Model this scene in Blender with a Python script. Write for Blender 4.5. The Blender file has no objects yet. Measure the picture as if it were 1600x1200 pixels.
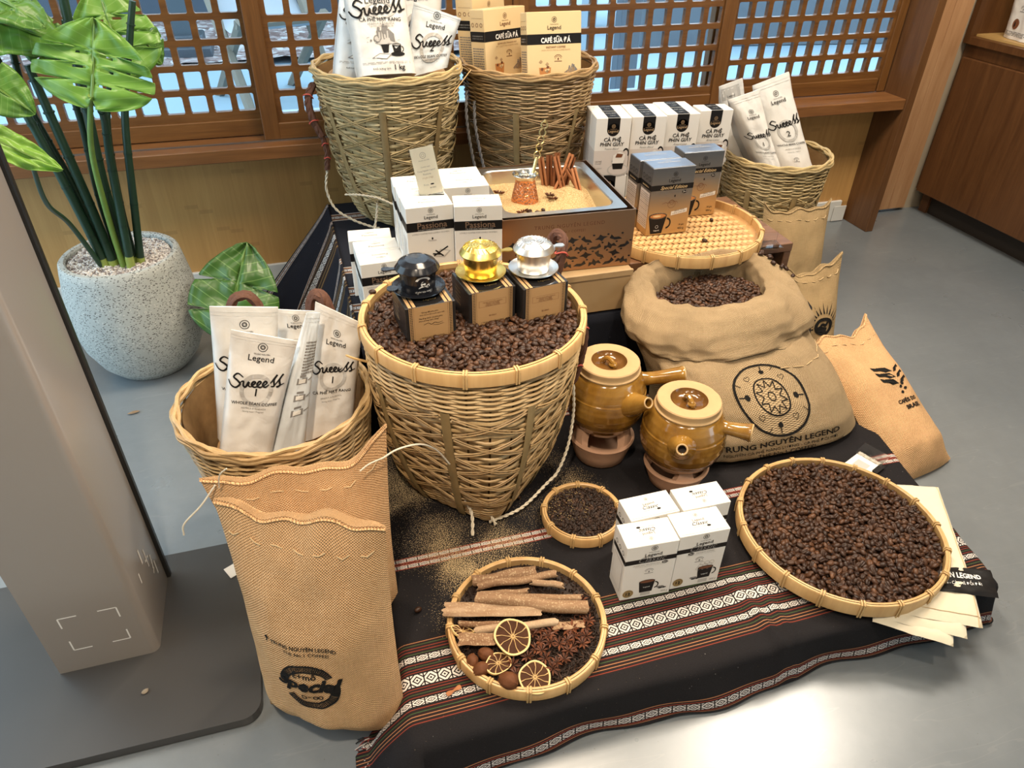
import bpy, bmesh, math, random
import numpy as np
from mathutils import Vector, Matrix, noise

PI = math.pi
R = math.radians
SC = bpy.context.scene
COL = SC.collection
random.seed(7)
RNG = np.random.default_rng(11)

# ------------------------------------------------------------------ camera
cd = bpy.data.cameras.new('camera')
cd.sensor_fit = 'HORIZONTAL'
cd.sensor_width = 36.0
cd.lens = 1125.0 / 1600.0 * 36.0
cd.clip_start = 0.02
cd.clip_end = 200
cam = bpy.data.objects.new('camera', cd)
COL.objects.link(cam)
_r = Vector((0.95827334, -0.28554729, 0.01322709))
_d = Vector((-0.15631344, -0.56219306, -0.81209918))
_f = Vector((0.2393289, 0.77614542, -0.5833695))
cam.matrix_world = Matrix(((_r.x, -_d.x, -_f.x, 0), (_r.y, -_d.y, -_f.y, 0), (_r.z, -_d.z, -_f.z, 1.15), (0, 0, 0, 1)))
SC.camera = cam

# ------------------------------------------------------------------ world, lights, exposure
w = bpy.data.worlds.new('world')
SC.world = w
w.use_nodes = True
_nt = w.node_tree
_bg = _nt.nodes['Background']
_bg.inputs['Color'].default_value = (0.60, 0.83, 1.0, 1)
_bg.inputs['Strength'].default_value = 2.2


def area(name, loc, rot, sx, sy, power, color):
    l = bpy.data.lights.new(name, 'AREA')
    l.shape = 'RECTANGLE'
    l.size = sx
    l.size_y = sy
    l.energy = power
    l.color = color
    o = bpy.data.objects.new(name, l)
    o.location = loc
    o.rotation_euler = rot
    COL.objects.link(o)
    return o


def spot(name, loc, target, power, color, angle=60, blend=0.6, size=0.06):
    l = bpy.data.lights.new(name, 'SPOT')
    l.energy = power
    l.color = color
    l.spot_size = R(angle)
    l.spot_blend = blend
    l.shadow_soft_size = size
    o = bpy.data.objects.new(name, l)
    o.location = loc
    dv = Vector(target) - Vector(loc)
    o.rotation_euler = dv.to_track_quat('-Z', 'Y').to_euler()
    COL.objects.link(o)
    return o


WARM = (1.0, 0.82, 0.62)
for _x, _k in ((-0.75, 0.5), (0.45, 1.0), (1.65, 1.0)):
    area('ceiling_panel_light', (_x, 1.35, 1.985), (0, 0, 0), 0.45, 0.45, (14 if _x < 1 else 19) * _k, WARM if _x < 1 else (1.0, 0.90, 0.76))
    area('ceiling_panel_light', (_x, -0.3, 1.985), (0, 0, 0), 0.45, 0.45, (3.6 if _x < 1 else 0.8) * _k, WARM)
spot('ceiling_spotlight', (0.45, 1.75, 1.96), (0.45, 1.05, 0.2), 26, WARM, 80, 0.8, 0.05)
spot('ceiling_spotlight', (-0.15, 0.10, 1.96), (-0.06, 0.80, 0.2), 62, WARM, 60, 0.8, 0.05)
spot('ceiling_spotlight', (0.75, 0.10, 1.96), (0.72, 1.0, 0.2), 28, WARM, 50, 0.8, 0.05)
spot('ceiling_spotlight', (1.25, 1.05, 1.96), (1.05, 1.05, 0.2), 18, WARM, 80, 0.8, 0.05)
spot('ceiling_spotlight', (2.15, 1.65, 1.96), (2.3, 2.28, 0.55), 8, (1.0, 0.78, 0.5), 42, 0.25, 0.02)

SC.view_settings.view_transform = 'Standard'
SC.view_settings.look = 'None'
SC.view_settings.gamma = 1.0
SC.view_settings.use_curve_mapping = False
SC.view_settings.exposure = 0.74

# ------------------------------------------------------------------ mesh builder


class MB:
    def __init__(self):
        self.v = []
        self.f = []
        self.m = []
        self.uv = {}
        self.tint = {}

    def add(self, vs, fs, mat=0, uv=None, tint=None):
        o = len(self.v)
        self.v.extend([tuple(p) for p in vs])
        for f in fs:
            self.f.append(tuple(i + o for i in f))
            self.m.append(mat)
        if uv is not None:
            for i, t in enumerate(uv):
                self.uv[o + i] = t
        if tint is not None:
            for i in range(len(vs)):
                self.tint[o + i] = tint
        return self

    def box(self, c, s, rot=None, mat=0, tint=None):
        hx, hy, hz = s[0] / 2, s[1] / 2, s[2] / 2
        P = [Vector((x, y, z)) for x in (-hx, hx) for y in (-hy, hy) for z in (-hz, hz)]
        if rot is not None:
            P = [rot @ p for p in P]
        P = [p + Vector(c) for p in P]
        F = [(0, 1, 3, 2), (4, 6, 7, 5), (0, 4, 5, 1), (2, 3, 7, 6), (0, 2, 6, 4), (1, 5, 7, 3)]
        return self.add(P, F, mat, None, tint)

    def box2(self, a, b, mat=0, bev=0.0):
        c = [(a[i] + b[i]) / 2 for i in range(3)]
        s = [abs(b[i] - a[i]) for i in range(3)]
        if bev:
            return self.cbox(c, s, bev, mat)
        return self.box(c, s, None, mat)

    def cbox(self, c, s, b, mat=0, rot=None):
        """box with chamfered edges"""
        h = [x / 2 for x in s]
        V = []
        F = []
        idx = {}
        for sx in (-1, 1):
            for sy in (-1, 1):
                for sz in (-1, 1):
                    for ax in range(3):
                        p = [sx * (h[0] - b), sy * (h[1] - b), sz * (h[2] - b)]
                        p[ax] = (sx, sy, sz)[ax] * h[ax]
                        idx[(sx, sy, sz, ax)] = len(V)
                        V.append(Vector(p))
        q = [(-1, -1), (1, -1), (1, 1), (-1, 1)]
        for ax in range(3):
            for s_ in (-1, 1):
                f = []
                for a_, b_ in q:
                    k = [a_, b_]
                    k.insert(ax, s_)
                    f.append(idx[(k[0], k[1], k[2], ax)])
                # orient outward
                n = (V[f[1]] - V[f[0]]).cross(V[f[2]] - V[f[0]])
                F.append(tuple(f) if n[ax] * s_ > 0 else tuple(f[::-1]))
        for ax in range(3):
            o1, o2 = [i for i in range(3) if i != ax]
            for sa in (-1, 1):
                for sb in (-1, 1):
                    k0 = [0, 0, 0]
                    k0[o1], k0[o2] = sa, sb
                    k1 = list(k0)
                    k0[ax], k1[ax] = -1, 1
                    f = [idx[(*k0, o1)], idx[(*k1, o1)], idx[(*k1, o2)], idx[(*k0, o2)]]
                    n = (V[f[1]] - V[f[0]]).cross(V[f[2]] - V[f[0]])
                    F.append(tuple(f) if n[o1] * sa + n[o2] * sb > 0 else tuple(f[::-1]))
        for sx in (-1, 1):
            for sy in (-1, 1):
                for sz in (-1, 1):
                    f = [idx[(sx, sy, sz, a)] for a in range(3)]
                    n = (V[f[1]] - V[f[0]]).cross(V[f[2]] - V[f[0]])
                    F.append(tuple(f) if n.dot(Vector((sx, sy, sz))) > 0 else tuple(f[::-1]))
        if rot is not None:
            V = [rot @ p for p in V]
        V = [p + Vector(c) for p in V]
        return self.add(V, F, mat)

    def grid(self, fn, nu, nv, cu=False, cv=False, mat=0, uvfn=None, tint=None, flip=False):
        """fn(i/nu, j/nv) -> point; cu/cv close the direction"""
        au = nu if cu else nu + 1
        av = nv if cv else nv + 1
        V = [fn(i / nu, j / nv) for j in range(av) for i in range(au)]
        U = None
        if uvfn:
            U = [uvfn(i / nu, j / nv) for j in range(av) for i in range(au)]
        F = []
        for j in range(nv):
            for i in range(nu):
                a = j * au + i
                b = j * au + (i + 1) % au
                c = ((j + 1) % av) * au + (i + 1) % au
                d = ((j + 1) % av) * au + i
                F.append((a, d, c, b) if flip else (a, b, c, d))
        return self.add(V, F, mat, U, tint)

    def lathe(self, prof, n=32, c=(0, 0, 0), mat=0, close=False, capb=False, capt=False, tint=None):
        """prof: list of (r, z) from bottom to top on the outside"""
        V = []
        for r, z in prof:
            for i in range(n):
                a = 2 * PI * i / n
                V.append((c[0] + r * math.cos(a), c[1] + r * math.sin(a), c[2] + z))
        F = []
        for j in range(len(prof) - 1):
            for i in range(n):
                F.append((j * n + i, j * n + (i + 1) % n, (j + 1) * n + (i + 1) % n, (j + 1) * n + i))
        if capb:
            F.append(tuple(range(n))[::-1])
        if capt:
            F.append(tuple((len(prof) - 1) * n + i for i in range(n)))
        return self.add(V, F, mat, None, tint)

    def tube(self, pts, r, n=8, mat=0, cap=True, tint=None, closed=False, flat=None):
        """tube along pts; r number or list; flat=(wr, tr) scales the two axes"""
        pts = [Vector(p) for p in pts]
        m = len(pts)
        rr = r if isinstance(r, (list, tuple)) else [r] * m
        V = []
        up = None
        for k in range(m):
            if closed:
                t = pts[(k + 1) % m] - pts[k - 1]
            else:
                t = pts[min(k + 1, m - 1)] - pts[max(k - 1, 0)]
            if t.length < 1e-9:
                t = Vector((0, 0, 1))
            t.normalize()
            if up is None:
                up = Vector((0, 0, 1)) if abs(t.z) < 0.9 else Vector((1, 0, 0))
            s = t.cross(up)
            if s.length < 1e-6:
                s = t.orthogonal()
            s.normalize()
            u = s.cross(t)
            up = u
            fa, fb = flat if flat else (1, 1)
            for i in range(n):
                a = 2 * PI * i / n
                V.append(pts[k] + s * (math.cos(a) * rr[k] * fa) + u * (math.sin(a) * rr[k] * fb))
        F = []
        for k in range(m if closed else m - 1):
            k2 = (k + 1) % m
            for i in range(n):
                F.append((k * n + i, k * n + (i + 1) % n, k2 * n + (i + 1) % n, k2 * n + i))
        if cap and not closed:
            F.append(tuple(range(n))[::-1])
            F.append(tuple((m - 1) * n + i for i in range(n)))
        return self.add(V, F, mat, None, tint)

    def prism(self, poly, z0, z1, mat=0, tf=None):
        n = len(poly)
        V = [Vector((x, y, z0)) for x, y in poly] + [Vector((x, y, z1)) for x, y in poly]
        if tf:
            V = [tf(p) for p in V]
        F = [tuple(range(n))[::-1], tuple(range(n, 2 * n))] + [(i, (i + 1) % n, n + (i + 1) % n, n + i) for i in range(n)]
        return self.add(V, F, mat)

    def mesh(self, name, mats, smooth=True, sharp=40):
        me = bpy.data.meshes.new(name)
        me.from_pydata(self.v, [], self.f)
        for m in (mats if isinstance(mats, (list, tuple)) else [mats]):
            me.materials.append(m)
        if any(self.m):
            me.polygons.foreach_set('material_index', self.m)
        if self.uv:
            ul = me.uv_layers.new(name='UVMap')
            li = np.zeros(len(me.loops), dtype=np.int32)
            me.loops.foreach_get('vertex_index', li)
            arr = np.zeros((len(self.v), 2), dtype=np.float32)
            for k, t in self.uv.items():
                arr[k] = t
            ul.data.foreach_set('uv', arr[li].ravel())
        if self.tint:
            at = me.attributes.new('tint', 'FLOAT', 'POINT')
            arr = np.full(len(self.v), 0.5, dtype=np.float32)
            for k, t in self.tint.items():
                arr[k] = t
            at.data.foreach_set('value', arr)
        if smooth:
            me.polygons.foreach_set('use_smooth', [True] * len(me.polygons))
            if sharp:
                me.set_sharp_from_angle(angle=R(sharp))
        me.update()
        return me

    def build(self, name, mats, parent=None, smooth=True, sharp=40, loc=None, rot=None, kind=None, label=None):
        return obj(name, self.mesh(name, mats, smooth, sharp), parent, loc, rot, kind, label)


def obj(name, me, parent=None, loc=None, rot=None, kind=None, label=None):
    o = bpy.data.objects.new(name, me)
    COL.objects.link(o)
    if parent is not None:
        o.parent = parent
    if loc is not None:
        o.location = loc
    if rot is not None:
        o.rotation_euler = rot
    if kind:
        o['kind'] = kind
    if label:
        o['label'] = label
    return o


def tag(o, label, cat, group=None):
    o['label'] = label
    o['category'] = cat
    if group:
        o['group'] = group
    return o


def thing(name, label, cat, loc=(0, 0, 0), rotz=0.0, group=None):
    o = bpy.data.objects.new(name, None)
    o.empty_display_size = 0.05
    COL.objects.link(o)
    o.location = loc
    o.rotation_euler = (0, 0, rotz)
    return tag(o, label, cat, group)


def dup(root, loc=None, rot=None, label=None, group=None):
    kids = {}
    for x in bpy.data.objects:
        if x.parent is not None:
            kids.setdefault(x.parent.name, []).append(x)

    def cp(o, par):
        c = o.copy()
        COL.objects.link(c)
        if par is not None:
            c.parent = par
        for k in kids.get(o.name, []):
            cp(k, c)
        return c
    r = cp(root, None)
    if loc is not None:
        r.location = loc
    if rot is not None:
        r.rotation_euler = rot
    if label:
        r['label'] = label
    if group:
        r['group'] = group
    return r


def struct(o):
    o['kind'] = 'structure'
    return o


def nz(x, y, z, s=1.0):
    return noise.noise(Vector((x * s, y * s, z * s)))


def lerp(a, b, t):
    return a + (b - a) * t


def smooth_path(pts, n=8):
    """Catmull-Rom through pts"""
    P = [Vector(p) for p in pts]
    P = [P[0] * 2 - P[1]] + P + [P[-1] * 2 - P[-2]]
    out = []
    for i in range(1, len(P) - 2):
        for k in range(n):
            t = k / n
            a, b, c, d = P[i - 1], P[i], P[i + 1], P[i + 2]
            out.append(0.5 * ((2 * b) + (c - a) * t + (2 * a - 5 * b + 4 * c - d) * t * t + (3 * b - a - 3 * c + d) * t ** 3))
    out.append(P[-2].copy())
    return out
# ------------------------------------------------------------------ materials


class Sk:
    """socket wrapper so that node maths reads like maths"""

    def __init__(self, nm, s):
        self.nm = nm
        self.s = s

    def _b(self, op, o, sw=False):
        return self.nm.math(op, o, self) if sw else self.nm.math(op, self, o)

    def __add__(self, o): return self._b('ADD', o)
    def __radd__(self, o): return self._b('ADD', o, True)
    def __sub__(self, o): return self._b('SUBTRACT', o)
    def __rsub__(self, o): return self._b('SUBTRACT', o, True)
    def __mul__(self, o): return self._b('MULTIPLY', o)
    def __rmul__(self, o): return self._b('MULTIPLY', o, True)
    def __truediv__(self, o): return self._b('DIVIDE', o)
    def lt(self, o): return self._b('LESS_THAN', o)
    def gt(self, o): return self._b('GREATER_THAN', o)
    def abs(self): return self.nm.math('ABSOLUTE', self)
    def frac(self): return self.nm.math('FRACT', self)
    def sin(self): return self.nm.math('SINE', self)
    def pow(self, o): return self._b('POWER', o)
    def max(self, o): return self._b('MAXIMUM', o)
    def min(self, o): return self._b('MINIMUM', o)
    def clamp(self):
        r = self.nm.math('ADD', self, 0.0)
        r.s.node.use_clamp = True
        return r


class NM:
    def __init__(self, name, color=(0.5, 0.5, 0.5), rough=0.6, metal=0.0, spec=0.5):
        self.mat = bpy.data.materials.new(name)
        self.mat.use_nodes = True
        self.nt = self.mat.node_tree
        self.b = self.nt.nodes['Principled BSDF']
        self.b.inputs['Base Color'].default_value = (*color, 1)
        self.b.inputs['Roughness'].default_value = rough
        self.b.inputs['Metallic'].default_value = metal
        self.b.inputs['Specular IOR Level'].default_value = spec
        self.mat.diffuse_color = (*color, 1)

    def node(self, t, **kw):
        n = self.nt.nodes.new(t)
        for k, v in kw.items():
            setattr(n, k, v)
        return n

    def link(self, a, b):
        self.nt.links.new(a.s if isinstance(a, Sk) else a, b)

    def setin(self, sock, v):
        if isinstance(v, Sk):
            self.link(v, sock)
        elif isinstance(v, (tuple, list)):
            sock.default_value = (*v, 1) if len(v) == 3 and len(sock.default_value) == 4 else v
        else:
            sock.default_value = v

    def math(self, op, a, b=None):
        n = self.node('ShaderNodeMath', operation=op)
        self.setin(n.inputs[0], a)
        if b is not None:
            self.setin(n.inputs[1], b)
        return Sk(self, n.outputs[0])

    def coord(self, which='Object'):
        n = self.node('ShaderNodeTexCoord')
        return Sk(self, n.outputs[which])

    def xyz(self, co):
        n = self.node('ShaderNodeSeparateXYZ')
        self.link(co, n.inputs[0])
        return [Sk(self, n.outputs[i]) for i in range(3)]

    def mapping(self, co, scale=(1, 1, 1), rot=(0, 0, 0), loc=(0, 0, 0)):
        n = self.node('ShaderNodeMapping')
        self.link(co, n.inputs[0])
        n.inputs['Scale'].default_value = scale
        n.inputs['Rotation'].default_value = rot
        n.inputs['Location'].default_value = loc
        return Sk(self, n.outputs[0])

    def noise(self, co, scale=10, detail=4, rough=0.55, dist=0.0):
        n = self.node('ShaderNodeTexNoise')
        self.link(co, n.inputs['Vector'])
        n.inputs['Scale'].default_value = scale
        n.inputs['Detail'].default_value = detail
        n.inputs['Roughness'].default_value = rough
        n.inputs['Distortion'].default_value = dist
        return Sk(self, n.outputs['Fac'])

    def voronoi(self, co, scale=10, feature='F1', out='Distance', rand=1.0):
        n = self.node('ShaderNodeTexVoronoi', feature=feature)
        self.link(co, n.inputs['Vector'])
        n.inputs['Scale'].default_value = scale
        n.inputs['Randomness'].default_value = rand
        return Sk(self, n.outputs[out])

    def ramp(self, fac, stops, interp='LINEAR'):
        n = self.node('ShaderNodeValToRGB')
        n.color_ramp.interpolation = interp
        e = n.color_ramp.elements
        while len(e) > len(stops):
            e.remove(e[-1])
        while len(e) < len(stops):
            e.new(0.5)
        for k, (p, c) in enumerate(stops):
            e[k].position = p
            e[k].color = (*c, 1)
        self.link(fac, n.inputs[0])
        return Sk(self, n.outputs[0])

    def mix(self, fac, a, b, blend='MIX'):
        n = self.node('ShaderNodeMix', data_type='RGBA', blend_type=blend)
        self.setin(n.inputs[0], fac)
        self.setin(n.inputs[6], a)
        self.setin(n.inputs[7], b)
        return Sk(self, n.outputs[2])

    def attr(self, name='tint'):
        n = self.node('ShaderNodeAttribute', attribute_name=name)
        return Sk(self, n.outputs['Fac'])

    def color(self, v):
        self.setin(self.b.inputs['Base Color'], v)
        return self

    def rough(self, v):
        self.setin(self.b.inputs['Roughness'], v)
        return self

    def bump(self, h, strength=0.3, dist=0.01):
        n = self.node('ShaderNodeBump')
        n.inputs['Strength'].default_value = strength
        n.inputs['Distance'].default_value = dist
        self.link(h, n.inputs['Height'])
        self.link(n.outputs[0], self.b.inputs['Normal'])
        return self


def plain(name, c, rough=0.6, metal=0.0, spec=0.5, var=0.0, scale=20, bump=0.0, bscale=60, bdist=0.002):
    m = NM(name, c, rough, metal, spec)
    if var or bump:
        co = m.coord()
    if var:
        n = m.noise(co, scale, 4)
        m.color(m.mix(n, tuple(max(0, x * (1 - var)) for x in c), tuple(min(1, x * (1 + var)) for x in c)))
    if bump:
        m.bump(m.noise(co, bscale, 3), bump, bdist)
    return m.mat


def wood(name, c0, c1, axis='x', scale=1.0, rough=0.4, stretch=14.0, knots=False):
    m = NM(name, c0, rough)
    co = m.coord()
    s = {'x': (1, stretch, stretch), 'y': (stretch, 1, stretch), 'z': (stretch, stretch, 1)}[axis]
    mp = m.mapping(co, tuple(k * scale for k in s))
    a = m.noise(mp, 3.0, 6, 0.6, 0.6)
    b = m.noise(mp, 14.0, 3, 0.6)
    f = (a * 0.75 + b * 0.25)
    m.color(m.ramp(f, [(0.3, c0), (0.7, c1)]))
    m.bump(b, 0.08, 0.002)
    return m.mat


W_DARK = wood('sash_wood_brown', (0.092, 0.036, 0.009), (0.19, 0.083, 0.022), 'x', 1.2, 0.38)
W_DARKV = wood('sash_wood_brown_upright', (0.092, 0.036, 0.009), (0.19, 0.083, 0.022), 'z', 1.2, 0.38)
W_FIN = wood('post_wood_brown', (0.088, 0.036, 0.012), (0.165, 0.074, 0.026), 'z', 1.2, 0.42)
W_CAB = wood('cabinet_veneer_brown', (0.066, 0.024, 0.007), (0.13, 0.054, 0.017), 'z', 1.0, 0.42)
W_LIGHT = wood('pale_plank_wood', (0.40, 0.20, 0.088), (0.58, 0.335, 0.17), 'z', 0.9, 0.5, 10)
W_SHELF = wood('shelf_wood_yellow', (0.38, 0.22, 0.07), (0.52, 0.34, 0.13), 'y', 1.0, 0.45)
W_TABLE = wood('low_table_walnut', (0.10, 0.045, 0.022), (0.21, 0.105, 0.055), 'x', 1.4, 0.4)


def bamboo_wall():
    m = NM('bamboo_panel', (0.35, 0.2, 0.08), 0.45)
    co = m.coord()
    x, y, z = m.xyz(co)
    strip = (x * 26.0)
    cell = m.math('FLOOR', strip)
    mp = m.mapping(co, (40, 10, 2.0))
    n1 = m.noise(mp, 2.0, 5, 0.6, 0.3)
    comb = m.node('ShaderNodeCombineXYZ')
    m.link(cell, comb.inputs[0])
    wn = m.node('ShaderNodeTexWhiteNoise', noise_dimensions='1D')
    m.link(cell, wn.inputs['W'])
    rnd = Sk(m, wn.outputs['Value'])
    knot = ((z * 4.2 + rnd * 7.0).frac() - 0.5).abs().lt(0.025)
    f = n1 * 0.6 + rnd * 0.22
    c = m.ramp(f, [(0.15, (0.47, 0.245, 0.075)), (0.75, (0.67, 0.385, 0.135))])
    c = m.mix(knot * rnd.gt(0.45) * 0.22, c, (0.22, 0.11, 0.035))
    m.color(c)
    return m.mat


W_BAMBOO = bamboo_wall()


def floor_mat():
    m = NM('polished_concrete', (0.25, 0.25, 0.24), 0.32)
    co = m.coord()
    a = m.noise(co, 2.2, 6, 0.6)
    b = m.noise(co, 34.0, 4, 0.6)
    c = m.ramp(a * 0.7 + b * 0.3, [(0.3, (0.140, 0.160, 0.175)), (0.7, (0.192, 0.214, 0.230))])
    sp = m.voronoi(co, 55.0).lt(0.045)
    pit = m.noise(co, 9.0, 2).gt(0.52)
    c = m.mix(sp * pit * 0.75, c, (0.07, 0.065, 0.06))
    mp = m.mapping(co, (0.6, 7, 1), (0, 0, 0.9))
    sc = (m.noise(mp, 3.0, 2, 0.5) - 0.5).abs().lt(0.0035)
    c = m.mix(sc * 0.07, c, (0.45, 0.45, 0.44))
    m.color(c)
    m.rough(m.noise(co, 6.0, 4) * 0.16 + 0.22)
    m.b.inputs['IOR'].default_value = 1.85
    m.bump(b, 0.05, 0.002)
    return m.mat


FLOOR = floor_mat()


def terrazzo():
    m = NM('speckled_stone', (0.5, 0.51, 0.47), 0.65)
    co = m.coord()
    mp = m.mapping(co, (1, 1, 2.0), (0.3, 0.2, 0.5))
    a = m.voronoi(mp, 150.0)
    n = m.noise(co, 60, 2)
    d = a.lt(0.33) * n.gt(0.42)
    l = m.voronoi(m.mapping(co, (1, 1, 1.5), (0, 0, 0), (3, 1, 2)), 130.0).lt(0.28) * m.noise(co, 40, 2).gt(0.5)
    c = m.mix(d, (0.43, 0.45, 0.425), (0.10, 0.095, 0.085))
    c = m.mix(l * 0.8, c, (0.62, 0.63, 0.58))
    m.color(c)
    return m.mat


TERRAZZO = terrazzo()


def burlap_mat(name, c0=(0.46, 0.275, 0.135), c1=(0.74, 0.49, 0.265), per=0.0042):
    m = NM(name, c1, 0.95, 0, 0.1)
    uv = m.coord('UV')
    wv = m.noise(uv, 26, 3)
    u, v, _ = m.xyz(uv)
    u = u + wv * 0.004
    v = v + wv * 0.004
    k = 2 * PI / per
    su = (u * k).sin()
    sv = (v * k).sin()
    h = su * sv
    g = (su.abs() + sv.abs()) * 0.5
    thread = m.noise(m.mapping(uv, (40, 400, 1)), 1.0, 2) * 0.5 + m.noise(m.mapping(uv, (400, 40, 1)), 1.0, 2) * 0.5
    big = m.noise(uv, 9, 3)
    f = (h * 0.42 + 0.5) * 0.5 + thread * 0.35 + big * 0.2
    c = m.ramp(f, [(0.22, tuple(x * 0.66 for x in c0)), (0.45, c0), (0.75, c1)])
    m.color(c)
    m.bump(h * 0.6 + thread * 0.9, 0.7, 0.0022)
    return m.mat


BURLAP = burlap_mat('burlap_jute', (0.53, 0.31, 0.15), (0.90, 0.57, 0.30))
BURLAP2 = burlap_mat('burlap_jute_pale', (0.345, 0.245, 0.135), (0.57, 0.42, 0.255), 0.0036)
BURLAP3 = burlap_mat('burlap_jute_grey', (0.37, 0.255, 0.125), (0.60, 0.43, 0.235), 0.0036)


def tinted(name, stops, rough=0.55, spec=0.4, bump=0.0, scale=60, vary=0.3, metal=0):
    m = NM(name, stops[0][1], rough, metal, spec)
    t = m.attr('tint')
    co = m.coord()
    n = m.noise(co, scale, 3)
    m.color(m.ramp(t * (1 - vary) + n * vary, stops))
    if bump:
        m.bump(n, bump, 0.002)
    return m.mat


CANE = tinted('split_cane', [(0.1, (0.20, 0.115, 0.045)), (0.45, (0.40, 0.26, 0.115)), (0.85, (0.60, 0.43, 0.22))], 0.5, 0.4, 0.1, 90, 0.4)
CANE_DK = tinted('split_cane_aged', [(0.1, (0.15, 0.085, 0.035)), (0.45, (0.31, 0.195, 0.085)), (0.85, (0.49, 0.34, 0.165))], 0.5, 0.4, 0.1, 90, 0.4)
CANE_IN = tinted('light_block_cane', [(0.1, (0.11, 0.06, 0.024)), (0.8, (0.26, 0.155, 0.065))], 0.7, 0.2, 0, 60, 0.6)
CANE_GR = tinted('split_cane_greenish', [(0.1, (0.22, 0.15, 0.062)), (0.45, (0.42, 0.31, 0.145)), (0.85, (0.64, 0.50, 0.27))], 0.5, 0.4, 0.1, 90, 0.4)
RIB = tinted('bamboo_rib', [(0.1, (0.19, 0.125, 0.05)), (0.8, (0.37, 0.265, 0.12))], 0.5, 0.4, 0.1, 40, 0.6)
HOOP = wood('bamboo_hoop', (0.46, 0.265, 0.10), (0.66, 0.43, 0.19), 'z', 0.6, 0.4)
LASH = plain('rattan_lashing', (0.56, 0.36, 0.15), 0.5, var=0.25, scale=80)
TWILL = tinted('plaited_bamboo', [(0.0, (0.25, 0.125, 0.042)), (0.45, (0.45, 0.255, 0.10)), (1.0, (0.64, 0.41, 0.19))], 0.42, 0.5, 0.0, 60, 0.15)

BEAN = tinted('roasted_coffee', [(0.0, (0.014, 0.0065, 0.004)), (0.5, (0.046, 0.0195, 0.0095)), (0.85, (0.105, 0.045, 0.020)), (1.0, (0.18, 0.080, 0.036))], 0.42, 0.32, 0.0, 150, 0.15)
GROUND = tinted('ground_spice_dark', [(0.0, (0.010, 0.006, 0.005)), (0.6, (0.032, 0.017, 0.011)), (1.0, (0.10, 0.048, 0.026))], 0.55, 0.3, 0.0, 150, 0.15)

P_WHITE = plain('white_card', (0.74, 0.715, 0.665), 0.42, var=0.02)
P_IVORY = plain('ivory_card', (0.72, 0.54, 0.29), 0.4, var=0.02)
P_CREAM = plain('cream_paper', (0.76, 0.69, 0.55), 0.5)
I_BLACK = plain('black_ink', (0.010, 0.009, 0.009), 0.5, spec=0.2)
I_GREY = plain('grey_ink', (0.20, 0.19, 0.18), 0.5)
I_LIGHT = plain('pale_grey_ink', (0.46, 0.44, 0.41), 0.5)
I_PINK = plain('rosy_grey_ink', (0.60, 0.545, 0.50), 0.5)
I_BROWN = plain('brown_ink', (0.16, 0.055, 0.022), 0.5)
I_ORANGE = plain('coffee_orange_ink', (0.50, 0.21, 0.065), 0.5)
I_TAN = plain('tan_ink', (0.42, 0.28, 0.15), 0.5)
I_WHITE = plain('white_ink', (0.80, 0.79, 0.76), 0.5)
I_GOLD = plain('gold_foil', (0.46, 0.33, 0.14), 0.35, 0.6)
I_COPPER = plain('dull_copper_foil', (0.26, 0.17, 0.115), 0.4, 0.4)
BURLAP_INK = plain('printing_on_jute', (0.014, 0.013, 0.012), 0.9, spec=0.1, var=0.5, scale=160)
KRAFT = plain('kraft_card', (0.42, 0.25, 0.108), 0.6, var=0.06, scale=30)
KRAFTP = plain('kraft_wrapping_paper', (0.40, 0.27, 0.135), 0.5, var=0.1, scale=6, bump=0.4, bscale=9, bdist=0.01)
BLACKCARD = plain('black_card', (0.016, 0.015, 0.015), 0.3)
BLACKGLOSS = plain('glossy_black_card', (0.012, 0.011, 0.011), 0.1)


def se_mat():
    m = NM('silver_gold_card', (0.5, 0.45, 0.38), 0.3, 0.55)
    x, y, z = m.xyz(m.coord())
    m.color(m.ramp(z / 0.168, [(0.0, (0.50, 0.325, 0.14)), (0.35, (0.42, 0.30, 0.165)), (0.62, (0.24, 0.215, 0.185)), (1.0, (0.13, 0.135, 0.145))]))
    return m.mat


SE_MAT = se_mat()
SE_TOP = plain('silver_blue_card', (0.26, 0.32, 0.42), 0.28, 0.7)


def pouch_mat(name, c, rough=0.34):
    m = NM(name, c, rough, 0, 0.5)
    m.b.inputs['Coat Weight'].default_value = 0.12
    m.b.inputs['Coat Roughness'].default_value = 0.2
    co = m.coord()
    m.bump(m.noise(co, 34, 3, 0.5, 0.8), 0.22, 0.006)
    return m.mat


POUCH = pouch_mat('white_foil_pouch', (0.735, 0.71, 0.665))
POUCH_B = pouch_mat('bluish_foil_pouch', (0.66, 0.70, 0.72))
POUCH_S = plain('silver_foil', (0.52, 0.54, 0.55), 0.3, 0.55, bump=0.3, bscale=30, bdist=0.004)

STEEL = plain('brushed_steel', (0.62, 0.62, 0.60), 0.28, 1.0, bump=0.05, bscale=90)
BRONZE = plain('bronze_sheet', (0.42, 0.25, 0.145), 0.33, 1.0, var=0.12, scale=5)
CUTOUT_SHADE = plain('cutout_shade', (0.012, 0.011, 0.012), 0.15)


def hammered(name, c):
    m = NM(name, c, 0.22, 1.0)
    co = m.coord()
    m.bump(m.voronoi(co, 190.0), 0.7, 0.003)
    return m.mat


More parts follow.
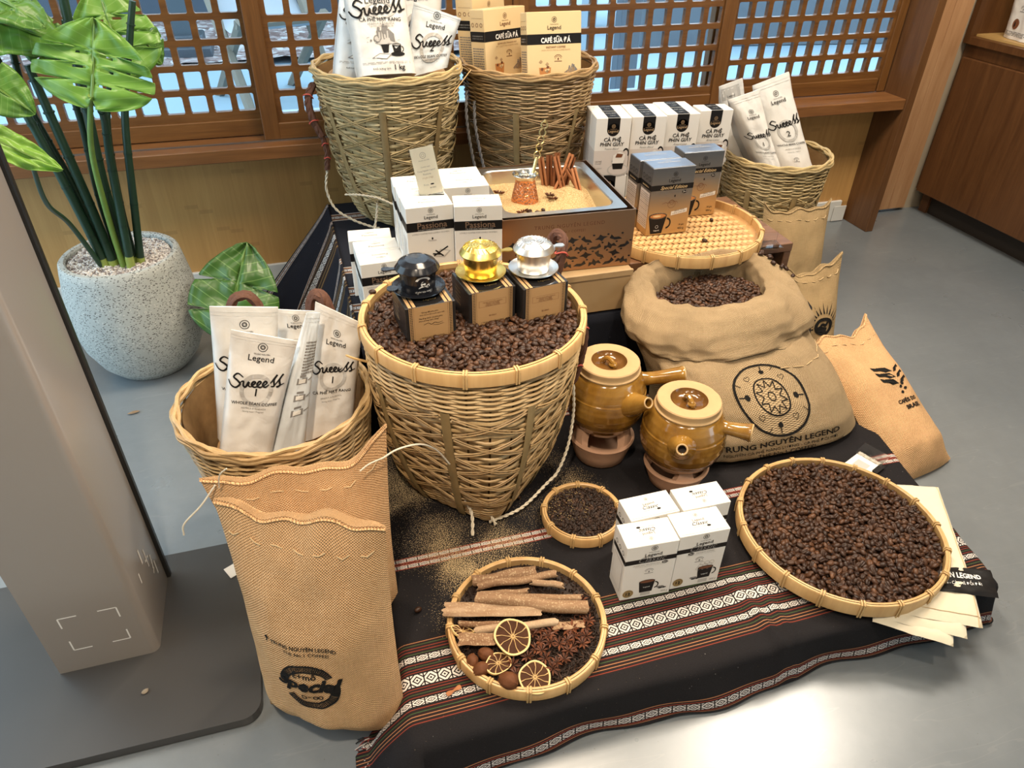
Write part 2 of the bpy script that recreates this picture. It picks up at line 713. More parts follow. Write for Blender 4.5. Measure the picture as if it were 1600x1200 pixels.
COPPER = hammered('hammered_copper', (0.80, 0.36, 0.19))
BRASS = plain('polished_brass', (0.80, 0.62, 0.28), 0.25, 1.0)
TIN = plain('tinned_rim', (0.70, 0.70, 0.66), 0.2, 1.0)
GOLDM = plain('gold_anodised', (0.80, 0.60, 0.17), 0.3, 1.0, var=0.1, scale=60, bump=0.12, bscale=200)
GOLDS = plain('gold_anodised_plain', (0.82, 0.62, 0.19), 0.24, 1.0)
ALU = plain('aluminium_satin', (0.78, 0.78, 0.76), 0.32, 1.0)
BLACKMET = plain('black_enamel', (0.011, 0.012, 0.016), 0.16)


def sand_mat():
    m = NM('coarse_sand', (0.5, 0.36, 0.17), 0.9, 0, 0.2)
    co = m.coord()
    n = m.noise(co, 420, 2)
    m.color(m.ramp(n, [(0.3, (0.25, 0.16, 0.065)), (0.5, (0.40, 0.28, 0.13)), (0.7, (0.58, 0.45, 0.25))]))
    m.bump(n, 0.8, 0.002)
    return m.mat


SAND = sand_mat()
CINN = tinted('cinnamon_bark', [(0.0, (0.15, 0.05, 0.02)), (0.6, (0.32, 0.125, 0.05)), (1.0, (0.48, 0.22, 0.10))], 0.7, 0.2, 0.3, 90, 0.4)


def bark_mat():
    m = NM('cassia_bark', (0.25, 0.16, 0.1), 0.85, 0, 0.2)
    co = m.coord()
    mp = m.mapping(co, (14, 60, 60))
    a = m.noise(mp, 1.2, 5, 0.6)
    b = m.noise(co, 330, 2)
    t = m.attr('tint')
    c = m.ramp(a * 0.6 + t * 0.4, [(0.25, (0.15, 0.075, 0.038)), (0.5, (0.30, 0.185, 0.105)), (0.75, (0.46, 0.34, 0.225))])
    c = m.mix(b.gt(0.60) * 0.55, c, (0.52, 0.40, 0.24))
    m.color(c)
    m.bump(a + b * 0.5, 0.4, 0.002)
    return m.mat


BARK = bark_mat()
ANISE = tinted('star_anise', [(0.0, (0.040, 0.015, 0.008)), (0.5, (0.12, 0.038, 0.016)), (1.0, (0.30, 0.095, 0.035))], 0.5, 0.4, 0, 120, 0.3)
NUT = plain('nutmeg_shell', (0.115, 0.042, 0.016), 0.65, spec=0.2, var=0.4, scale=70, bump=0.5, bscale=110)
PEEL = plain('dried_orange_peel', (0.74, 0.53, 0.23), 0.55, var=0.2, scale=60)
FLESH = plain('dried_orange_flesh', (0.052, 0.0185, 0.007), 0.6, spec=0.12, var=0.5, scale=70, bump=0.4, bscale=90)
MEMB = plain('dried_orange_membrane', (0.50, 0.32, 0.13), 0.5, var=0.2)


def glaze():
    m = NM('amber_glaze', (0.30, 0.15, 0.025), 0.13, 0, 0.6)
    m.b.inputs['Coat Weight'].default_value = 0.5
    m.b.inputs['Coat Roughness'].default_value = 0.06
    co = m.coord()
    n = m.noise(m.mapping(co, (1, 1, 0.5)), 22, 4, 0.6, 0.6)
    z = m.xyz(co)[2]
    m.color(m.ramp(n * 0.8 + z * 1.2, [(0.3, (0.115, 0.048, 0.007)), (0.5, (0.235, 0.112, 0.016)), (0.75, (0.36, 0.20, 0.042))]))
    m.bump(m.noise(co, 40, 3), 0.06, 0.003)
    return m.mat


GLAZE = glaze()
BARECLAY = plain('unglazed_rim_clay', (0.46, 0.31, 0.15), 0.75, var=0.12, scale=40)
TERRA = plain('pink_terracotta', (0.44, 0.26, 0.165), 0.85, var=0.14, scale=22, bump=0.2, bscale=40, bdist=0.004)

LEAF = NM('monstera_leaf', (0.13, 0.30, 0.035), 0.36)
_co = LEAF.coord('UV')
_u, _v, _ = LEAF.xyz(_co)
_vein = ((_u - _v.abs() * 0.30) * 9.0).frac()
_vm = (_vein - 0.5).abs().lt(0.045).max(_v.abs().lt(0.035))
_n = LEAF.noise(LEAF.coord(), 14, 3)
_t = LEAF.attr('tint')
_c = LEAF.ramp(_n * 0.35 + _t * 0.65, [(0.0, (0.045, 0.115, 0.022)), (0.45, (0.115, 0.27, 0.038)), (1.0, (0.27, 0.50, 0.065))])
LEAF.color(LEAF.mix(_vm * 0.30, _c, (0.34, 0.52, 0.17)))
LEAF = LEAF.mat
STEM = tinted('monstera_stem', [(0.0, (0.012, 0.035, 0.020)), (0.5, (0.022, 0.062, 0.032)), (0.8, (0.16, 0.28, 0.05)), (1.0, (0.40, 0.44, 0.10))], 0.4, 0.5, 0, 60, 0.08)
GRAVEL = tinted('white_grey_gravel', [(0.0, (0.10, 0.085, 0.08)), (0.25, (0.34, 0.29, 0.275)), (0.45, (0.66, 0.62, 0.58)), (1.0, (0.84, 0.81, 0.76))], 0.8, 0.3, 0, 100, 0.1)

KIOSK = plain('grey_painted_metal', (0.37, 0.335, 0.305), 0.26, 0.3, var=0.03, scale=4)
KIOSKB = plain('dark_grey_metal', (0.055, 0.053, 0.052), 0.38, 0.2, var=0.12, scale=5)
BLACKPL = plain('black_plastic', (0.012, 0.012, 0.012), 0.35)
STRAP = plain('brown_woven_strap', (0.095, 0.036, 0.018), 0.75, var=0.3, scale=140, bump=0.5, bscale=260)
REDTIE = plain('red_thread', (0.50, 0.085, 0.06), 0.8)
ROPE = plain('white_twine', (0.62, 0.56, 0.44), 0.9, var=0.2, scale=160)
ROPE_G = plain('grey_rope', (0.16, 0.16, 0.165), 0.9, var=0.5, scale=160)
CANVAS = plain('natural_canvas', (0.70, 0.62, 0.46), 0.85, var=0.05, scale=12, bump=0.25, bscale=14, bdist=0.01)
STITCH = plain('jute_stitch', (0.58, 0.41, 0.22), 0.9)


def clear(name, tint=(0.95, 0.97, 0.97), rough=0.02):
    m = NM(name, tint, rough)
    m.b.inputs['Transmission Weight'].default_value = 1.0
    m.b.inputs['IOR'].default_value = 1.15
    return m.mat


ACRYL = clear('clear_acrylic')
GLASS = clear('window_glass', (0.93, 0.97, 1.0), 0.0)


def cloth_mat(name, bands, base=(0.011, 0.010, 0.011), spill=None):
    """woven black cloth; bands = list of (v0, v1, kind) in metres along v. kinds: main, thin, hem, plainlines"""
    m = NM(name, base, 0.9, 0, 0.15)
    uv = m.coord('UV')
    u, v, _ = m.xyz(uv)
    fine = m.noise(m.mapping(uv, (300, 900, 1)), 1.0, 2)
    c = m.mix(fine, tuple(x * 0.6 for x in base), tuple(x * 1.7 for x in base))
    dark = (0.013, 0.010, 0.010)
    red, green, white, tan = (0.22, 0.040, 0.024), (0.045, 0.085, 0.032), (0.60, 0.56, 0.52), (0.34, 0.15, 0.07)

    def motif(v0, v1, per, c, col):
        """row of white woven figures with dark diamonds"""
        t = (v - v0) / (v1 - v0)
        a = ((u / per).frac() - 0.5).abs() * 2.0
        b = (t - 0.5).abs() * 2.0
        s = a + b
        inside = t.gt(0.0) * t.lt(1.0)
        ring = (s - 0.62).abs().lt(0.13).max(s.lt(0.2))
        bar = a.gt(0.90)
        edge = (s - 1.35).abs().lt(0.13)
        dk = ring.max(bar).max(edge).min(1.0)
        return m.mix(inside * (1.0 - dk), m.mix(inside, c, dark), col)

    def lines(v0, v1, n, c, cols, duty=0.24):
        t = (v - v0) / (v1 - v0)
        inside = t.gt(0.0) * t.lt(1.0)
        k = t * float(n)
        fr = k.frac()
        idx = m.math('FLOOR', k)
        sel = (idx / len(cols)).frac()
        cc = m.ramp(sel, [(i / len(cols) - (0.001 if i else 0), x) for i, x in enumerate(cols)], 'CONSTANT')
        c = m.mix(inside * 0.8, c, (0.022, 0.013, 0.012))
        return m.mix(inside * (fr - 0.5).abs().lt(duty / 2), c, cc)

    for v0, v1, kind in bands:
        d = v1 - v0
        if kind == 'main':
            c = lines(v0, v0 + d * 0.20, 5, c, [red, tan, green, red, green])
            c = motif(v0 + d * 0.215, v0 + d * 0.285, 0.0205, c, white)
            c = lines(v0 + d * 0.295, v0 + d * 0.43, 4, c, [red, green, red, red])
            c = motif(v0 + d * 0.44, v0 + d * 0.58, 0.0225, c, white)
            c = lines(v0 + d * 0.59, v0 + d * 0.72, 4, c, [red, red, green, red])
            c = motif(v0 + d * 0.735, v0 + d * 0.805, 0.0205, c, white)
            c = lines(v0 + d * 0.815, v1, 5, c, [green, red, green, tan, red])
        elif kind == 'thin':
            c = lines(v0, v1, 2, c, [red, red], 0.9)
            c = motif(v0 + d * 0.10, v0 + d * 0.38, 0.0205, c, white)
            c = motif(v0 + d * 0.62, v0 + d * 0.90, 0.0205, c, white)
        elif kind == 'hem':
            c = lines(v0, v0 + d * 0.28, 2, c, [tan, red], 0.35)
            c = motif(v0 + d * 0.3, v0 + d * 0.7, 0.024, c, (0.50, 0.47, 0.45))
            c = lines(v0 + d * 0.72, v1, 2, c, [red, tan], 0.35)
        elif kind == 'light':
            c = lines(v0, v0 + d * 0.3, 2, c, [white, tan], 0.4)
            c = motif(v0 + d * 0.34, v0 + d * 0.66, 0.016, c, (0.48, 0.47, 0.47))
            c = lines(v0 + d * 0.7, v1, 2, c, [tan, white], 0.4)
        elif kind == 'olive':
            c = lines(v0, v1, 6, c, [(0.13, 0.085, 0.035), (0.10, 0.07, 0.03)], 0.35)
            c = motif(v0 + d * 0.40, v0 + d * 0.60, 0.022, c, (0.42, 0.44, 0.46))
    if spill:
        grains = m.noise(uv, 560, 1, 0.5)
        blotch = m.noise(uv, 16, 3)
        tot = None
        for (cx, cy, rad, amt) in spill:
            du = (u - cx) / rad
            dv = (v - cy) / rad
            g = (1.0 - (du * du + dv * dv)).max(0.0) * amt
            tot = g if tot is None else tot.max(g)
        thr = 0.80 - tot * (blotch * 0.42 + 0.10)
        c = m.mix(grains.gt(thr), c, m.mix(m.noise(uv, 300, 1), (0.30, 0.21, 0.105), (0.60, 0.47, 0.27)))
    lint = m.voronoi(uv, 34.0).lt(0.03)
    c = m.mix(lint * 0.4, c, (0.4, 0.39, 0.37))
    m.color(c)
    m.bump(fine + m.noise(uv, 22, 3) * 1.5, 0.25, 0.003)
    return m.mat
# ------------------------------------------------------------------ flat printing (lettering, bands, drawings)
_TX = {}


def text2d(s, size=1.0, shear=0.0, weight=0.0, space=1.0):
    key = (s, shear, weight, space)
    if key not in _TX:
        c = bpy.data.curves.new('lettering', 'FONT')
        c.body = s
        c.size = 1.0
        c.resolution_u = 2
        c.shear = shear
        c.offset = weight
        c.space_character = space
        o = bpy.data.objects.new('lettering', c)
        COL.objects.link(o)
        m = o.to_mesh()
        V = np.zeros(len(m.vertices) * 3)
        m.vertices.foreach_get('co', V)
        V = V.reshape(-1, 3)[:, :2].copy()
        F = [tuple(p.vertices) for p in m.polygons]
        o.to_mesh_clear()
        bpy.data.objects.remove(o)
        bpy.data.curves.remove(c)
        if len(V):
            V[:, 0] -= (V[:, 0].min() + V[:, 0].max()) / 2
        _TX[key] = (V, F)
    V, F = _TX[key]
    return V * size, F


class Print:
    """collects flat print in face coordinates (metres); fn(x, y, lift) puts it on the surface"""

    def __init__(self, mats):
        self.mats = mats
        self.v = []
        self.f = []
        self.m = []
        self.k = 0

    def _add(self, V, F, mat, layer=1):
        o = len(self.v)
        self.v.extend([(float(x), float(y), layer) for x, y in V])
        for f in F:
            self.f.append(tuple(i + o for i in f))
            self.m.append(mat)

    def text(self, s, x, y, size, mat=0, shear=0.0, weight=0.0, width=None, rot=0.0, sy=1.0, layer=3, space=1.0):
        V, F = text2d(s, size, shear, weight, space)
        if not len(V):
            return self
        V = V.copy()
        if width:
            k = width / max(1e-6, V[:, 0].max() - V[:, 0].min())
            V *= k
        V[:, 1] *= sy
        if rot:
            c, s_ = math.cos(rot), math.sin(rot)
            V = V @ np.array([[c, s_], [-s_, c]])
        self._add([(a + x, b + y) for a, b in V], F, mat, layer)
        return self

    def rect(self, x0, y0, x1, y1, mat=0, nx=1, ny=1, layer=1):
        V = [(lerp(x0, x1, i / nx), lerp(y0, y1, j / ny)) for j in range(ny + 1) for i in range(nx + 1)]
        F = [(j * (nx + 1) + i, j * (nx + 1) + i + 1, (j + 1) * (nx + 1) + i + 1, (j + 1) * (nx + 1) + i) for j in range(ny) for i in range(nx)]
        self._add(V, F, mat, layer)
        return self

    def poly(self, P, mat=0, layer=2):
        self._add(P, [tuple(range(len(P)))], mat, layer)
        return self

    def disc(self, x, y, rx, ry=None, mat=0, n=24, layer=2):
        ry = ry or rx
        return self.poly([(x + rx * math.cos(2 * PI * i / n), y + ry * math.sin(2 * PI * i / n)) for i in range(n)], mat, layer)

    def ring(self, x, y, r, w, mat=0, n=32, ry=None, a0=0.0, a1=2 * PI, layer=2):
        """ring or arc, outer radius r, width w"""
        ky = (ry or r) / r
        V = []
        for i in range(n + 1):
            a = lerp(a0, a1, i / n)
            for q in (r, r - w):
                V.append((x + q * math.cos(a), y + q * ky * math.sin(a)))
        self._add(V, [(2 * i, 2 * i + 2, 2 * i + 3, 2 * i + 1) for i in range(n)], mat, layer)
        return self

    def stroke(self, P, w, mat=0, layer=3, n=5, taper=True):
        Q = smooth_path([(p[0], p[1], 0) for p in P], n)
        V = []
        m = len(Q)
        for i, p in enumerate(Q):
            t = Q[min(i + 1, m - 1)] - Q[max(i - 1, 0)]
            if t.length < 1e-9:
                t = Vector((1, 0, 0))
            t.normalize()
            ww = w * (0.35 + 0.65 * math.sin(PI * min(1, max(0, (i + 0.5) / m))) ** 0.5) if taper else w
            V.append((p.x - t.y * ww / 2, p.y + t.x * ww / 2))
            V.append((p.x + t.y * ww / 2, p.y - t.x * ww / 2))
        self._add(V, [(2 * i, 2 * i + 1, 2 * i + 3, 2 * i + 2) for i in range(m - 1)], mat, layer)
        return self

    def build(self, name, fn, parent=None, label=None, lift=0.00022):
        V = [fn(x, y, l * lift) for x, y, l in self.v]
        me = bpy.data.meshes.new(name)
        me.from_pydata([tuple(p) for p in V], [], self.f)
        for m in self.mats:
            me.materials.append(m)
        me.polygons.foreach_set('material_index', self.m)
        me.update()
        return obj(name, me, parent, label=label)


def logo(P, x, y, s, mat, emblem=True):
    """round emblem over the two lines of the maker's name; s = width of the big word"""
    if emblem:
        r = s * 0.19
        P.ring(x, y + s * 0.62, r, r * 0.13, mat, 20)
        P.ring(x, y + s * 0.62, r * 0.55, r * 0.12, mat, 12)
        for k in range(8):
            a = k * PI / 4
            P.stroke([(x + r * 0.2 * math.cos(a), y + s * 0.62 + r * 0.2 * math.sin(a)), (x + r * 0.5 * math.cos(a), y + s * 0.62 + r * 0.5 * math.sin(a))], r * 0.12, mat, n=1, taper=False)
    P.text('TRUNG NGUYÊN', x, y + s * 0.29, 1, mat, width=s * 0.62, weight=0.01)
    P.text('Legend', x, y, 1, mat, width=s, weight=0.008)


def seal(P, x, y, r, mat):
    """small round guarantee mark with a bean"""
    P.ring(x, y, r, r * 0.10, mat, 20, a0=0.15 * PI, a1=0.85 * PI)
    P.ring(x, y, r * 0.72, r * 0.07, mat, 18, a0=0.05 * PI, a1=0.95 * PI)
    P.disc(x, y + r * 0.1, r * 0.16, r * 0.26, mat, 10)
    P.rect(x - r * 0.85, y - r * 0.42, x + r * 0.85, y - r * 0.28, mat)


def greeked(P, x0, y0, x1, y1, n, mat, seed=1, fill=0.5):
    """block of unreadably small text: short dashes"""
    rnd = random.Random(seed)
    h = (y1 - y0) / n
    for k in range(n):
        x = x0
        while x < x1 - (x1 - x0) * 0.06:
            wd = (x1 - x0) * rnd.uniform(0.06, 0.2)
            P.rect(x, y0 + k * h, min(x + wd, x1), y0 + k * h + h * fill, mat)
            x += wd + (x1 - x0) * 0.03


def cup(P, x, y, s, body, inside, foam=None, handle=True, taper=0.78):
    """front view of a cup standing at (x, y), rim width s"""
    h = s * 0.95
    P.poly([(x - s / 2 * taper, y), (x + s / 2 * taper, y), (x + s / 2, y + h), (x - s / 2, y + h)], body, 2)
    P.disc(x, y + h, s / 2, s * 0.15, body, 20, 3)
    P.disc(x, y + h, s * 0.45, s * 0.115, inside, 20, 4)
    if handle:
        P.ring(x + s * 0.52, y + h * 0.55, s * 0.25, s * 0.075, body, 14, ry=s * 0.3, a0=-PI / 2, a1=PI / 2)


SUCCESS = [[(0.21, 0.70), (0.10, 0.80), (0.02, 0.66), (0.10, 0.56), (0.16, 0.44), (0.08, 0.30), (-0.02, 0.36), (-0.08, 0.52)],
           [(0.16, 0.50), (0.22, 0.56), (0.23, 0.40), (0.28, 0.37), (0.33, 0.56), (0.33, 0.42), (0.38, 0.38)],
           [(0.38, 0.38), (0.46, 0.55), (0.42, 0.58), (0.39, 0.46), (0.45, 0.38), (0.52, 0.46)],
           [(0.50, 0.40), (0.57, 0.57), (0.53, 0.60), (0.50, 0.48), (0.56, 0.40), (0.63, 0.48)],
           [(0.62, 0.46), (0.69, 0.56), (0.65, 0.62), (0.61, 0.50), (0.67, 0.42), (0.75, 0.52)],
           [(0.74, 0.50), (0.87, 0.90), (0.82, 0.70), (0.84, 0.48), (0.77, 0.44)],
           [(0.84, 0.48), (0.99, 0.93), (0.93, 0.72), (0.96, 0.50), (0.89, 0.46), (1.04, 0.56)]]


def success(P, x, y, s, mat):
    """brush-script word"""
    for st in SUCCESS:
        P.stroke([(x + (a - 0.5) * s, y + (b - 0.55) * s * 0.62) for a, b in st], s * 0.042, mat, n=4)


def sketch(P, x, y, s, mat, light, seed=3):
    """ink sketch of figures with a laden cart, a tumbler and a cup below"""
    rnd = random.Random(seed)
    P.poly([(x - 0.50 * s, y + 0.10 * s), (x - 0.1 * s, y + 0.02 * s), (x + 0.42 * s, y + 0.05 * s), (x + 0.12 * s, y + 0.36 * s), (x - 0.2 * s, y + 0.30 * s)], light, 1)
    for (dx, hh) in ((-0.10, 0.40), (0.06, 0.48), (0.14, 0.44)):
        P.disc(x + dx * s, y + (hh + 0.05) * s, 0.045 * s, 0.05 * s, mat, 10)
        P.poly([(x + (dx - 0.05) * s, y + 0.16 * s), (x + (dx + 0.05) * s, y + 0.16 * s), (x + (dx + 0.075) * s, y + hh * s), (x + (dx - 0.07) * s, y + hh * s)], mat, 2)
        P.poly([(x + (dx - 0.03) * s, y + 0.18 * s), (x + (dx + 0.02) * s, y + 0.18 * s), (x + (dx + 0.03) * s, y + (hh - 0.05) * s), (x + (dx - 0.02) * s, y + (hh - 0.05) * s)], light, 3)
    P.poly([(x + 0.18 * s, y + 0.12 * s), (x + 0.33 * s, y + 0.08 * s), (x + 0.33 * s, y + 0.30 * s), (x + 0.22 * s, y + 0.42 * s)], mat, 2)
    P.disc(x - 0.18 * s, y + 0.18 * s, 0.11 * s, 0.10 * s, mat, 12)
    P.disc(x - 0.18 * s, y + 0.18 * s, 0.08 * s, 0.07 * s, light, 12, 3)
    P.disc(x - 0.37 * s, y + 0.14 * s, 0.03 * s, 0.03 * s, mat, 8)
    for k in range(9):
        a = rnd.uniform(-0.5, 0.4)
        b = rnd.uniform(0.0, 0.25)
        P.stroke([(x + a * s, y + b * s), (x + (a + 0.09) * s, y + (b + 0.02) * s)], 0.012 * s, mat, n=2)


# ------------------------------------------------------------------ the setting
fl = MB()
fl.grid(lambda a, b: (lerp(-1.5, 4.4, a), lerp(-3.0, 2.34, b), 0), 8, 6)
struct(fl.build('floor', FLOOR))

WY = 2.28
mb = MB()
mb.box2((-1.5, WY, 0.0), (2.105, WY + 0.05, 0.455))
struct(mb.build('wall_back', W_BAMBOO, smooth=False))
# upper wall over the windows and beyond both ends of them
PLAST = plain('warm_white_plaster', (0.62, 0.56, 0.46), 0.8)
mb = MB()
mb.box2((-1.5, 2.2, 1.80), (4.4, 2.34, 2.0))
mb.box2((-1.5, 2.2, 0.50), (-0.86, 2.34, 1.80))
struct(mb.build('wall_upper', PLAST, smooth=False))
mb = MB()
mb.box2((-1.5, -3.0, 2.0), (4.4, 2.4, 2.06))
struct(mb.build('ceiling', plain('ceiling_white', (0.55, 0.52, 0.47), 0.9), smooth=False))
WHITE_P = plain('white_skirting_paint', (0.66, 0.65, 0.61), 0.5, var=0.05, scale=8)
mb = MB()
mb.cbox(((-1.5 + 2.075) / 2 - 0.0, WY - 0.006, 0.042), (3.565, 0.012, 0.084), 0.002)
struct(mb.build('baseboard_back', WHITE_P, smooth=False))
mb = MB()
mb.box2((-1.5, -3.06, 0.0), (4.4, -3.0, 2.0))
struct(mb.build('wall_front', PLAST, smooth=False))
mb = MB()
mb.box2((-1.56, -3.0, 0.0), (-1.5, 0.55, 2.0))  # unseen wall added to keep blue sky light off the front
struct(mb.build('wall_light_block', PLAST, smooth=False))
# right of the post: pale plank wall
mb = MB()
mb.box2((2.145, 2.305, 0.012), (2.412, 2.34, 2.0))
pw = struct(mb.build('wall_right_end', W_LIGHT, smooth=False))
for i, (a, b) in enumerate(((2.172, 2.250), (2.252, 2.330), (2.332, 2.412))):
    m_ = MB()
    m_.cbox(((a + b) / 2, 2.296, 1.0), (b - a, 0.012, 1.975), 0.0015)
    m_.build('plank', W_LIGHT, pw, smooth=False)
mb = MB()
mb.box2((2.412, 2.31, 0.0), (4.4, 2.34, 2.0))
struct(mb.build('wall_corner', plain('beige_plaster', (0.46, 0.37, 0.26), 0.8, var=0.08, scale=6), smooth=False))
# post (deep fin of brown wood) standing in front of the sill
mb = MB()
mb.cbox((2.122, 2.215, 1.0), (0.033, 0.15, 2.0), 0.0015)
post = struct(mb.build('trim_1', W_FIN, smooth=False))
mb = MB()
mb.cbox((2.155, 2.265, 1.0), (0.032, 0.06, 2.0), 0.0015)
struct(mb.build('trim_2', W_FIN, smooth=False))
# sill
mb = MB()
mb.cbox(((-1.2 + 2.105) / 2, 2.145 + 0.11, 0.482), (3.305, 0.22, 0.036), 0.002)
sill = struct(mb.build('window_sill', wood('sill_wood_brown', (0.14, 0.056, 0.018), (0.26, 0.115, 0.04), 'x', 1.2, 0.33), smooth=False))
mb = MB()
mb.box((0.35, 2.196, 0.5015), (2.0, 0.008, 0.003))
mb.build('sash_track', plain('track_metal', (0.3, 0.29, 0.28), 0.4, 0.9), sill)
mb = MB()
mb.box((0.65, 2.25, 1.785), (3.0, 0.12, 0.03))
struct(mb.build('trim_3', W_DARK, smooth=False))


def lattice(m, x0, z0, nc, nr, p, hw, hh, y0, y1, r=0.0045):
    hx, hz = hw / 2, hh / 2
    hole, outer = [], []
    for sx, sz in ((1, 1), (-1, 1), (-1, -1), (1, -1)):
        a = [(sx * hx, sz * (hz - r)), (sx * (hx - r * 0.3), sz * (hz - r * 0.3)), (sx * (hx - r), sz * hz)]
        b = [(sx * p / 2, sz * (hz - r)), (sx * p / 2, sz * p / 2), (sx * (hx - r), sz * p / 2)]
        if sx * sz < 0:
            a, b = a[::-1], b[::-1]
        hole += a
        outer += b
    n = 12
    V, F = [], []
    for j in range(nr):
        for i in range(nc):
            cx, cz = x0 + (i + 0.5) * p, z0 + (j + 0.5) * p
            o = len(V)
            for q in (hole, outer):
                for yy in (y0, y1):
                    V += [(cx + a, yy, cz + b) for a, b in q]
            for k in range(n):
                k2 = (k + 1) % n
                F.append((o + k, o + k2, o + 2 * n + k2, o + 2 * n + k))
                F.append((o + n + k2, o + n + k, o + 3 * n + k, o + 3 * n + k2))
                F.append((o + k2, o + k, o + n + k, o + n + k2))
    m.add(V, F)


def sash(num, x0, x1, yf, fx0, nc, p, st_l, st_r, zb=0.563):
    """x0..x1 outer width, yf front plane, lattice cells start at fx0"""
    th = 0.032
    root = MB()
    zt = 1.77
    root.cbox((x0 + st_l / 2, yf + th / 2, (0.502 + zt) / 2), (st_l, th, zt - 0.502), 0.002, 1)
    root.cbox((x1 - st_r / 2, yf + th / 2, (0.502 + zt) / 2), (st_r, th, zt - 0.502), 0.002, 1)
    root.cbox(((x0 + x1) / 2, yf + th / 2, 0.525), (x1 - x0 - st_l - st_r, th, 0.046), 0.002)
    root.cbox(((x0 + x1) / 2, yf + th / 2, 1.75), (x1 - x0 - st_l - st_r, th, 0.04), 0.002)
    o = struct(root.build('window_%d' % num, [W_DARK, W_DARKV], smooth=False))
    nr = 18
    g = MB()
    lattice(g, fx0, zb, nc, nr, p, p * 0.735, p * 0.745, yf + 0.008, yf + 0.026)
    xa, xb = x0 + st_l - 0.001, x1 - st_r + 0.001
    fx1 = fx0 + nc * p
    if fx0 > xa:
        g.box2((xa, yf + 0.008, 0.547), (fx0, yf + 0.026, 1.74))
    if fx1 < xb:
        g.box2((fx1, yf + 0.008, 0.547), (xb, yf + 0.026, 1.74))
    g.box2((fx0, yf + 0.008, 0.547), (fx1, yf + 0.026, zb))
    if zb + nr * p < 1.735:
        g.box2((fx0, yf + 0.008, zb + nr * p), (fx1, yf + 0.026, 1.735))
    g.build('lattice', W_DARK, o, smooth=False)
    q = MB()
    q.box(((x0 + x1) / 2, yf + 0.0285, 1.14), (x1 - x0 - 0.05, 0.003, 1.22))
    q.build('pane', GLASS, o, smooth=False)
    return o


P1 = 0.0633
sash(1, -0.86, -0.02, 2.257, -0.3950 - 6 * P1, 11, P1, 0.045, 0.045)
P2 = 0.0629
sash(2, -0.075, 0.6615, 2.20, -0.0235, 10, P2, 0.046, 0.04)
sash(3, 0.6635, 1.396, 2.20, 0.7255, 10, P2, 0.048, 0.044)
sash(4, 1.355, 2.10, 2.257, 1.4325 - P1 * 0, 10, P1, 0.045, 0.032)

# ------------------------------------------------------------------ outside
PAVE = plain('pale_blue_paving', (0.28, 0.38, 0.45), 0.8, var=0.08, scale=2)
mb = MB()
mb.grid(lambda a, b: (lerp(-12, 14, a), lerp(2.36, 14, b), -0.02), 4, 4)
mb.grid(lambda a, b: (lerp(-12, -1.5, a), lerp(-8, 2.36, b), -0.02), 4, 4)
struct(mb.build('ground_outside', PAVE))
mb = MB()
mb.box2((-3, 2.40, -0.02), (6, 2.58, 0.40))
mb.box2((-3, 2.58, 0.30), (6, 2.64, 0.47))
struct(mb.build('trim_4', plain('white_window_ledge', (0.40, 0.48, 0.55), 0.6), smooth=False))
mulch = NM('reddish_mulch', (0.3, 0.2, 0.16), 0.95)
_c = mulch.coord()
mulch.color(mulch.ramp(mulch.voronoi(_c, 22.0, out='Color'), [(0.2, (0.16, 0.10, 0.09)), (0.55, (0.32, 0.25, 0.24)), (0.8, (0.52, 0.50, 0.50))]))
mulch.bump(mulch.noise(_c, 40, 2), 0.8, 0.03)
mb = MB()
mb.grid(lambda a, b: (lerp(-6, 2.4, a), lerp(5.75, 7.6, b), 0.02 + 0.03 * nz(a * 30, b * 9, 0)), 50, 16)
struct(mb.build('ground_mulch_bed', mulch.mat))
# hedge of many leaves, beyond the paving
HEDGE = tinted('hedge_leaf', [(0, (0.03, 0.09, 0.03)), (0.6, (0.10, 0.24, 0.08)), (1, (0.25, 0.42, 0.18))], 0.6, 0.3, 0, 20, 0.2)
mb = MB()
rnd = random.Random(4)
for k in range(2600):
    p = Vector((rnd.uniform(-4, 2.4), rnd.uniform(7.6, 8.2), rnd.uniform(0.25, 1.7)))
    s = rnd.uniform(0.03, 0.07)
    q = Matrix.Rotation(rnd.uniform(0, 6.28), 3, 'Z') @ Matrix.Rotation(rnd.uniform(-1, 1), 3, 'X')
    mb.add([p + q @ Vector(a) for a in ((-s, 0, 0), (0, -s * 0.5, 0.3 * s), (s, 0, 0), (0, s * 0.5, 0.3 * s))], [(0, 1, 2, 3)], 0, None, rnd.random())
hd = thing('hedge', 'green clipped hedge in a dark trough beyond the paving outside', 'hedge', (-0.8, 7.9, -0.02))
mb2 = MB()
mb2.box((0, 0, 0.85), (6.3, 0.5, 1.5))
mb2.build('hedge_core', plain('hedge_inner', (0.025, 0.05, 0.022), 0.9), hd)
mb.build('foliage', HEDGE, hd, smooth=False, kind='stuff', loc=(0.8, -7.9, 0.02))
mb2 = MB()
mb2.cbox((0, 0, 0.14), (6.6, 0.75, 0.28), 0.01)
mb2.build('trough', plain('dark_planter', (0.06, 0.08, 0.11), 0.6), hd)
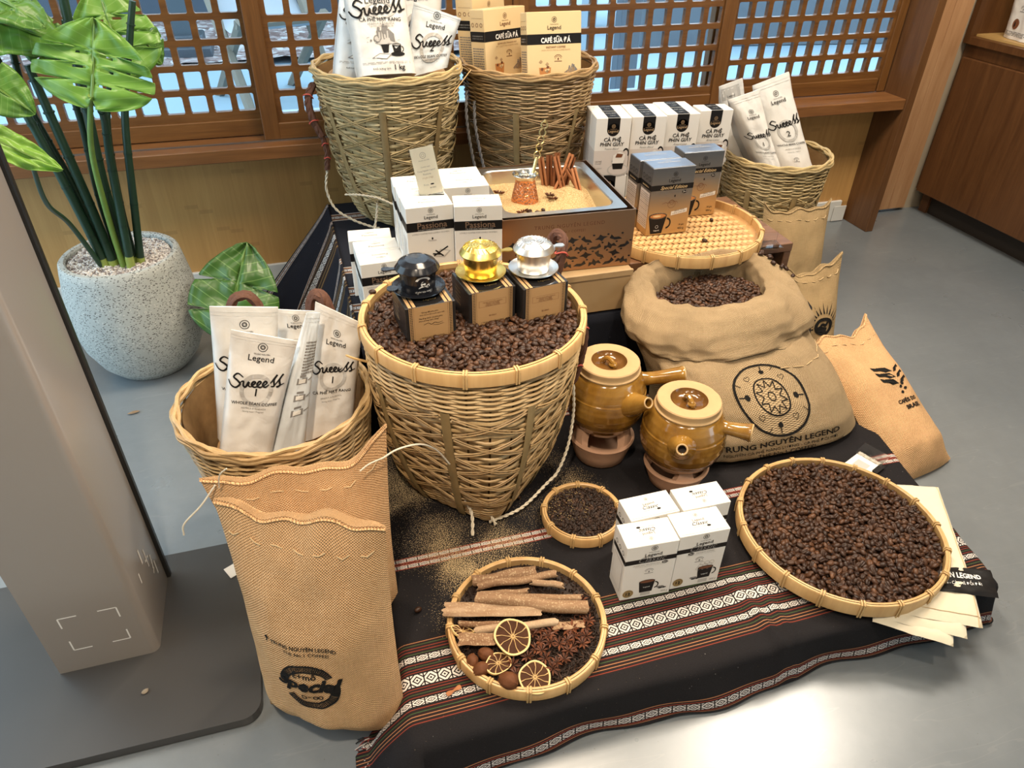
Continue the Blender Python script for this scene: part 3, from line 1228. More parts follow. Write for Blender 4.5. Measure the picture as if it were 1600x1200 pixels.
# lamp post base / parasol foot, chair legs seen through the lattice
t = thing('parasol', 'dark square parasol post on a stepped foot outside the left window', 'parasol', (-0.62, 6.1, -0.02))
m_ = MB(); m_.cbox((0, 0, 1.1), (0.15, 0.15, 2.1), 0.01); m_.build('post', plain('dark_slate_metal', (0.07, 0.085, 0.10), 0.5), t)
m_ = MB(); m_.cbox((0, 0, 0.05), (0.34, 0.34, 0.1), 0.01); m_.cbox((0, 0, 0.13), (0.25, 0.25, 0.08), 0.01); m_.build('foot', plain('dark_slate_base', (0.06, 0.07, 0.085), 0.5), t)
m_ = MB(); m_.grid(lambda a, b: (0.9 * b * math.cos(2 * PI * a), 0.9 * b * math.sin(2 * PI * a), 2.3 - 0.35 * b), 16, 3, cu=True); m_.build('canopy', CANVAS, t)
TEAKP = plain('weathered_teak', (0.20, 0.17, 0.13), 0.7, var=0.15)
t = thing('deck_chair', 'pale wooden folding deck chair outside the left window', 'chair', (-0.05, 4.75, -0.02), R(20))
for sx in (-0.26, 0.26):
    m_ = MB(); m_.tube([(sx, -0.32, 0.0), (sx, 0.34, 0.95)], 0.03, 6); m_.build('leg', TEAKP, t)
    m_ = MB(); m_.tube([(sx * 0.9, 0.34, 0.0), (sx * 0.9, -0.32, 0.5)], 0.03, 6); m_.build('leg', TEAKP, t)
m_ = MB(); m_.grid(lambda a, b: (lerp(-0.24, 0.24, a), lerp(-0.3, 0.32, b), 0.48 - 0.25 * math.sin(PI * b) + 0.45 * b), 4, 10); m_.build('sling', plain('grey_white_canvas', (0.36, 0.38, 0.41), 0.8), t)
m_ = MB(); m_.tube([(-0.26, -0.3, 0.48), (0.26, -0.3, 0.48)], 0.025, 6); m_.build('crossbar', TEAKP, t)
t = thing('terrace_screen', 'grey rendered low wall on the terrace outside the right window', 'wall', (4.3, 5.6, -0.02), R(-8))
m_ = MB(); m_.cbox((0, 0, 0.28), (3.0, 0.2, 0.56), 0.01); m_.build('render', plain('grey_render', (0.13, 0.145, 0.165), 0.8, var=0.1, scale=5), t)
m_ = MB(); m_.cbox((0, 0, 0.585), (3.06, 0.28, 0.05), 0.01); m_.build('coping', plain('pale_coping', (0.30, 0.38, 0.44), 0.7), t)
t = thing('terrace_bench', 'made-up white bench under shapes standing in for clothing, seen through the third window', 'bench', (3.05, 6.6, -0.02))
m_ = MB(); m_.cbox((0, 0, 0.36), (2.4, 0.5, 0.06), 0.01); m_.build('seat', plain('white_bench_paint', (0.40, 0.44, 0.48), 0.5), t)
for sx in (-1.0, 1.0):
    m_ = MB(); m_.cbox((sx, 0, 0.165), (0.1, 0.44, 0.33), 0.005); m_.build('leg', plain('bench_leg_grey', (0.40, 0.41, 0.42), 0.6), t)
m_ = MB(); m_.cbox((0, 0.24, 0.75), (2.4, 0.05, 0.5), 0.01); m_.build('backrest', plain('grey_olive_board', (0.10, 0.10, 0.09), 0.7), t)
for i, (dx, c, wd) in enumerate(((-0.72, (0.55, 0.04, 0.05), 'red'), (-0.2, (0.62, 0.22, 0.42), 'pink'), (0.4, (0.42, 0.25, 0.50), 'mauve'))):  # made-up shapes standing in for coloured clothing of people outside
    m_ = MB()
    m_.grid(lambda a, b: (0.17 * math.copysign(abs(math.cos(2 * PI * a)) ** 0.6, math.cos(2 * PI * a)) * math.sin(PI * b) ** 0.5, 0.07 * math.cos(PI * b), 0.17 * math.copysign(abs(math.sin(2 * PI * a)) ** 0.6, math.sin(2 * PI * a)) * math.sin(PI * b) ** 0.5), 20, 8, cu=True)
    o_ = m_.build('garment', plain('garment_' + wd, c, 0.8), None, loc=(3.05 + dx, 6.62, 0.55))
    tag(o_, wd + ' cushion shape standing in for clothing of people outside', 'garment')
t = thing('terrace_door_frame', 'white upright door frame standing outside the third window', 'door frame', (1.68, 3.9, -0.02))
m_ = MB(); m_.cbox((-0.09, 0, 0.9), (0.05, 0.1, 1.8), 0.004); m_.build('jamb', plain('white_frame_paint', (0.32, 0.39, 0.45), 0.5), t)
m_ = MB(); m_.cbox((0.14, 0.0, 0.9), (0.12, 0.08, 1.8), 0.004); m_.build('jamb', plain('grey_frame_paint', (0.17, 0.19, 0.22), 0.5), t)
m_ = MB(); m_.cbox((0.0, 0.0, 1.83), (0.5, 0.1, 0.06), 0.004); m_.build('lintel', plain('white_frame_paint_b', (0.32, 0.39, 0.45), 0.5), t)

# ------------------------------------------------------------------ wall cabinet on the right
t = thing('display_cabinet', 'tall brown veneered wall cabinet with an open lit shelf, at the right', 'cabinet', (2.43, 2.30, 0.0))
# local: x into the wall (+x), y towards the camera (-y)
L = 2.6
m_ = MB()
m_.box2((0.02, -L, 0.09), (0.55, 0.0, 0.10))
m_.box2((0.02, -0.02, 0.10), (0.55, 0.0, 2.0))
m_.box2((0.53, -L, 0.10), (0.55, -0.02, 0.64))
m_.box2((0.0, -L, 0.645), (0.55, 0.0, 0.668))
m_.box2((0.0, -0.022, 0.668), (0.03, 0.0, 2.0))
m_.box2((0.02, -L, 0.60), (0.05, -0.02, 0.645))
m_.build('carcass', W_CAB, t, smooth=False)
m_ = MB(); m_.box2((0.03, -L, 0.6685), (0.55, -0.02, 0.676)); m_.build('shelf', W_SHELF, t, smooth=False)
m_ = MB(); m_.box2((0.535, -L, 0.676), (0.55, -0.02, 2.0)); m_.build('back_panel', W_SHELF, t, smooth=False)
for i in range(4):
    y1 = -0.022 - i * 0.64
    m_ = MB(); m_.cbox((0.008, y1 - 0.318, 0.345), (0.018, 0.634, 0.51), 0.002); m_.build('door', W_CAB, t, smooth=False)
m_ = MB(); m_.box2((0.06, -L, 0.0), (0.5, -0.02, 0.09)); m_.build('plinth', plain('dark_plinth', (0.02, 0.014, 0.01), 0.6), t, smooth=False)
m_ = MB(); m_.box2((0.05, -0.06, 0.0), (0.11, -0.02, 0.09)); m_.build('foot', W_CAB, t, smooth=False)
# ------------------------------------------------------------------ platform, stage and their cloths
ZP, ZS = 0.09, 0.33
mb = MB(); mb.box2((0.05, 0.60, 0.0), (1.10, 1.27, ZP - 0.004))
tag(mb.build('low_platform', plain('platform_board', (0.04, 0.035, 0.03), 0.8), smooth=False), 'low platform hidden under the striped black cloth', 'platform')
mb = MB(); mb.box2((0.075, 1.304, 0.0), (0.735, 2.105, ZS - 0.004))
tag(mb.build('step_platform', plain('step_board', (0.04, 0.035, 0.03), 0.8), smooth=False), 'taller step hidden under dark cloth below the two tall baskets', 'platform')
mb = MB(); mb.cbox((0.948, 1.53, 0.145), (0.33, 0.27, 0.29), 0.004)  # black block added to stand in for the darkness under the table
tag(mb.build('shade_filler', plain('shade_filler_black', (0.012, 0.012, 0.013), 0.6), smooth=False), 'black crate added as the dark under the low wooden table', 'filler')

CLOTH = cloth_mat('striped_black_cloth', [(0.597, 0.742, 'main'), (0.898, 0.926, 'thin'), (1.252, 1.280, 'thin'), (0.474, 0.508, 'hem'), (1.34, 1.345, 'light')],
                  spill=[(0.10, 1.12, 0.13, 0.9), (0.15, 0.95, 0.12, 0.8), (0.20, 0.87, 0.11, 1.0), (0.26, 0.91, 0.10, 0.8), (0.46, 1.02, 0.08, 0.75), (0.36, 0.97, 0.10, 0.5), (0.08, 1.22, 0.10, 0.6), (0.42, 1.12, 0.08, 0.6), (0.14, 0.79, 0.07, 0.5)])


def right_edge(y):
    return 1.108 + 0.19 * max(0.0, y - 0.55)


def cloth_pt(x, y):
    """lay the sheet point (x, y) over the platform: beyond an edge it hangs down"""
    xl, yf = 0.040 + 0.06 * max(0, y - 0.58), 0.575
    xr = right_edge(y)
    ex = x - xr if x > xr else (x - xl if x < xl else 0.0)
    ey = y - yf if y < yf else 0.0
    d = math.hypot(ex, ey)
    fold = 0.010 * math.exp(-((x - 0.655 - 0.12 * (0.6 - y)) / 0.012) ** 2) + 0.007 * math.exp(-((x - 0.685) / 0.010) ** 2)
    wr = 0.0022 * nz(x * 9, y * 22, 1.3) + 0.003 * max(0, nz(x * 4, y * 11, 4.2)) * math.exp(-((y - 0.66) / 0.12) ** 2)
    if y < 0.74:
        wr += fold * min(1, (0.74 - y) / 0.1)
    z = ZP + wr
    px, py = x, y
    if d > 0:
        px = (xr if ex > 0 else xl) if ex else x
        py = yf if ey else y
        b = 0.016
        if d < b:
            z -= d * d / (2 * b)
            lat = d * 0.9
        else:
            z -= b / 2 + (d - b) * 0.92
            lat = b * 0.9 + (d - b) * (0.20 if ey and ex >= 0 else (0.22 + 0.62 * min(1.0, max(0.0, (0.70 - y) / 0.08)) if ex < 0 else 0.22))
        wv = 0.006 * math.sin(x * 13 + 1.0) + 0.003 * math.sin(x * 41 + y * 23) + 0.010 * nz(x * 5, y * 5, 9)
        k = min(1.0, d / 0.09)
        lat += wv * k
        ux, uy = ex / d, ey / d
        px += ux * lat
        py += uy * lat
        z = max(z, 0.004 + 0.004 * k + 0.006 * max(0, nz(x * 14, y * 14, 3)))
    return (px, py, z)


NX, NY = 190, 130
X0, X1, Y0, Y1 = -0.085, 1.21, 0.462, 1.285


def sheet_x(a, y):
    return lerp(X0, right_edge(y) + 0.088, a)


mb = MB()
mb.grid(lambda a, b: cloth_pt(sheet_x(a, lerp(Y0, Y1, b)), lerp(Y0, Y1, b)), NX, NY, uvfn=lambda a, b: (sheet_x(a, lerp(Y0, Y1, b)), lerp(Y0, Y1, b)))
front_cloth = mb.build('striped_cloth', CLOTH)
sol = front_cloth.modifiers.new('thickness', 'SOLIDIFY'); sol.thickness = 0.0015; sol.offset = -1
tag(front_cloth, 'black woven cloth with red green and white stripe bands over the low platform', 'cloth')
# short fringe at the front left corner of the cloth
mb = MB()
rnd = random.Random(3)
for k in range(26):
    p = Vector((-0.034 + rnd.uniform(-0.004, 0.010), 0.648 - rnd.uniform(0, 0.05), 0.008))
    q = p + Vector((-rnd.uniform(0.008, 0.022), -rnd.uniform(-0.006, 0.012), -0.004))
    mb.tube([p, (p + q) / 2 + Vector((0, 0, 0.004)), q], 0.0011, 5, mat=k % 3)
mb.build('fringe', [I_BLACK, plain('fringe_red', (0.16, 0.03, 0.025), 0.9), plain('fringe_white', (0.4, 0.36, 0.33), 0.9)], front_cloth, kind='stuff')

CLOTH_S = cloth_mat('navy_black_step_cloth', [(1.025, 1.045, 'thin'), (1.044, 1.066, 'thin'), (1.36, 1.40, 'light'), (1.45, 1.49, 'light'), (1.53, 1.575, 'light'), (1.645, 1.685, 'light'), (1.98, 2.03, 'light')], base=(0.010, 0.0115, 0.017))


def step_pt(x, y):
    """sheet over the step: hangs down the front edge at y = 1.285"""
    yf, xl = 1.297, 0.07
    wr = 0.002 * nz(x * 12, y * 12, 7)
    if y >= yf:
        return (x, y, ZS + wr)
    d = yf - y
    z = ZS - min(d, 0.012) ** 2 / 0.024 - max(0, d - 0.012)
    return (x, yf - min(d, 0.012) * 0.6 - 0.008 * max(0, math.sin(x * 19)) * min(1, d / 0.1), max(z, ZP + 0.004) + wr * 0.3)


mb = MB()
SY0, SY1, SX0, SX1 = 1.03, 2.11, 0.07, 0.745
mb.grid(lambda a, b: step_pt(lerp(SX0, SX1, a), lerp(SY0, SY1, b)), 40, 90, uvfn=lambda a, b: (lerp(SX0, SX1, a), lerp(SY0, SY1, b)))
oc = mb.build('step_cloth', CLOTH_S)
sol = oc.modifiers.new('thickness', 'SOLIDIFY'); sol.thickness = 0.0015; sol.offset = -1
tag(oc, 'dark navy cloth with pale stripe bands laid over the taller step', 'cloth')

CLOTH_D = cloth_mat('navy_drape_cloth', [(1.415, 1.53, 'olive'), (1.575, 1.665, 'olive'), (1.70, 1.73, 'light'), (1.795, 1.945, 'olive'), (1.955, 1.975, 'light'), (2.085, 2.105, 'light')], base=(0.0085, 0.0095, 0.015))


def drape_pt(a, b):
    """a along the step's left edge (0 front, 1 back), b down to the floor"""
    y = lerp(1.30, 2.11, a)
    out = lerp(0.03, 0.245, a ** 1.6)
    x = 0.07 - out * (b ** 1.15) - 0.010 * math.sin(b * PI) - 0.022 * math.sin(a * 21) * b - 0.012 * math.sin(a * 43 + 1) * b
    z = ZS * (1 - b) + 0.003
    if b < 0.06:
        z = ZS + 0.002 - 0.5 * ZS * b * b / 0.06
        x = 0.072 - 0.008 * b / 0.06
    return (x, y + 0.035 * b * a, z)


mb = MB()
mb.grid(drape_pt, 80, 30, uvfn=lambda a, b: (b * 0.36, lerp(1.30, 2.11, a)))
oc = mb.build('side_drape', CLOTH_D)
sol = oc.modifiers.new('thickness', 'SOLIDIFY'); sol.thickness = 0.0015; sol.offset = 1
tag(oc, 'dark cloth with olive stripes hanging off the left end of the step', 'cloth')

# bunched dark cloth beside the big sack
mb = MB()
mb.grid(lambda a, b: (1.125 + 0.055 * math.cos(2 * PI * a) * (1 - 0.6 * b) + 0.008 * nz(a * 9, b * 4, 2), 1.29 + 0.10 * math.sin(2 * PI * a) * (1 - 0.45 * b) + 0.008 * nz(a * 9, b * 4, 5), ZP + 0.006 + 0.20 * b), 36, 14, cu=True, uvfn=lambda a, b: (a * 0.4, 0.85 + b * 0.2))
mb.add([(1.125 + 0.022 * math.cos(2 * PI * i / 36), 1.29 + 0.055 * math.sin(2 * PI * i / 36), ZP + 0.206) for i in range(36)], [tuple(range(36))])
tag(mb.build('bunched_cloth', CLOTH), 'bunched black cloth between the big sack and the low table', 'cloth')

# ------------------------------------------------------------------ low walnut table
ZT = 0.406
t = thing('low_table', 'low walnut table with slab legs under the round woven tray', 'table', (0.925, 1.535, 0.0))
m_ = MB(); m_.cbox((0, 0, ZT - 0.011), (0.44, 0.32, 0.022), 0.0015); m_.build('tabletop', W_TABLE, t, smooth=False)
for sx, nm in ((-1, 'leg'), (1, 'leg')):
    m_ = MB(); m_.cbox((sx * (0.2095 if sx > 0 else 0.164), 0, (ZT - 0.022) / 2), (0.02, 0.318, ZT - 0.0225), 0.0015); m_.build('leg', W_TABLE, t, smooth=False)
# riser behind the table for the drip coffee boxes
ZR = 0.31
t = thing('display_riser', 'plain white riser behind the low table carrying the drip coffee boxes', 'riser', (0.985, 1.865, 0.0))
m_ = MB(); m_.cbox((0, 0, ZR - 0.008), (0.47, 0.20, 0.016), 0.0015); m_.build('top_board', P_WHITE, t, smooth=False)
for sx in (-1, 1):
    m_ = MB(); m_.cbox((sx * 0.222, 0, (ZR - 0.016) / 2), (0.016, 0.196, ZR - 0.017), 0.001); m_.build('leg', P_WHITE, t, smooth=False)
m_ = MB(); m_.cbox((0, -0.09, (ZR - 0.016) / 2), (0.426, 0.012, ZR - 0.017), 0.001); m_.build('front_board', P_WHITE, t, smooth=False)
# ------------------------------------------------------------------ woven baskets


def basket(name, label, cx, cy, z0, b, r, H, rot, nrib, ribph, uf, mats, rim='cane', seed=1, pw=0.78, nq=7.0, group=None):
    """square-footed round-mouthed carrying basket"""
    cane, ribm = mats
    rnd = random.Random(seed)
    t = thing(name, label, 'basket', (cx, cy, z0), 0, group)

    def rad(th, tt, off=0.0):
        tt = max(0.0, min(1.0, tt))
        s = b + (r - b) * (tt ** pw)
        n = 2.0 + (nq - 2) * (1 - tt) ** 1.8
        c, sn = abs(math.cos(th - rot)), abs(math.sin(th - rot))
        return s / ((c ** n + sn ** n) ** (1 / n)) + off

    def P(th, z, off=0.0):
        q = rad(th, z / H, off)
        return Vector((q * math.cos(th), q * math.sin(th), z))
    # lining with floor, an added dark surface blocking light through the weave
    m = MB()
    NL = 72
    m.grid(lambda a, c: P(2 * PI * a, 0.004 + (H - 0.012) * c, -0.0065), NL, 14, cu=True, tint=0.5)
    m.grid(lambda a, c: P(2 * PI * a, 0.004 + (H - 0.012) * c, -0.0085), NL, 14, cu=True, tint=0.5, flip=True)
    m.add([P(2 * PI * i / NL, 0.004, -0.007) for i in range(NL)], [tuple(range(NL))], tint=0.3)
    m.build('light_block_liner', CANE_IN, t)
    # upright stakes
    ns = 30
    m = MB()
    for i in range(ns):
        th = 2 * PI * (i + 0.5) / ns
        dw = PI / ns * 0.90
        tn = rnd.uniform(0.4, 1.0)
        m.grid(lambda a, c: P(th + lerp(-dw, dw, a), 0.002 + (H * (1 - uf * 0.5)) * c, -0.0022 + 0.0016 * math.sin(PI * a)), 2, 12, tint=tn)
    m.build('stakes', cane, t, kind='stuff')
    # split-cane weavers
    m = MB()
    zl = H * (1 - uf)
    NS = 120
    z = 0.008
    row = 0
    bot = 0.055 * H / 0.4
    while z < zl - 0.003:
        fine = z < bot
        hh = 0.0032 if fine else rnd.uniform(0.0032, 0.0048)
        ph = PI * (row % 2)
        a_w = 0.0018 if fine else 0.0031
        j1, j2 = rnd.uniform(0, 6.28), rnd.uniform(0, 6.28)
        jz = 0.0006 if fine else 0.0013
        tn = rnd.uniform(0.3, 0.95)
        V = []
        for k in range(NS):
            th = 2 * PI * k / NS
            o = a_w * math.cos(ns / 2 * th + ph)
            zz = z + jz * math.sin(5 * th + j1) + jz * 0.8 * math.sin(13 * th + j2)
            tw = 0.0015 * math.sin(ns / 4 * th + j1)
            for (dz, do) in ((-hh, -0.0005), (-hh * 0.5, 0.0018), (hh * 0.5, 0.0018 + tw * 0.4), (hh, -0.0005)):
                V.append(P(th, zz + dz, 0.0012 + o + do))
        F = []
        for k in range(NS):
            k2 = (k + 1) % NS
            for q in range(3):
                F.append((k * 4 + q, k2 * 4 + q, k2 * 4 + q + 1, k * 4 + q + 1))
        m.add(V, F, 0, None, tn)
        z += hh * (1.5 if fine else 2.55)
        row += 1
    m.build('weavers', cane, t, kind='stuff')
    # round canes of the collar
    m = MB()
    row = 0
    z = zl
    while z < H - 0.004:
        cr = rnd.uniform(0.0022, 0.0030)
        ph = PI * (row % 2)
        j1 = rnd.uniform(0, 6.28)
        tn = rnd.uniform(0.25, 1.0)
        pts = []
        for k in range(110):
            th = 2 * PI * k / 110
            pts.append(P(th, z + 0.0013 * math.sin(4 * th + j1) + 0.0006 * math.sin(17 * th), 0.0022 + 0.0026 * math.cos(ns / 2 * th + ph)))
        m.tube(pts, cr, 5, closed=True, tint=tn)
        z += cr * 2.05
        row += 1
    m.build('collar_canes', cane, t, kind='stuff')
    # ribs
    for i in range(nrib):
        th = ribph + 2 * PI * i / nrib
        m = MB()
        w_ = 0.0085

        def rp(a, c):
            z_ = 0.006 + (zl + 0.004) * c
            q = rad(th, z_ / H, 0.006)
            return P(th + (a - 0.5) * 2 * w_ / q, z_, 0.0068 + 0.0016 * math.sin(PI * a))
        m.grid(rp, 4, 16, tint=rnd.uniform(0.2, 0.9))
        m.grid(lambda a, c: rp(a, c) * 1.0 - Vector((math.cos(th), math.sin(th), 0)) * 0.0045, 4, 16, tint=0.3, flip=True)
        m.build('rib', ribm, t)
    # crossed lashings between the ribs
    m = MB()
    nx = 5
    for i in range(nrib):
        a0 = ribph + 2 * PI * i / nrib + 0.06
        a1 = ribph + 2 * PI * (i + 1) / nrib - 0.06
        for k in range(nx):
            zz0, zz1 = bot + (zl - bot) * (k + 0.1) / nx, bot + (zl - bot) * (k + 0.95) / nx
            for sgn in (0, 1):
                for dd in (0, 0.0055):
                    pts = []
                    for q in range(9):
                        u = q / 8
                        a = lerp(a0, a1, u)
                        zc = lerp(zz0, zz1, u) if sgn == 0 else lerp(zz1, zz0, u)
                        pts.append(P(a, zc + dd, 0.0075 + 0.0012 * math.sin(u * 25)))
                    m.tube(pts, 0.00135, 4, tint=rnd.uniform(0.1, 0.6), cap=False)
    m.build('crossed_lashing', cane, t, kind='stuff')
    if rim == 'cane':
        for k, (off, dz, rr) in enumerate(((0.004, 0.0, 0.0042), (-0.004, 0.001, 0.0042), (0.0, 0.005, 0.004), (0.0055, -0.005, 0.0036))):
            m = MB()
            pts = []
            for q in range(96):
                th = 2 * PI * q / 96
                pts.append(P(th, H, 0) + Vector((math.cos(th), math.sin(th), 0)) * (off + 0.0022 * math.cos(14 * th + k * 2)) + Vector((0, 0, dz + 0.0022 * math.sin(14 * th + k * 2))))
            m.tube(pts, rr, 6, closed=True, tint=0.35 + 0.15 * k)
            m.build('rim_cane', cane, t)
    else:
        hoop_rim(t, r, H, 0.025, 0.006, 15, seed)
    return t, P


def hoop_rim(t, r, ztop, hh, th, nl, seed=1):
    """flat bamboo hoops outside and inside with cane ties"""
    m = MB()
    m.lathe([(r - 0.0002, ztop - hh), (r + th, ztop - hh + 0.001), (r + th + 0.0005, ztop - 0.002), (r + th - 0.001, ztop), (r + 0.001, ztop)], 96)
    m.build('outer_hoop', HOOP, t)
    m = MB()
    m.lathe([(r + 0.0005, ztop + 0.001), (r - 0.002, ztop + 0.0015), (r - th * 0.8, ztop), (r - th * 0.8, ztop - hh * 0.8), (r - 0.001, ztop - hh * 0.8)], 96)
    m.build('inner_hoop', HOOP, t)
    me = None
    for i in range(nl):
        a = 2 * PI * i / nl + 0.21 * seed
        if me is None:
            m = MB()
            for dy in (-0.0023, 0.0023):
                pts = [(th + 0.0015, dy, -hh - 0.0012), (th + 0.0020, dy, -hh * 0.5), (th + 0.0012, dy, 0.0008), (0.0, dy, 0.0032), (-th, dy, 0.0008), (-th - 0.0008, dy, -hh * 0.8)]
                m.tube(smooth_path(pts, 2), 0.0019, 5, flat=(1, 0.6))
            me = m.mesh('lashing', LASH)
        obj('lashing', me, t, (r * math.cos(a), r * math.sin(a), ztop), (0, 0, a))


def strap(t, pts, wr=0.011, name='strap', tie=True):
    """brown plaited carrying strap with a red tie"""
    m = MB()
    q = smooth_path(pts, 6)
    m.tube(q, wr, 10, flat=(1, 0.5))
    for k in range(3):
        off = [Vector((0.0035 * math.sin(i * 0.9 + k * 2.1), 0.0035 * math.cos(i * 0.9 + k * 2.1), 0.002 * math.cos(i * 0.9 + k * 2.1))) for i in range(len(q))]
        m.tube([a + b for a, b in zip(q, off)], wr * 0.62, 6)
    s = m.build(name, STRAP, t)
    if tie:
        n = len(q)
        for f in (0.28, 0.74):
            i = int(f * (n - 1))
            d = (q[min(i + 1, n - 1)] - q[i - 1]).normalized()
            e = d.orthogonal().normalized()
            g = d.cross(e)
            mm = MB()
            mm.tube([q[i] + (e * math.cos(a) + g * math.sin(a)) * wr * 1.08 + d * 0.003 * math.sin(2 * a) for a in np.linspace(0, 2 * PI, 17)[:-1]], 0.0016, 5, closed=True)
            mm.build('red_tie', REDTIE, s)
    return s


def rope(t, pts, r=0.0032, mat=None, name='twine', n=8):
    """two-ply twisted twine"""
    q = smooth_path(pts, n)
    m = MB()
    L = 0.0
    ph = [0.0]
    for a, b in zip(q, q[1:]):
        L += (b - a).length
        ph.append(L / (r * 4.2) * PI)
    # resample so the twist shows
    res = []
    N = max(8, int(L / (r * 1.1)))
    cum = [0.0]
    for a, b in zip(q, q[1:]):
        cum.append(cum[-1] + (b - a).length)
    j = 0
    for i in range(N + 1):
        s = L * i / N
        while j < len(q) - 2 and cum[j + 1] < s:
            j += 1
        f = (s - cum[j]) / max(1e-9, cum[j + 1] - cum[j])
        res.append(q[j].lerp(q[j + 1], min(1, f)))
    for k in range(2):
        pts2 = []
        for i, p in enumerate(res):
            d = (res[min(i + 1, N)] - res[max(i - 1, 0)])
            d.normalize()
            e = Vector((0, 0, 1)).cross(d)
            e = e.normalized() if e.length > 1e-4 else d.orthogonal().normalized()
            g = d.cross(e)
            a = (L * i / N) / (r * 4.2) * 2 * PI / 2 + k * PI
            pts2.append(p + (e * math.cos(a) + g * math.sin(a)) * r * 0.55)
        m.tube(pts2, r * 0.62, 5)
    return m.build(name, mat or ROPE, t)


# big basket of beans in front
bean_b, PB = basket('bean_basket', 'big woven basket full of coffee beans with a flat bamboo hoop rim', 0.265, 1.104, ZP, 0.098, 0.199, 0.408, R(43), 8, R(-74), 0.24, (CANE, RIB), 'hoop', 5, 0.72, 7)
strap(bean_b, [(0.150, 0.105, 0.400), (0.172, 0.118, 0.44), (0.192, 0.115, 0.482), (0.199, 0.085, 0.486), (0.188, 0.068, 0.45), (0.180, 0.075, 0.405)], 0.0115)
strap(bean_b, [(0.203, -0.01, 0.385), (0.214, -0.02, 0.34), (0.206, -0.028, 0.28), (0.193, -0.03, 0.235)], 0.0065, tie=True)
rope(bean_b, [(0.193, -0.03, 0.235), (0.192, -0.045, 0.17), (0.18, -0.06, 0.10), (0.155, -0.075, 0.045), (0.125, -0.09, 0.03), (0.06, -0.125, 0.012), (-0.01, -0.14, 0.008)], 0.003)
rope(bean_b, [(-0.165, -0.02, 0.19), (-0.14, -0.05, 0.155), (-0.10, -0.085, 0.105), (-0.065, -0.115, 0.085), (-0.045, -0.135, 0.04), (-0.05, -0.165, 0.007)], 0.0032)
rope(bean_b, [(-0.085, -0.10, 0.098), (-0.05, -0.12, 0.10), (-0.035, -0.125, 0.085), (-0.015, -0.14, 0.045), (0.0, -0.15, 0.008)], 0.0032)
m = MB(); m.tube(smooth_path([(-0.20, -0.03, 0.352), (-0.222, -0.035, 0.366), (-0.235, -0.03, 0.372)], 4), [0.0022] * 8 + [0.0012], 5); m.build('cane_end', LASH, bean_b)

left_b, PL = basket('bag_basket', 'wide woven basket at the left holding white coffee bags', -0.105, 1.143, 0.0, 0.083, 0.171, 0.352, R(15), 7, R(-62), 0.30, (CANE, RIB), 'cane', 9, 0.72, 6)
strap(left_b, [(-0.065, 0.165, 0.30), (-0.072, 0.182, 0.385), (-0.056, 0.190, 0.455), (-0.020, 0.190, 0.460), (0.0, 0.182, 0.39), (0.0, 0.172, 0.30)], 0.0125)
strap(left_b, [(0.075, 0.160, 0.30), (0.080, 0.17, 0.39), (0.094, 0.172, 0.455), (0.116, 0.158, 0.452), (0.126, 0.142, 0.38), (0.12, 0.136, 0.30)], 0.0125)

tall_l, PTL = basket('bag_basket', 'tall woven basket holding white coffee bags, on the step by the window', 0.262, 1.985, ZS, 0.074, 0.186, 0.404, R(38), 7, R(-104), 0.20, (CANE_GR, RIB), 'cane', 13, 0.66, 5)
strap(tall_l, [(-0.190, -0.02, 0.372), (-0.208, -0.03, 0.34), (-0.205, -0.04, 0.295), (-0.188, -0.045, 0.25)], 0.0115)
strap(tall_l, [(-0.188, -0.045, 0.25), (-0.180, -0.05, 0.21), (-0.186, -0.05, 0.165)], 0.0075)
rope(tall_l, [(-0.186, -0.05, 0.165), (-0.195, -0.05, 0.11), (-0.18, -0.06, 0.06), (-0.14, -0.075, 0.03), (-0.10, -0.085, 0.012), (-0.07, -0.10, 0.006)], 0.0033)
rope(tall_l, [(-0.150, -0.085, 0.105), (-0.115, -0.115, 0.112), (-0.07, -0.14, 0.108), (-0.03, -0.155, 0.09)], 0.0026)
rope(tall_l, [(-0.068, -0.10, 0.085), (-0.075, -0.115, 0.055), (-0.085, -0.125, 0.02), (-0.088, -0.13, 0.006)], 0.0033)
m = MB(); m.tube([(0.14, -0.12, 0.35), (0.17, -0.10, 0.372), (0.203, -0.078, 0.398)], 0.0013, 5); m.build('cane_end', LASH, tall_l)

tall_r, PTR = basket('box_basket', 'tall woven basket holding yellow cartons, on the step by the window', 0.652, 2.007, ZS, 0.082, 0.181, 0.388, R(40), 6, R(-118), 0.26, (CANE_DK, RIB), 'cane', 21, 0.66, 5)
rope(tall_r, [(-0.183, -0.03, 0.33), (-0.192, -0.06, 0.27), (-0.185, -0.075, 0.19), (-0.17, -0.09, 0.12), (-0.13, -0.115, 0.055), (-0.09, -0.125, 0.01)], 0.004, ROPE_G, 'rope')
rope(tall_r, [(-0.170, -0.06, 0.31), (-0.174, -0.085, 0.25), (-0.16, -0.10, 0.16), (-0.14, -0.115, 0.08), (-0.10, -0.135, 0.01)], 0.004, ROPE_G, 'rope')
right_b, PR_ = basket('bag_basket', 'short looking woven basket behind the jute bags, holding white coffee bags, by the post', 1.413, 1.871, 0.0, 0.090, 0.156, 0.452, R(35), 7, R(-98), 0.20, (CANE_GR, RIB), 'cane', 31, 0.8, 5)
# ------------------------------------------------------------------ cartons


def carton(name, w, d, h, mats, top_flap=True):
    """closed folding carton, origin at the middle of its foot"""
    m = MB()
    m.cbox((0, 0, h / 2), (w, d, h), 0.0009)
    o = m.build(name, mats[0], None, smooth=False)
    if top_flap:
        q = MB()
        q.cbox((0, 0.0006, h + 0.0003), (w - 0.004, d - 0.005, 0.0007), 0.0002)
        q.build('lid_flap', mats[-1], o, smooth=False)
    return o


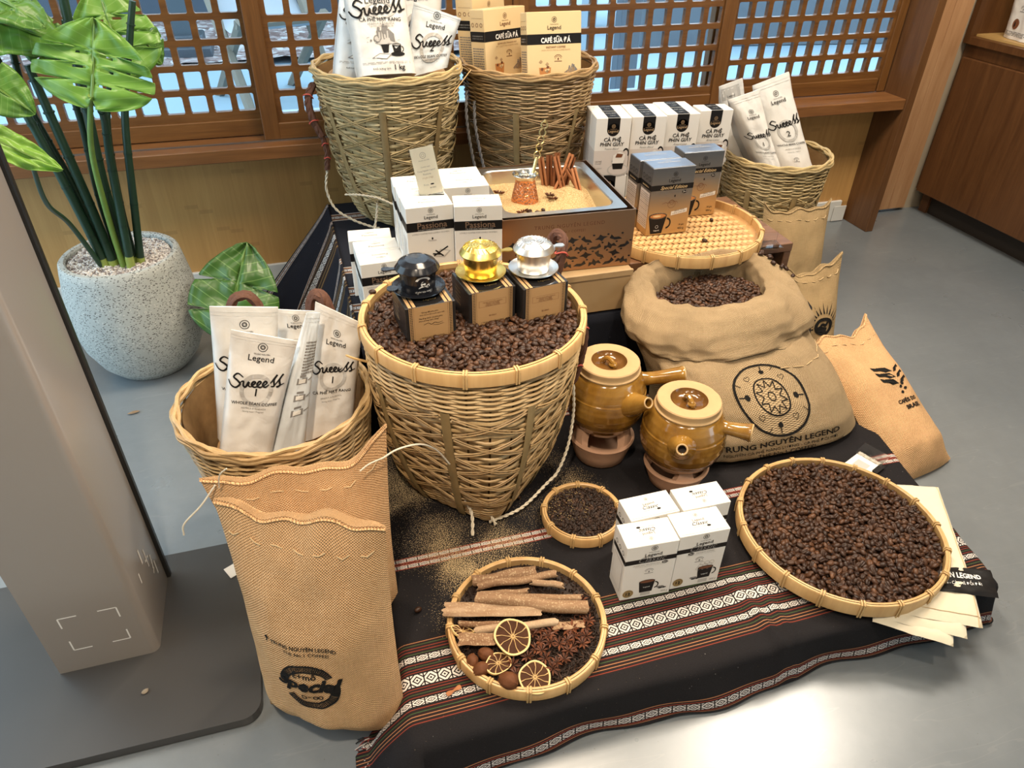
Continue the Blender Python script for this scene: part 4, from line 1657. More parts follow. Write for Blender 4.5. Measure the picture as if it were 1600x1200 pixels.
def front(w, d, h): return lambda x, y, l: Vector((x, -d / 2 - l, y))
def left(w, d, h): return lambda x, y, l: Vector((-w / 2 - l, -x, y))
def right(w, d, h): return lambda x, y, l: Vector((w / 2 + l, x, y))
def top(w, d, h): return lambda x, y, l: Vector((x, y, h + 0.0008 + l))


def place(o, x, y, z, yaw=0.0, tilt=0.0, roll=0.0):
    o.location = (x, y, z)
    o.rotation_euler = (R(tilt), R(roll), R(yaw))
    return o


ALLM = [I_BLACK, I_GREY, I_LIGHT, I_PINK, I_GOLD, I_COPPER, I_WHITE, I_BROWN, I_ORANGE, I_TAN, P_WHITE, P_IVORY]
K, G, LG, PK, GD, CP, WH, BR, OR, TN, PW, IV = range(12)

# --- white 'Classic' cartons
W1, D1, H1 = 0.094, 0.055, 0.137


def classic(vn, flip):
    o = carton('coffee_carton', W1, D1, H1, [P_WHITE])
    p = Print(ALLM)
    p.rect(-W1 / 2, H1 * 0.675, W1 / 2, H1 * 0.755, K)
    logo(p, 0.003, H1 * 0.79, 0.031, K)
    p.text('Classic', 0.003, H1 * 0.69, 1, G, shear=0.35, width=0.05)
    if vn:
        p.text('CÀ PHÊ HÒA TAN RANG XAY', -0.007, H1 * 0.635, 1, G, width=0.05)
        p.disc(0.027, H1 * 0.64, 0.006, 0.0035, K); p.text('3in1', 0.027, H1 * 0.632, 0.006, PW, layer=5)
    else:
        p.disc(-0.019, H1 * 0.645, 0.006, 0.0035, K); p.text('3in1', -0.019, H1 * 0.637, 0.006, PW, layer=5)
        p.text('INSTANT COFFEE', 0.008, H1 * 0.635, 1, G, width=0.034)
    p.text('SPECIALLY BLENDED COFFEE BEANS', 0.0, H1 * 0.608, 1, LG, width=0.055)
    seal(p, 0.0, H1 * 0.49, 0.0095, G)
    cx = 0.0 if vn else 0.016
    p.poly([(cx - 0.009, 0.014), (cx + 0.009, 0.014), (cx + 0.009, 0.005), (cx - 0.009, 0.005)], LG)
    cup(p, cx, 0.017 if not vn else 0.014, 0.030, K, BR)
    p.text('Legend', cx, 0.027, 1, WH, width=0.012, layer=6)
    for k in range(5):
        bx = (cx + 0.027 if vn else cx - 0.020) + 0.004 * (k % 3)
        p.disc(bx - 0.003 * (k // 3), 0.018 + 0.003 * (k % 2), 0.004, 0.0018, G if k % 2 else K, 8)
    p.rect((cx + 0.018) if vn else cx - 0.026, 0.022, (cx + 0.032) if vn else cx - 0.014, 0.0235, G)
    if not vn:
        for k in range(9):
            p.ring(cx - 0.014 + 0.003 * k, 0.045 + 0.006 * (k % 3), 0.005, 0.0008, LG, 10)
    p.disc(-0.033, 0.016, 0.010, 0.010, GD); p.ring(-0.033, 0.016, 0.0085, 0.0007, K, 20)
    p.text('12', -0.033, 0.0125, 0.0105, K, weight=0.03, layer=5)
    p.text('204 g', 0.036, 0.007, 0.006, G)
    p.build('front_print', front(W1, D1, H1), o)
    p = Print(ALLM)
    p.rect(-D1 / 2, H1 * 0.675, D1 / 2, H1 * 0.755, K)
    for k in range(3):
        p.ring(-0.015 + 0.015 * k, H1 * 0.82, 0.0045, 0.0012, K, 14)
    p.rect(-0.020, H1 * 0.12, 0.020, H1 * 0.62, LG, layer=1)
    p.rect(-0.019, H1 * 0.13, 0.019, H1 * 0.61, PW, layer=2)
    greeked(p, -0.018, H1 * 0.14, 0.018, H1 * 0.60, 16, LG, 2)
    p.build('side_print', left(W1, D1, H1), o)
    p = Print(ALLM)
    p.rect(-D1 / 2, H1 * 0.675, D1 / 2, H1 * 0.755, K)
    p.build('side_print', right(W1, D1, H1), o)
    p = Print(ALLM)
    s = -1 if flip else 1
    logo(p, 0.0, 0.001, 0.022, G)
    p.text('Classic', 0.0, -0.0085, 1, K, shear=0.35, width=0.030)
    p.text('INSTANT COFFEE', -0.004, -0.0135, 1, G, width=0.024)
    p.disc(0.013, -0.0125, 0.0038, 0.0022, K)
    p.stroke([(-0.04, -0.022), (-0.038, -0.0245), (0.038, -0.0245), (0.04, -0.022)], 0.0004, LG, taper=False)
    f0 = top(W1, D1, H1)
    p.build('top_print', (lambda x, y, l: f0(s * x, s * y, l)), o)
    return o


g1 = 'white cartons of coffee in two rows on the striped cloth'
for (x, y, yaw, vn, fl_, lab) in ((0.478, 0.747, -3.9, True, True, 'white carton of coffee with black band, front left of the four on the striped cloth'),
                                  (0.5745, 0.746, -2.8, False, False, 'white carton of coffee with black band, front right of the four on the striped cloth'),
                                  (0.508, 0.8055, 0.3, True, False, 'white coffee carton behind, left in the back row of the four on the cloth'),
                                  (0.6085, 0.8025, -1.5, False, True, 'white coffee carton behind, right in the back row of the four, before the amber pot')):
    o = classic(vn, fl_)
    place(o, x, y, ZP + 0.0015, yaw)
    tag(o, lab, 'carton', g1)

# --- white 'Passiona' cartons
W2, D2, H2 = 0.0953, 0.058, 0.138


def passiona(vn, flip):
    o = carton('coffee_carton', W2, D2, H2, [P_WHITE])
    p = Print(ALLM)
    p.rect(-W2 / 2, H2 * 0.635, W2 / 2, H2 * 0.775, K)
    logo(p, 0.002, H2 * 0.815, 0.027, K)
    p.text('Passiona', 0.004, H2 * 0.675, 1, CP, width=0.060, weight=0.012)
    p.text('CÀ PHÊ HÒA TAN RANG XAY' if vn else 'INSTANT COFFEE WITH COLLAGEN', 0.002, H2 * 0.645, 1, LG, width=0.055, layer=4)
    p.text('LOVELY COFFEE FOR LOVELY WOMEN', 0.0, H2 * 0.585, 1, G, width=0.075)
    p.disc(0.003, H2 * 0.51, 0.0016, 0.0026, K); p.text('Passiona', 0.003, H2 * 0.47, 1, G, width=0.016)
    p.poly([(0.004, 0.030), (0.026, 0.026), (0.040, 0.040), (0.018, 0.046)], LG)
    p.poly([(0.008, 0.034), (0.025, 0.030), (0.036, 0.040), (0.018, 0.043)], PW, 3)
    for a, b in (((0.004, 0.032), (0.034, 0.050)), ((0.008, 0.044), (0.024, 0.030)), ((0.002, 0.037), (0.020, 0.034))):
        p.stroke([a, b], 0.003, K, n=2, taper=False, layer=4)
    p.text('14', -0.030, 0.010, 0.014, K)
    p.text('224 g', 0.034, 0.008, 0.007, G)
    p.build('front_print', front(W2, D2, H2), o)
    for fn in (left, right):
        p = Print(ALLM)
        p.rect(-D2 / 2, H2 * 0.635, D2 / 2, H2 * 0.775, K)
        greeked(p, -0.02, H2 * 0.12, 0.02, H2 * 0.52, 12, LG, 4)
        p.build('side_print', fn(W2, D2, H2), o)
    p = Print(ALLM)
    logo(p, 0.0, 0.004, 0.019, G, emblem=False)
    p.ring(0, 0.0165, 0.003, 0.0005, G, 12)
    p.text('Passiona', 0.0, -0.0105, 1, G, width=0.034)
    p.stroke([(-0.042, -0.020), (-0.040, -0.0235), (0.040, -0.0235), (0.042, -0.020)], 0.0005, LG, taper=False)
    s = -1 if flip else 1
    f0 = top(W2, D2, H2)
    p.build('top_print', (lambda x, y, l: f0(s * x, s * y, l)), o)
    return o


pa = [[passiona(a, b) for b in (False, True)] for a in (False, True)]
g2 = 'white cartons with a black band stacked on the step'
zb, zt_ = ZS + 0.002, ZS + 0.002 + H2 + 0.0012
PASS = [(0.141, 1.428, zb, 2.0, 0, 1, 'white carton with black band standing on the step, front one of the low left row'),
        (0.140, 1.4875, zb, 1.0, 1, 0, 'white carton with black band on the step, middle one of the low left row'),
        (0.1335, 1.548, zb, -4.0, 0, 0, 'white carton with black band on the step, back one of the low left row'),
        (0.2355, 1.362, zt_, 0.9, 0, 0, 'white carton under the small price card, front one of the upper left stack'),
        (0.2345, 1.4215, zt_, -1.5, 1, 1, 'white carton behind the price card, middle one of the upper left stack'),
        (0.2345, 1.482, zt_, -2.5, 0, 0, 'white carton before the tall bag basket, back one of the upper left stack'),
        (0.3335, 1.340, zt_, -9.0, 1, 1, 'white carton with black band turned beside the bronze sand box, behind the gold filter'),
        (0.3335, 1.4475, zt_, -3.0, 1, 1, 'white carton upside-down lettering on its lid, front of the pair beside the sand tray'),
        (0.3325, 1.507, zt_, -3.0, 0, 0, 'white carton upright lettering on its lid, rear of the pair beside the sand tray')]
for i, (x, y, z, yaw, vn, fl_, lab) in enumerate(PASS):
    src = pa[vn][fl_]
    o = src if not src.get('label') else dup(src)
    place(o, x, y, z, yaw)
    tag(o, lab, 'carton', g2)
for x, y, yaw in ((0.2395, 1.362, 0.5), (0.2395, 1.4215, 0.5), (0.2395, 1.481, 0.0), (0.3375, 1.342, -3), (0.3375, 1.4475, 0), (0.3375, 1.507, 0)):
    o = dup(pa[0][0])
    place(o, x, y, zb, yaw)
    tag(o, 'white carton in the lower layer on the step, carrying another carton', 'carton', 'lower layer of white cartons')

# price card in a clear stand on the front upper carton
t = thing('card_stand', 'small cream price card in a clear stand on the white cartons', 'card', (0.252, 1.385, zt_ + H2 + 0.0016), R(-10))
lean = Matrix.Rotation(R(-11), 3, 'Y') @ Matrix.Rotation(R(-17), 3, 'X')
m = MB()
m.cbox(lean @ Vector((0, 0, 0.048)), (0.050, 0.0022, 0.094), 0.0004, rot=lean)
m.cbox(lean @ Vector((0, 0.0044, 0.048)), (0.050, 0.0016, 0.094), 0.0004, rot=lean)
m.cbox((0, 0.018, 0.001), (0.050, 0.036, 0.002), 0.0004)
m.build('holder', ACRYL, t, smooth=False)
m = MB(); m.box(lean @ Vector((0, 0.0024, 0.048)), (0.047, 0.0008, 0.091), lean)
cc = m.build('card', P_CREAM, t, smooth=False)
p = Print([I_TAN, I_GREY, I_BLACK])
p.ring(0, 0.078, 0.006, 0.0007, 1, 18); p.ring(0, 0.078, 0.003, 0.0006, 1, 10)
p.text('TRUNG NGUYÊN', 0, 0.0675, 1, 1, width=0.022)
p.text('Combo quà', 0.0, 0.055, 1, 1, width=0.018, shear=0.2)
p.text('Trung Nguyên Legend', 0.0, 0.0475, 1, 1, width=0.036, shear=0.1)
p.text('Passiona', 0.0, 0.0405, 1, 1, width=0.016, shear=0.1)
p.text('14 gói (16g)', 0.0, 0.0335, 1, 0, width=0.022, shear=0.2)
p.text('Price:', -0.006, 0.020, 1, 1, width=0.010)
p.disc(0.006, 0.0215, 0.004, 0.0015, 2, 10)
p.text('80 000đ', 0.006, 0.0135, 1, 2, width=0.012)
p.build('card_print', lambda x, y, l: lean @ Vector((x, 0.0020 - l, y)), t)

# --- drip coffee cartons
W3, D3, H3 = 0.0953, 0.059, 0.1526


def drip(word):
    o = carton('drip_coffee_carton', W3, D3, H3, [P_WHITE])
    p = Print(ALLM)
    p.rect(-W3 / 2, 0, W3 / 2, H3 * 0.44, PK)
    p.rect(-0.017, H3 * 0.80, 0.017, H3, K)
    p.disc(0, H3 * 0.80, 0.017, 0.017, K, 28, 1)
    p.ring(0.0, H3 * 0.86, 0.005, 0.0008, TN, 14, layer=3); p.ring(0.0, H3 * 0.86, 0.0025, 0.0008, TN, 10, layer=3)
    p.text('Legend', 0.0, H3 * 0.755, 1, TN, width=0.027, layer=4, weight=0.01)
    p.text('TRUNG NGUYÊN', 0.0, H3 * 0.805, 1, TN, width=0.018, layer=4)
    p.text('CÀ PHÊ', 0.0, H3 * 0.60, 1, K, width=0.047, weight=0.02, shear=0.08)
    p.text('PHIN GIẤY', 0.0, H3 * 0.52, 1, K, width=0.066, weight=0.02, shear=0.08)
    p.text(word, 0.0, H3 * 0.455, 1, G, width=0.040, shear=0.5)
    # paper drip bag over a cup on a saucer
    p.disc(0.022, H3 * 0.09, 0.030, 0.017, LG, 26, 2)
    p.disc(0.022, H3 * 0.095, 0.026, 0.014, PK, 26, 3)
    p.poly([(0.008, 0.016), (0.034, 0.016), (0.038, 0.040), (0.003, 0.040)], K, 4)
    p.poly([(0.004, 0.032), (0.036, 0.032), (0.040, 0.056), (0.024, 0.064), (0.006, 0.054)], PW, 5)
    p.poly([(0.012, 0.048), (0.030, 0.048), (0.033, 0.057), (0.016, 0.059)], BR, 6)
    p.ring(0.040, 0.058, 0.009, 0.003, K, 12, ry=0.015, a0=-0.5, a1=2.6)
    p.text('CÀ PHÊ', -0.034, H3 * 0.235, 1, K, width=0.018)
    p.text('PHIN GIẤY', -0.034, H3 * 0.20, 1, K, width=0.018)
    p.text('ROAST', -0.030, H3 * 0.115, 1, G, width=0.014)
    p.build('front_print', front(W3, D3, H3), o)
    p = Print(ALLM)
    p.rect(-0.017, -D3 / 2 + 0.001, 0.017, D3 / 2 - 0.001, K)
    p.text('PHIN GIẤY', 0, 0.008, 1, WH, width=0.028, layer=4)
    p.text('Legend', 0, -0.012, 1, WH, width=0.014, layer=4)
    p.disc(-0.034, 0.004, 0.0015, 0.0015, G, 8)
    p.build('top_print', top(W3, D3, H3), o)
    p = Print(ALLM)
    p.rect(-D3 / 2, 0, D3 / 2, H3 * 0.44, PK)
    greeked(p, -0.02, H3 * 0.1, 0.02, H3 * 0.40, 8, LG, 5)
    p.build('side_print', left(W3, D3, H3), o)
    return o


dr = [drip('Fusion Blend'), drip('Americano')]
g3 = 'white drip coffee cartons with a black tab'
zl, zu = ZR + 0.0002, ZR + H3 + 0.0018
LAB = ['first from the tall basket', 'second from the tall basket', 'third from the tall basket', 'last, next to the bag basket']
for i, (x, y, yaw) in enumerate(((0.8255, 1.815, -9), (0.9235, 1.806, -8), (1.0225, 1.806, -7), (1.130, 1.818, -6))):
    src = dr[i // 2]
    o = src if not src.get('label') else dup(src)
    place(o, x, y, zu, yaw)
    tag(o, 'white drip coffee carton in the front row, ' + LAB[i], 'carton', g3)
for i, (x, y, yaw) in enumerate(((0.836, 1.879, -9), (0.934, 1.870, -8), (1.032, 1.870, -7))):
    o = dup(dr[i // 2])
    place(o, x, y, zu, yaw)
    tag(o, 'white drip coffee carton in the rear row, lid showing, ' + LAB[i], 'carton', g3)
for (x, y, yaw) in ((0.8275, 1.815, -9), (0.9255, 1.806, -8), (1.0245, 1.806, -7), (1.128, 1.818, -6), (0.8365, 1.8765, -9), (0.9345, 1.8675, -8), (1.0325, 1.8675, -7)):
    o = dup(dr[0])
    place(o, x, y, zl, yaw)
    tag(o, 'white drip coffee carton in the lower layer on the white riser', 'carton', 'lower layer of drip coffee cartons')

# --- silver to gold 'Special Edition' cartons
W4, D4, H4 = 0.1106, 0.0572, 0.168


def special():
    o = carton('special_coffee_carton', W4, D4, H4, [SE_MAT, SE_TOP])
    p = Print(ALLM)
    p.rect(-W4 / 2, H4 * 0.675, W4 / 2, H4 * 0.755, K)
    logo(p, 0.004, H4 * 0.79, 0.030, K)
    p.text('Special Edition', 0.004, H4 * 0.69, 1, IV, shear=0.45, width=0.070, layer=4)
    p.text('CÀ PHÊ HÒA TAN 3 TRONG 1', -0.006, H4 * 0.625, 1, G, width=0.058)
    p.disc(0.034, H4 * 0.632, 0.0065, 0.004, K); p.text('3in1', 0.034, H4 * 0.624, 0.0062, PW, layer=5)
    p.disc(0.010, H4 * 0.58, 0.0018, 0.003, K, 10)
    p.ring(0.004, H4 * 0.46, 0.010, 0.0007, BR, 18); p.ring(0.004, H4 * 0.49, 0.006, 0.0007, BR, 14)
    p.stroke([(-0.022, H4 * 0.47), (-0.012, H4 * 0.49), (-0.006, H4 * 0.48), (0.014, H4 * 0.50), (0.020, H4 * 0.47)], 0.0009, BR)
    cup(p, -0.028, 0.004, 0.048, K, OR, taper=0.62)
    p.disc(-0.028, 0.004 + 0.048 * 0.95, 0.024, 0.0075, PW, 22, 3)
    p.disc(-0.028, 0.004 + 0.048 * 0.95, 0.0205, 0.0058, OR, 22, 5)
    p.disc(-0.031, 0.004 + 0.048 * 0.95, 0.011, 0.0028, IV, 14, 6)
    p.ring(-0.028, 0.022, 0.004, 0.0006, WH, 12, layer=5); p.text('Legend', -0.028, 0.011, 1, WH, width=0.014, layer=5)
    V = [(0.006, 0.048), (0.048, 0.054), (0.048, 0.064), (0.006, 0.058)]
    p.poly(V, PW, 2)
    p.text('HƯƠNG VỊ ĐẶC BIỆT', 0.027, 0.0535, 1, K, width=0.036, rot=0.14, layer=4)
    p.text('SPECIAL TASTE', 0.0275, 0.0585, 1, K, width=0.026, rot=0.14, layer=4)
    p.text('18 gói', 0.038, 0.020, 0.0065, K); p.text('450 g', 0.038, 0.010, 0.0075, K)
    p.build('front_print', front(W4, D4, H4), o)
    p = Print(ALLM)
    p.rect(-D4 / 2, H4 * 0.675, D4 / 2, H4 * 0.755, K)
    p.text('Special Edition', 0, H4 * 0.70, 1, IV, shear=0.4, width=0.034, layer=4)
    for k in range(3):
        p.ring(-0.016 + 0.016 * k, H4 * 0.83, 0.006, 0.0012, K, 14)
    p.rect(-0.025, H4 * 0.10, 0.025, H4 * 0.64, PK, layer=1)
    greeked(p, -0.023, H4 * 0.12, 0.023, H4 * 0.62, 17, G, 6)
    p.stroke([(-0.025, H4 * 0.45), (0.025, H4 * 0.45)], 0.0006, K, n=1, taper=False)
    p.stroke([(-0.025, H4 * 0.28), (0.025, H4 * 0.28)], 0.0006, K, n=1, taper=False)
    p.build('side_print', left(W4, D4, H4), o)
    p = Print(ALLM)
    p.text('Special Edition', 0, 0.002, 1, LG, shear=0.4, width=0.06)
    p.text('Legend', 0, 0.012, 1, LG, width=0.02)
    p.build('top_print', top(W4, D4, H4), o)
    return o


ZTT = ZT + 0.0085
se = special()
g4 = 'silver and gold cartons on the woven tray'
place(se, 0.852, 1.517, ZTT, -0.7)
tag(se, 'silver to gold coffee carton with a dark cup, standing foremost on the woven tray', 'carton', g4)
o = dup(se); place(o, 0.845, 1.5765, ZTT, -0.5)
tag(o, 'silver to gold coffee carton directly behind the foremost one on the woven tray', 'carton', g4)
o = dup(se); place(o, 0.978, 1.602, ZTT, -2.1)
tag(o, 'silver to gold coffee carton standing to the right and rear on the woven tray', 'carton', g4)

# --- ivory 'Café Sữa Đá' cartons in the tall right basket
W5, D5, H5 = 0.146, 0.055, 0.165


def suada(vn):
    o = carton('milk_coffee_carton', W5, D5, H5, [P_IVORY])
    p = Print(ALLM)
    y1, y0 = H5 - 0.050, H5 - 0.074
    p.rect(-W5 / 2, y0, W5 / 2, y1, K)
    logo(p, 0.0, H5 - 0.040, 0.036, BR if vn else K)
    # blocky lettering
    p.text('CAFÉ SỮA ĐÁ', 0.004, y0 + 0.004, 1, WH, width=0.080, weight=0.035, sy=1.25, layer=4)
    p.text('CÀ PHÊ HÒA TAN RANG XAY' if vn else 'INSTANT COFFEE', 0.004, y0 - 0.009, 1, BR, width=0.068 if vn else 0.052, weight=0.01)
    p.text('WITH WHITE MILK & COFFEE BEANS', 0.004, y0 - 0.015, 1, TN, width=0.078)
    seal(p, 0.010, y0 - 0.036, 0.012, BR)
    gx = -0.026
    p.poly([(gx - 0.013, y0 - 0.083), (gx + 0.013, y0 - 0.083), (gx + 0.016, y0 - 0.054), (gx - 0.016, y0 - 0.054)], OR)
    rr = random.Random(5)
    for k in range(6):
        a, b = gx + rr.uniform(-0.009, 0.009), y0 - rr.uniform(0.052, 0.064)
        p.poly([(a - 0.004, b), (a + 0.001, b - 0.004), (a + 0.005, b + 0.001), (a, b + 0.004)], BR if k % 2 else IV, 4)
    for a, b in ((gx - 0.011, y0 - 0.040), (gx + 0.006, y0 - 0.046)):
        p.poly([(a - 0.005, b), (a, b - 0.004), (a + 0.005, b), (a, b + 0.005)], TN, 3)
    sketch(p, 0.046, y0 - 0.076, 0.050, G, TN, 8)
    p.build('front_print', front(W5, D5, H5), o)
    p = Print(ALLM)
    p.rect(-D5 / 2, y0, D5 / 2, y1, K)
    for k in range(3):
        p.ring(-0.016 + 0.016 * k, H5 - 0.035, 0.005, 0.0014, BR, 14)
    greeked(p, -0.021, y0 - 0.10, 0.021, y0 - 0.012, 15, G, 7)
    greeked(p, -0.02, y0 + 0.006, 0.02, y1 - 0.006, 2, LG, 8)
    p.rect(-0.02, H5 - 0.02, 0.02, H5 - 0.019, TN)
    p.build('side_print', left(W5, D5, H5), o)
    return o


g5 = 'ivory cartons in the tall right basket'
m = MB(); m.lathe([(0.001, 0.0), (0.150, 0.0), (0.150, 0.01), (0.001, 0.01)], 40)
m.build('packing_board', KRAFT, tall_r, loc=(0, 0, 0.345))
a = suada(False); place(a, 0.680, 1.897, 0.689, -0.6, -10)
tag(a, 'ivory carton of milk coffee with black band, front right in the tall basket', 'carton', g5)
b = suada(True); place(b, 0.567, 1.990, 0.689, 27, -6, 1)
tag(b, 'ivory carton of milk coffee with black band, front left in the tall basket', 'carton', g5)
c = suada(True); place(c, 0.545, 2.082, 0.705, 40, -4, 0)
tag(c, 'ivory carton turned sideways at the back left of the tall basket', 'carton', g5)
# ------------------------------------------------------------------ foil pouches


def quadframe(TL, TR, BL, BR):
    TL, TR, BL, BR = map(Vector, (TL, TR, BL, BR))
    n = ((TR + BR) - (TL + BL)).cross((TL + TR) - (BL + BR)).normalized()  # faces the viewer (-y)
    w = ((TR - TL).length + (BR - BL).length) / 2
    h = ((TL - BL).length + (TR - BR).length) / 2

    def B(u, v):
        return (BL * (1 - u) + BR * u) * (1 - v) + (TL * (1 - u) + TR * u) * v
    return B, n, w, h


def pouch(label, TL, TR, BL, BR, th, ext, design, seed, group=None, mat=None, side_mat=None, gusset=None):
    """flat topped foil pouch of coffee; the quad is its front face, ext = share of height that goes on below"""
    B, n, w, h = quadframe(TL, TR, BL, BR)
    v0 = -ext

    def T(v):
        q = (v - v0) / (1 - v0)
        return th * min(1.0, max(0.04, (1 - q) / 0.5)) ** 0.8 * (0.75 + 0.25 * min(1, q / 0.15))

    def off(u, v):
        s = abs(2 * u - 1)
        pr = (1 - s ** 5) ** 0.6 if s < 1 else 0.0
        q = (v - v0) / (1 - v0)
        wr = (0.0035 * nz(u * 3.1 + seed, v * 3.3, seed) + 0.0022 * nz(u * 7 + seed, v * 9, seed * 2) + 0.0012 * nz(u * 16 + v * 9, v * 14 + seed, seed * 2)) * min(1, (1 - q) / 0.12 + 0.15)
        return T(v) * (pr - 0.9) + wr * (1 if s < 0.98 else 0.4)

    def F(u, v, l=0.0):
        return B(u, v) + n * (off(u, v) + l)

    m = MB()
    NU, NV = 22, 26
    NR = 2 * (NU + 4)

    def ring(a, b):
        v = lerp(v0, 1, b)
        k = a * NR
        t = T(v)
        if k <= NU:
            return F(k / NU, v)
        k -= NU
        if k <= 4:
            f = k / 4
            return F(1.0, v).lerp(B(1, v) - n * (t * 1.9), f) + (B(1, v) - B(0, v)).normalized() * (-0.004 * math.sin(PI * f) * min(1, t / th))
        k -= 4
        if k <= NU:
            u = 1 - k / NU
            return B(u, v) - n * (t * 0.95 + t * 0.95 * (1 - abs(2 * u - 1) ** 5 * 0.0))
        k -= NU
        f = k / 4
        return (B(0, v) - n * (t * 1.9)).lerp(F(0.0, v), f) + (B(0, v) - B(1, v)).normalized() * (-0.004 * math.sin(PI * f) * min(1, t / th))
    m.grid(ring, NR, NV, cu=True, flip=False)
    # caps
    m.add([ring(i / NR, 0.0) for i in range(NR)], [tuple(range(NR))[::-1]])
    m.add([ring(i / NR, 1.0) for i in range(NR)], [tuple(range(NR))])
    me = m.mesh('coffee_pouch', [mat or POUCH, side_mat or mat or POUCH], True, 55)
    if side_mat:
        cnt = NR
        for pi, pl in enumerate(me.polygons):
            if pi < NR * NV and (pi % NR) >= NU:
                pl.material_index = 1
    o = obj('coffee_pouch', me)
    tag(o, label, 'coffee bag', group)
    # heat-sealed strip along the top edge
    s = MB()
    s.grid(lambda a, b: F(a, lerp(0.955, 0.998, b), 0.0006), NU, 2)
    s.grid(lambda a, b: F(a, lerp(0.925, 0.932, b), 0.0009), NU, 1)
    s.build('seal_strip', mat or POUCH, o)
    p = Print(ALLM)
    design(p, w, h)
    p.build('front_print', lambda x, y, l: F(x / w + 0.5, y / h, l * 1.6 + 0.0006), o)
    return o, F, w, h


def d_success(num, line, sub='ARABICA & ROBUSTA', yo=0.0, drop=0.0, bean=False):
    def d(p, w, h):
        logo(p, 0, h * (0.70 + drop), w * 0.40, K)
        p.ring(0, h * (0.38 + drop), w * 0.27, w * 0.065, LG, 36, ry=w * 0.30)
        success(p, 0.0, h * (0.47 + drop), w * 0.80, K)
        p.text(num, 0.0, h * (0.32 + drop), w * 0.20, K, weight=0.01)
        p.text(line, 0, h * (0.215 + drop), 1, K, width=w * 0.76, weight=0.01)
        p.text(sub, 0, h * (0.165 + drop), 1, G, width=w * 0.42)
        p.text('Strong taste - Fragrant', 0, h * (0.13 + drop), 1, G, width=w * 0.36)
        if bean:
            seal(p, 0, h * (0.03 + drop), w * 0.09, G)
            p.disc(0, -h * 0.10, w * 0.11, w * 0.085, BR, 16)
            p.stroke([(-w * 0.08, -h * 0.105), (0, -h * 0.092), (w * 0.08, -h * 0.10)], w * 0.015, K)
    return d


def d_hatrang(p, w, h):
    p.text('TRUNG NGUYÊN', 0.0, h * 0.815, 1, K, width=w * 0.26)
    p.text('Legend', 0.0, h * 0.765, 1, K, width=w * 0.40)
    p.ring(w * 0.02, h * 0.695, w * 0.25, w * 0.05, LG, 30, ry=w * 0.13)
    success(p, 0.0, h * 0.71, w * 0.82, K)
    p.text('2', 0.02 * w, h * 0.655, w * 0.12, K)
    p.text('CÀ PHÊ HẠT RANG', 0, h * 0.575, 1, K, width=w * 0.68, weight=0.012)
    p.text('ARABICA & ROBUSTA', 0, h * 0.54, 1, G, width=w * 0.44)
    p.text('Thể chất mạnh - Vị đậm đà', 0, h * 0.515, 1, G, width=w * 0.40)
    sketch(p, 0.0, h * 0.315, w * 0.56, G, LG)
    p.poly([(-w * 0.03, h * 0.235), (w * 0.05, h * 0.235), (w * 0.08, h * 0.325), (-w * 0.06, h * 0.325)], K)
    cup(p, w * 0.20, h * 0.215, w * 0.15, K, G)
    p.disc(w * 0.20, h * 0.215, w * 0.12, w * 0.035, K, 14)
    p.poly([(-w * 0.24, h * 0.18), (0, h * 0.16), (w * 0.10, h * 0.215), (-w * 0.10, h * 0.23)], G)
    p.poly([(-w * 0.20, h * 0.185), (0, h * 0.17), (w * 0.07, h * 0.21), (-w * 0.10, h * 0.222)], PW, 3)
    greeked(p, -w * 0.40, h * 0.115, w * 0.40, h * 0.145, 2, LG, 9)
    p.text('Khối lượng tịnh:', -w * 0.10, h * 0.05, 1, K, width=w * 0.30)
    p.text('1 kg', w * 0.20, h * 0.045, 1, K, width=w * 0.17, weight=0.015)


gp1 = 'white coffee bags in the left basket'
pouch('white foil bag marked 1, whole bean coffee, foremost in the left basket', (-0.146, 1.103, 0.524), (-0.045, 1.095, 0.490), (-0.193, 1.064, 0.366), (-0.100, 1.059, 0.348), 0.030, 0.55, d_success('1', 'WHOLE BEAN COFFEE', drop=0.02), 1.3, gp1)
pouch('white foil bag at the back left of the left basket, mostly behind the foremost bag', (-0.181, 1.178, 0.532), (-0.070, 1.176, 0.515), (-0.214, 1.150, 0.328), (-0.108, 1.147, 0.307), 0.028, 0.3, d_success('1', 'WHOLE BEAN COFFEE', drop=0.02), 2.7, gp1)
pouch('white foil bag in the back middle of the left basket, only its top showing', (-0.088, 1.245, 0.476), (-0.004, 1.244, 0.459), (-0.093, 1.228, 0.330), (-0.013, 1.226, 0.315), 0.024, 0.3, d_success('1', 'CÀ PHÊ HẠT RANG', drop=0.06), 4.1, gp1)


def d_gusset(p, w, h):
    greeked(p, -w * 0.1, h * 0.46, w * 0.45, h * 0.76, 11, G, 11, 0.6)
    for k, y in enumerate((0.08, 0.22, 0.37)):
        p.rect(-w * 0.20, h * y, w * 0.22, h * (y + 0.055), G, layer=2)
        p.rect(-w * 0.13, h * (y + 0.008), w * 0.15, h * (y + 0.047), PW, layer=3)
        p.rect(-w * 0.12, h * (y + 0.065), w * 0.14, h * (y + 0.085), G, layer=2)
        p.stroke([(w * 0.24, h * (y + 0.03)), (w * 0.42, h * (y + 0.045))], w * 0.05, G, n=2)


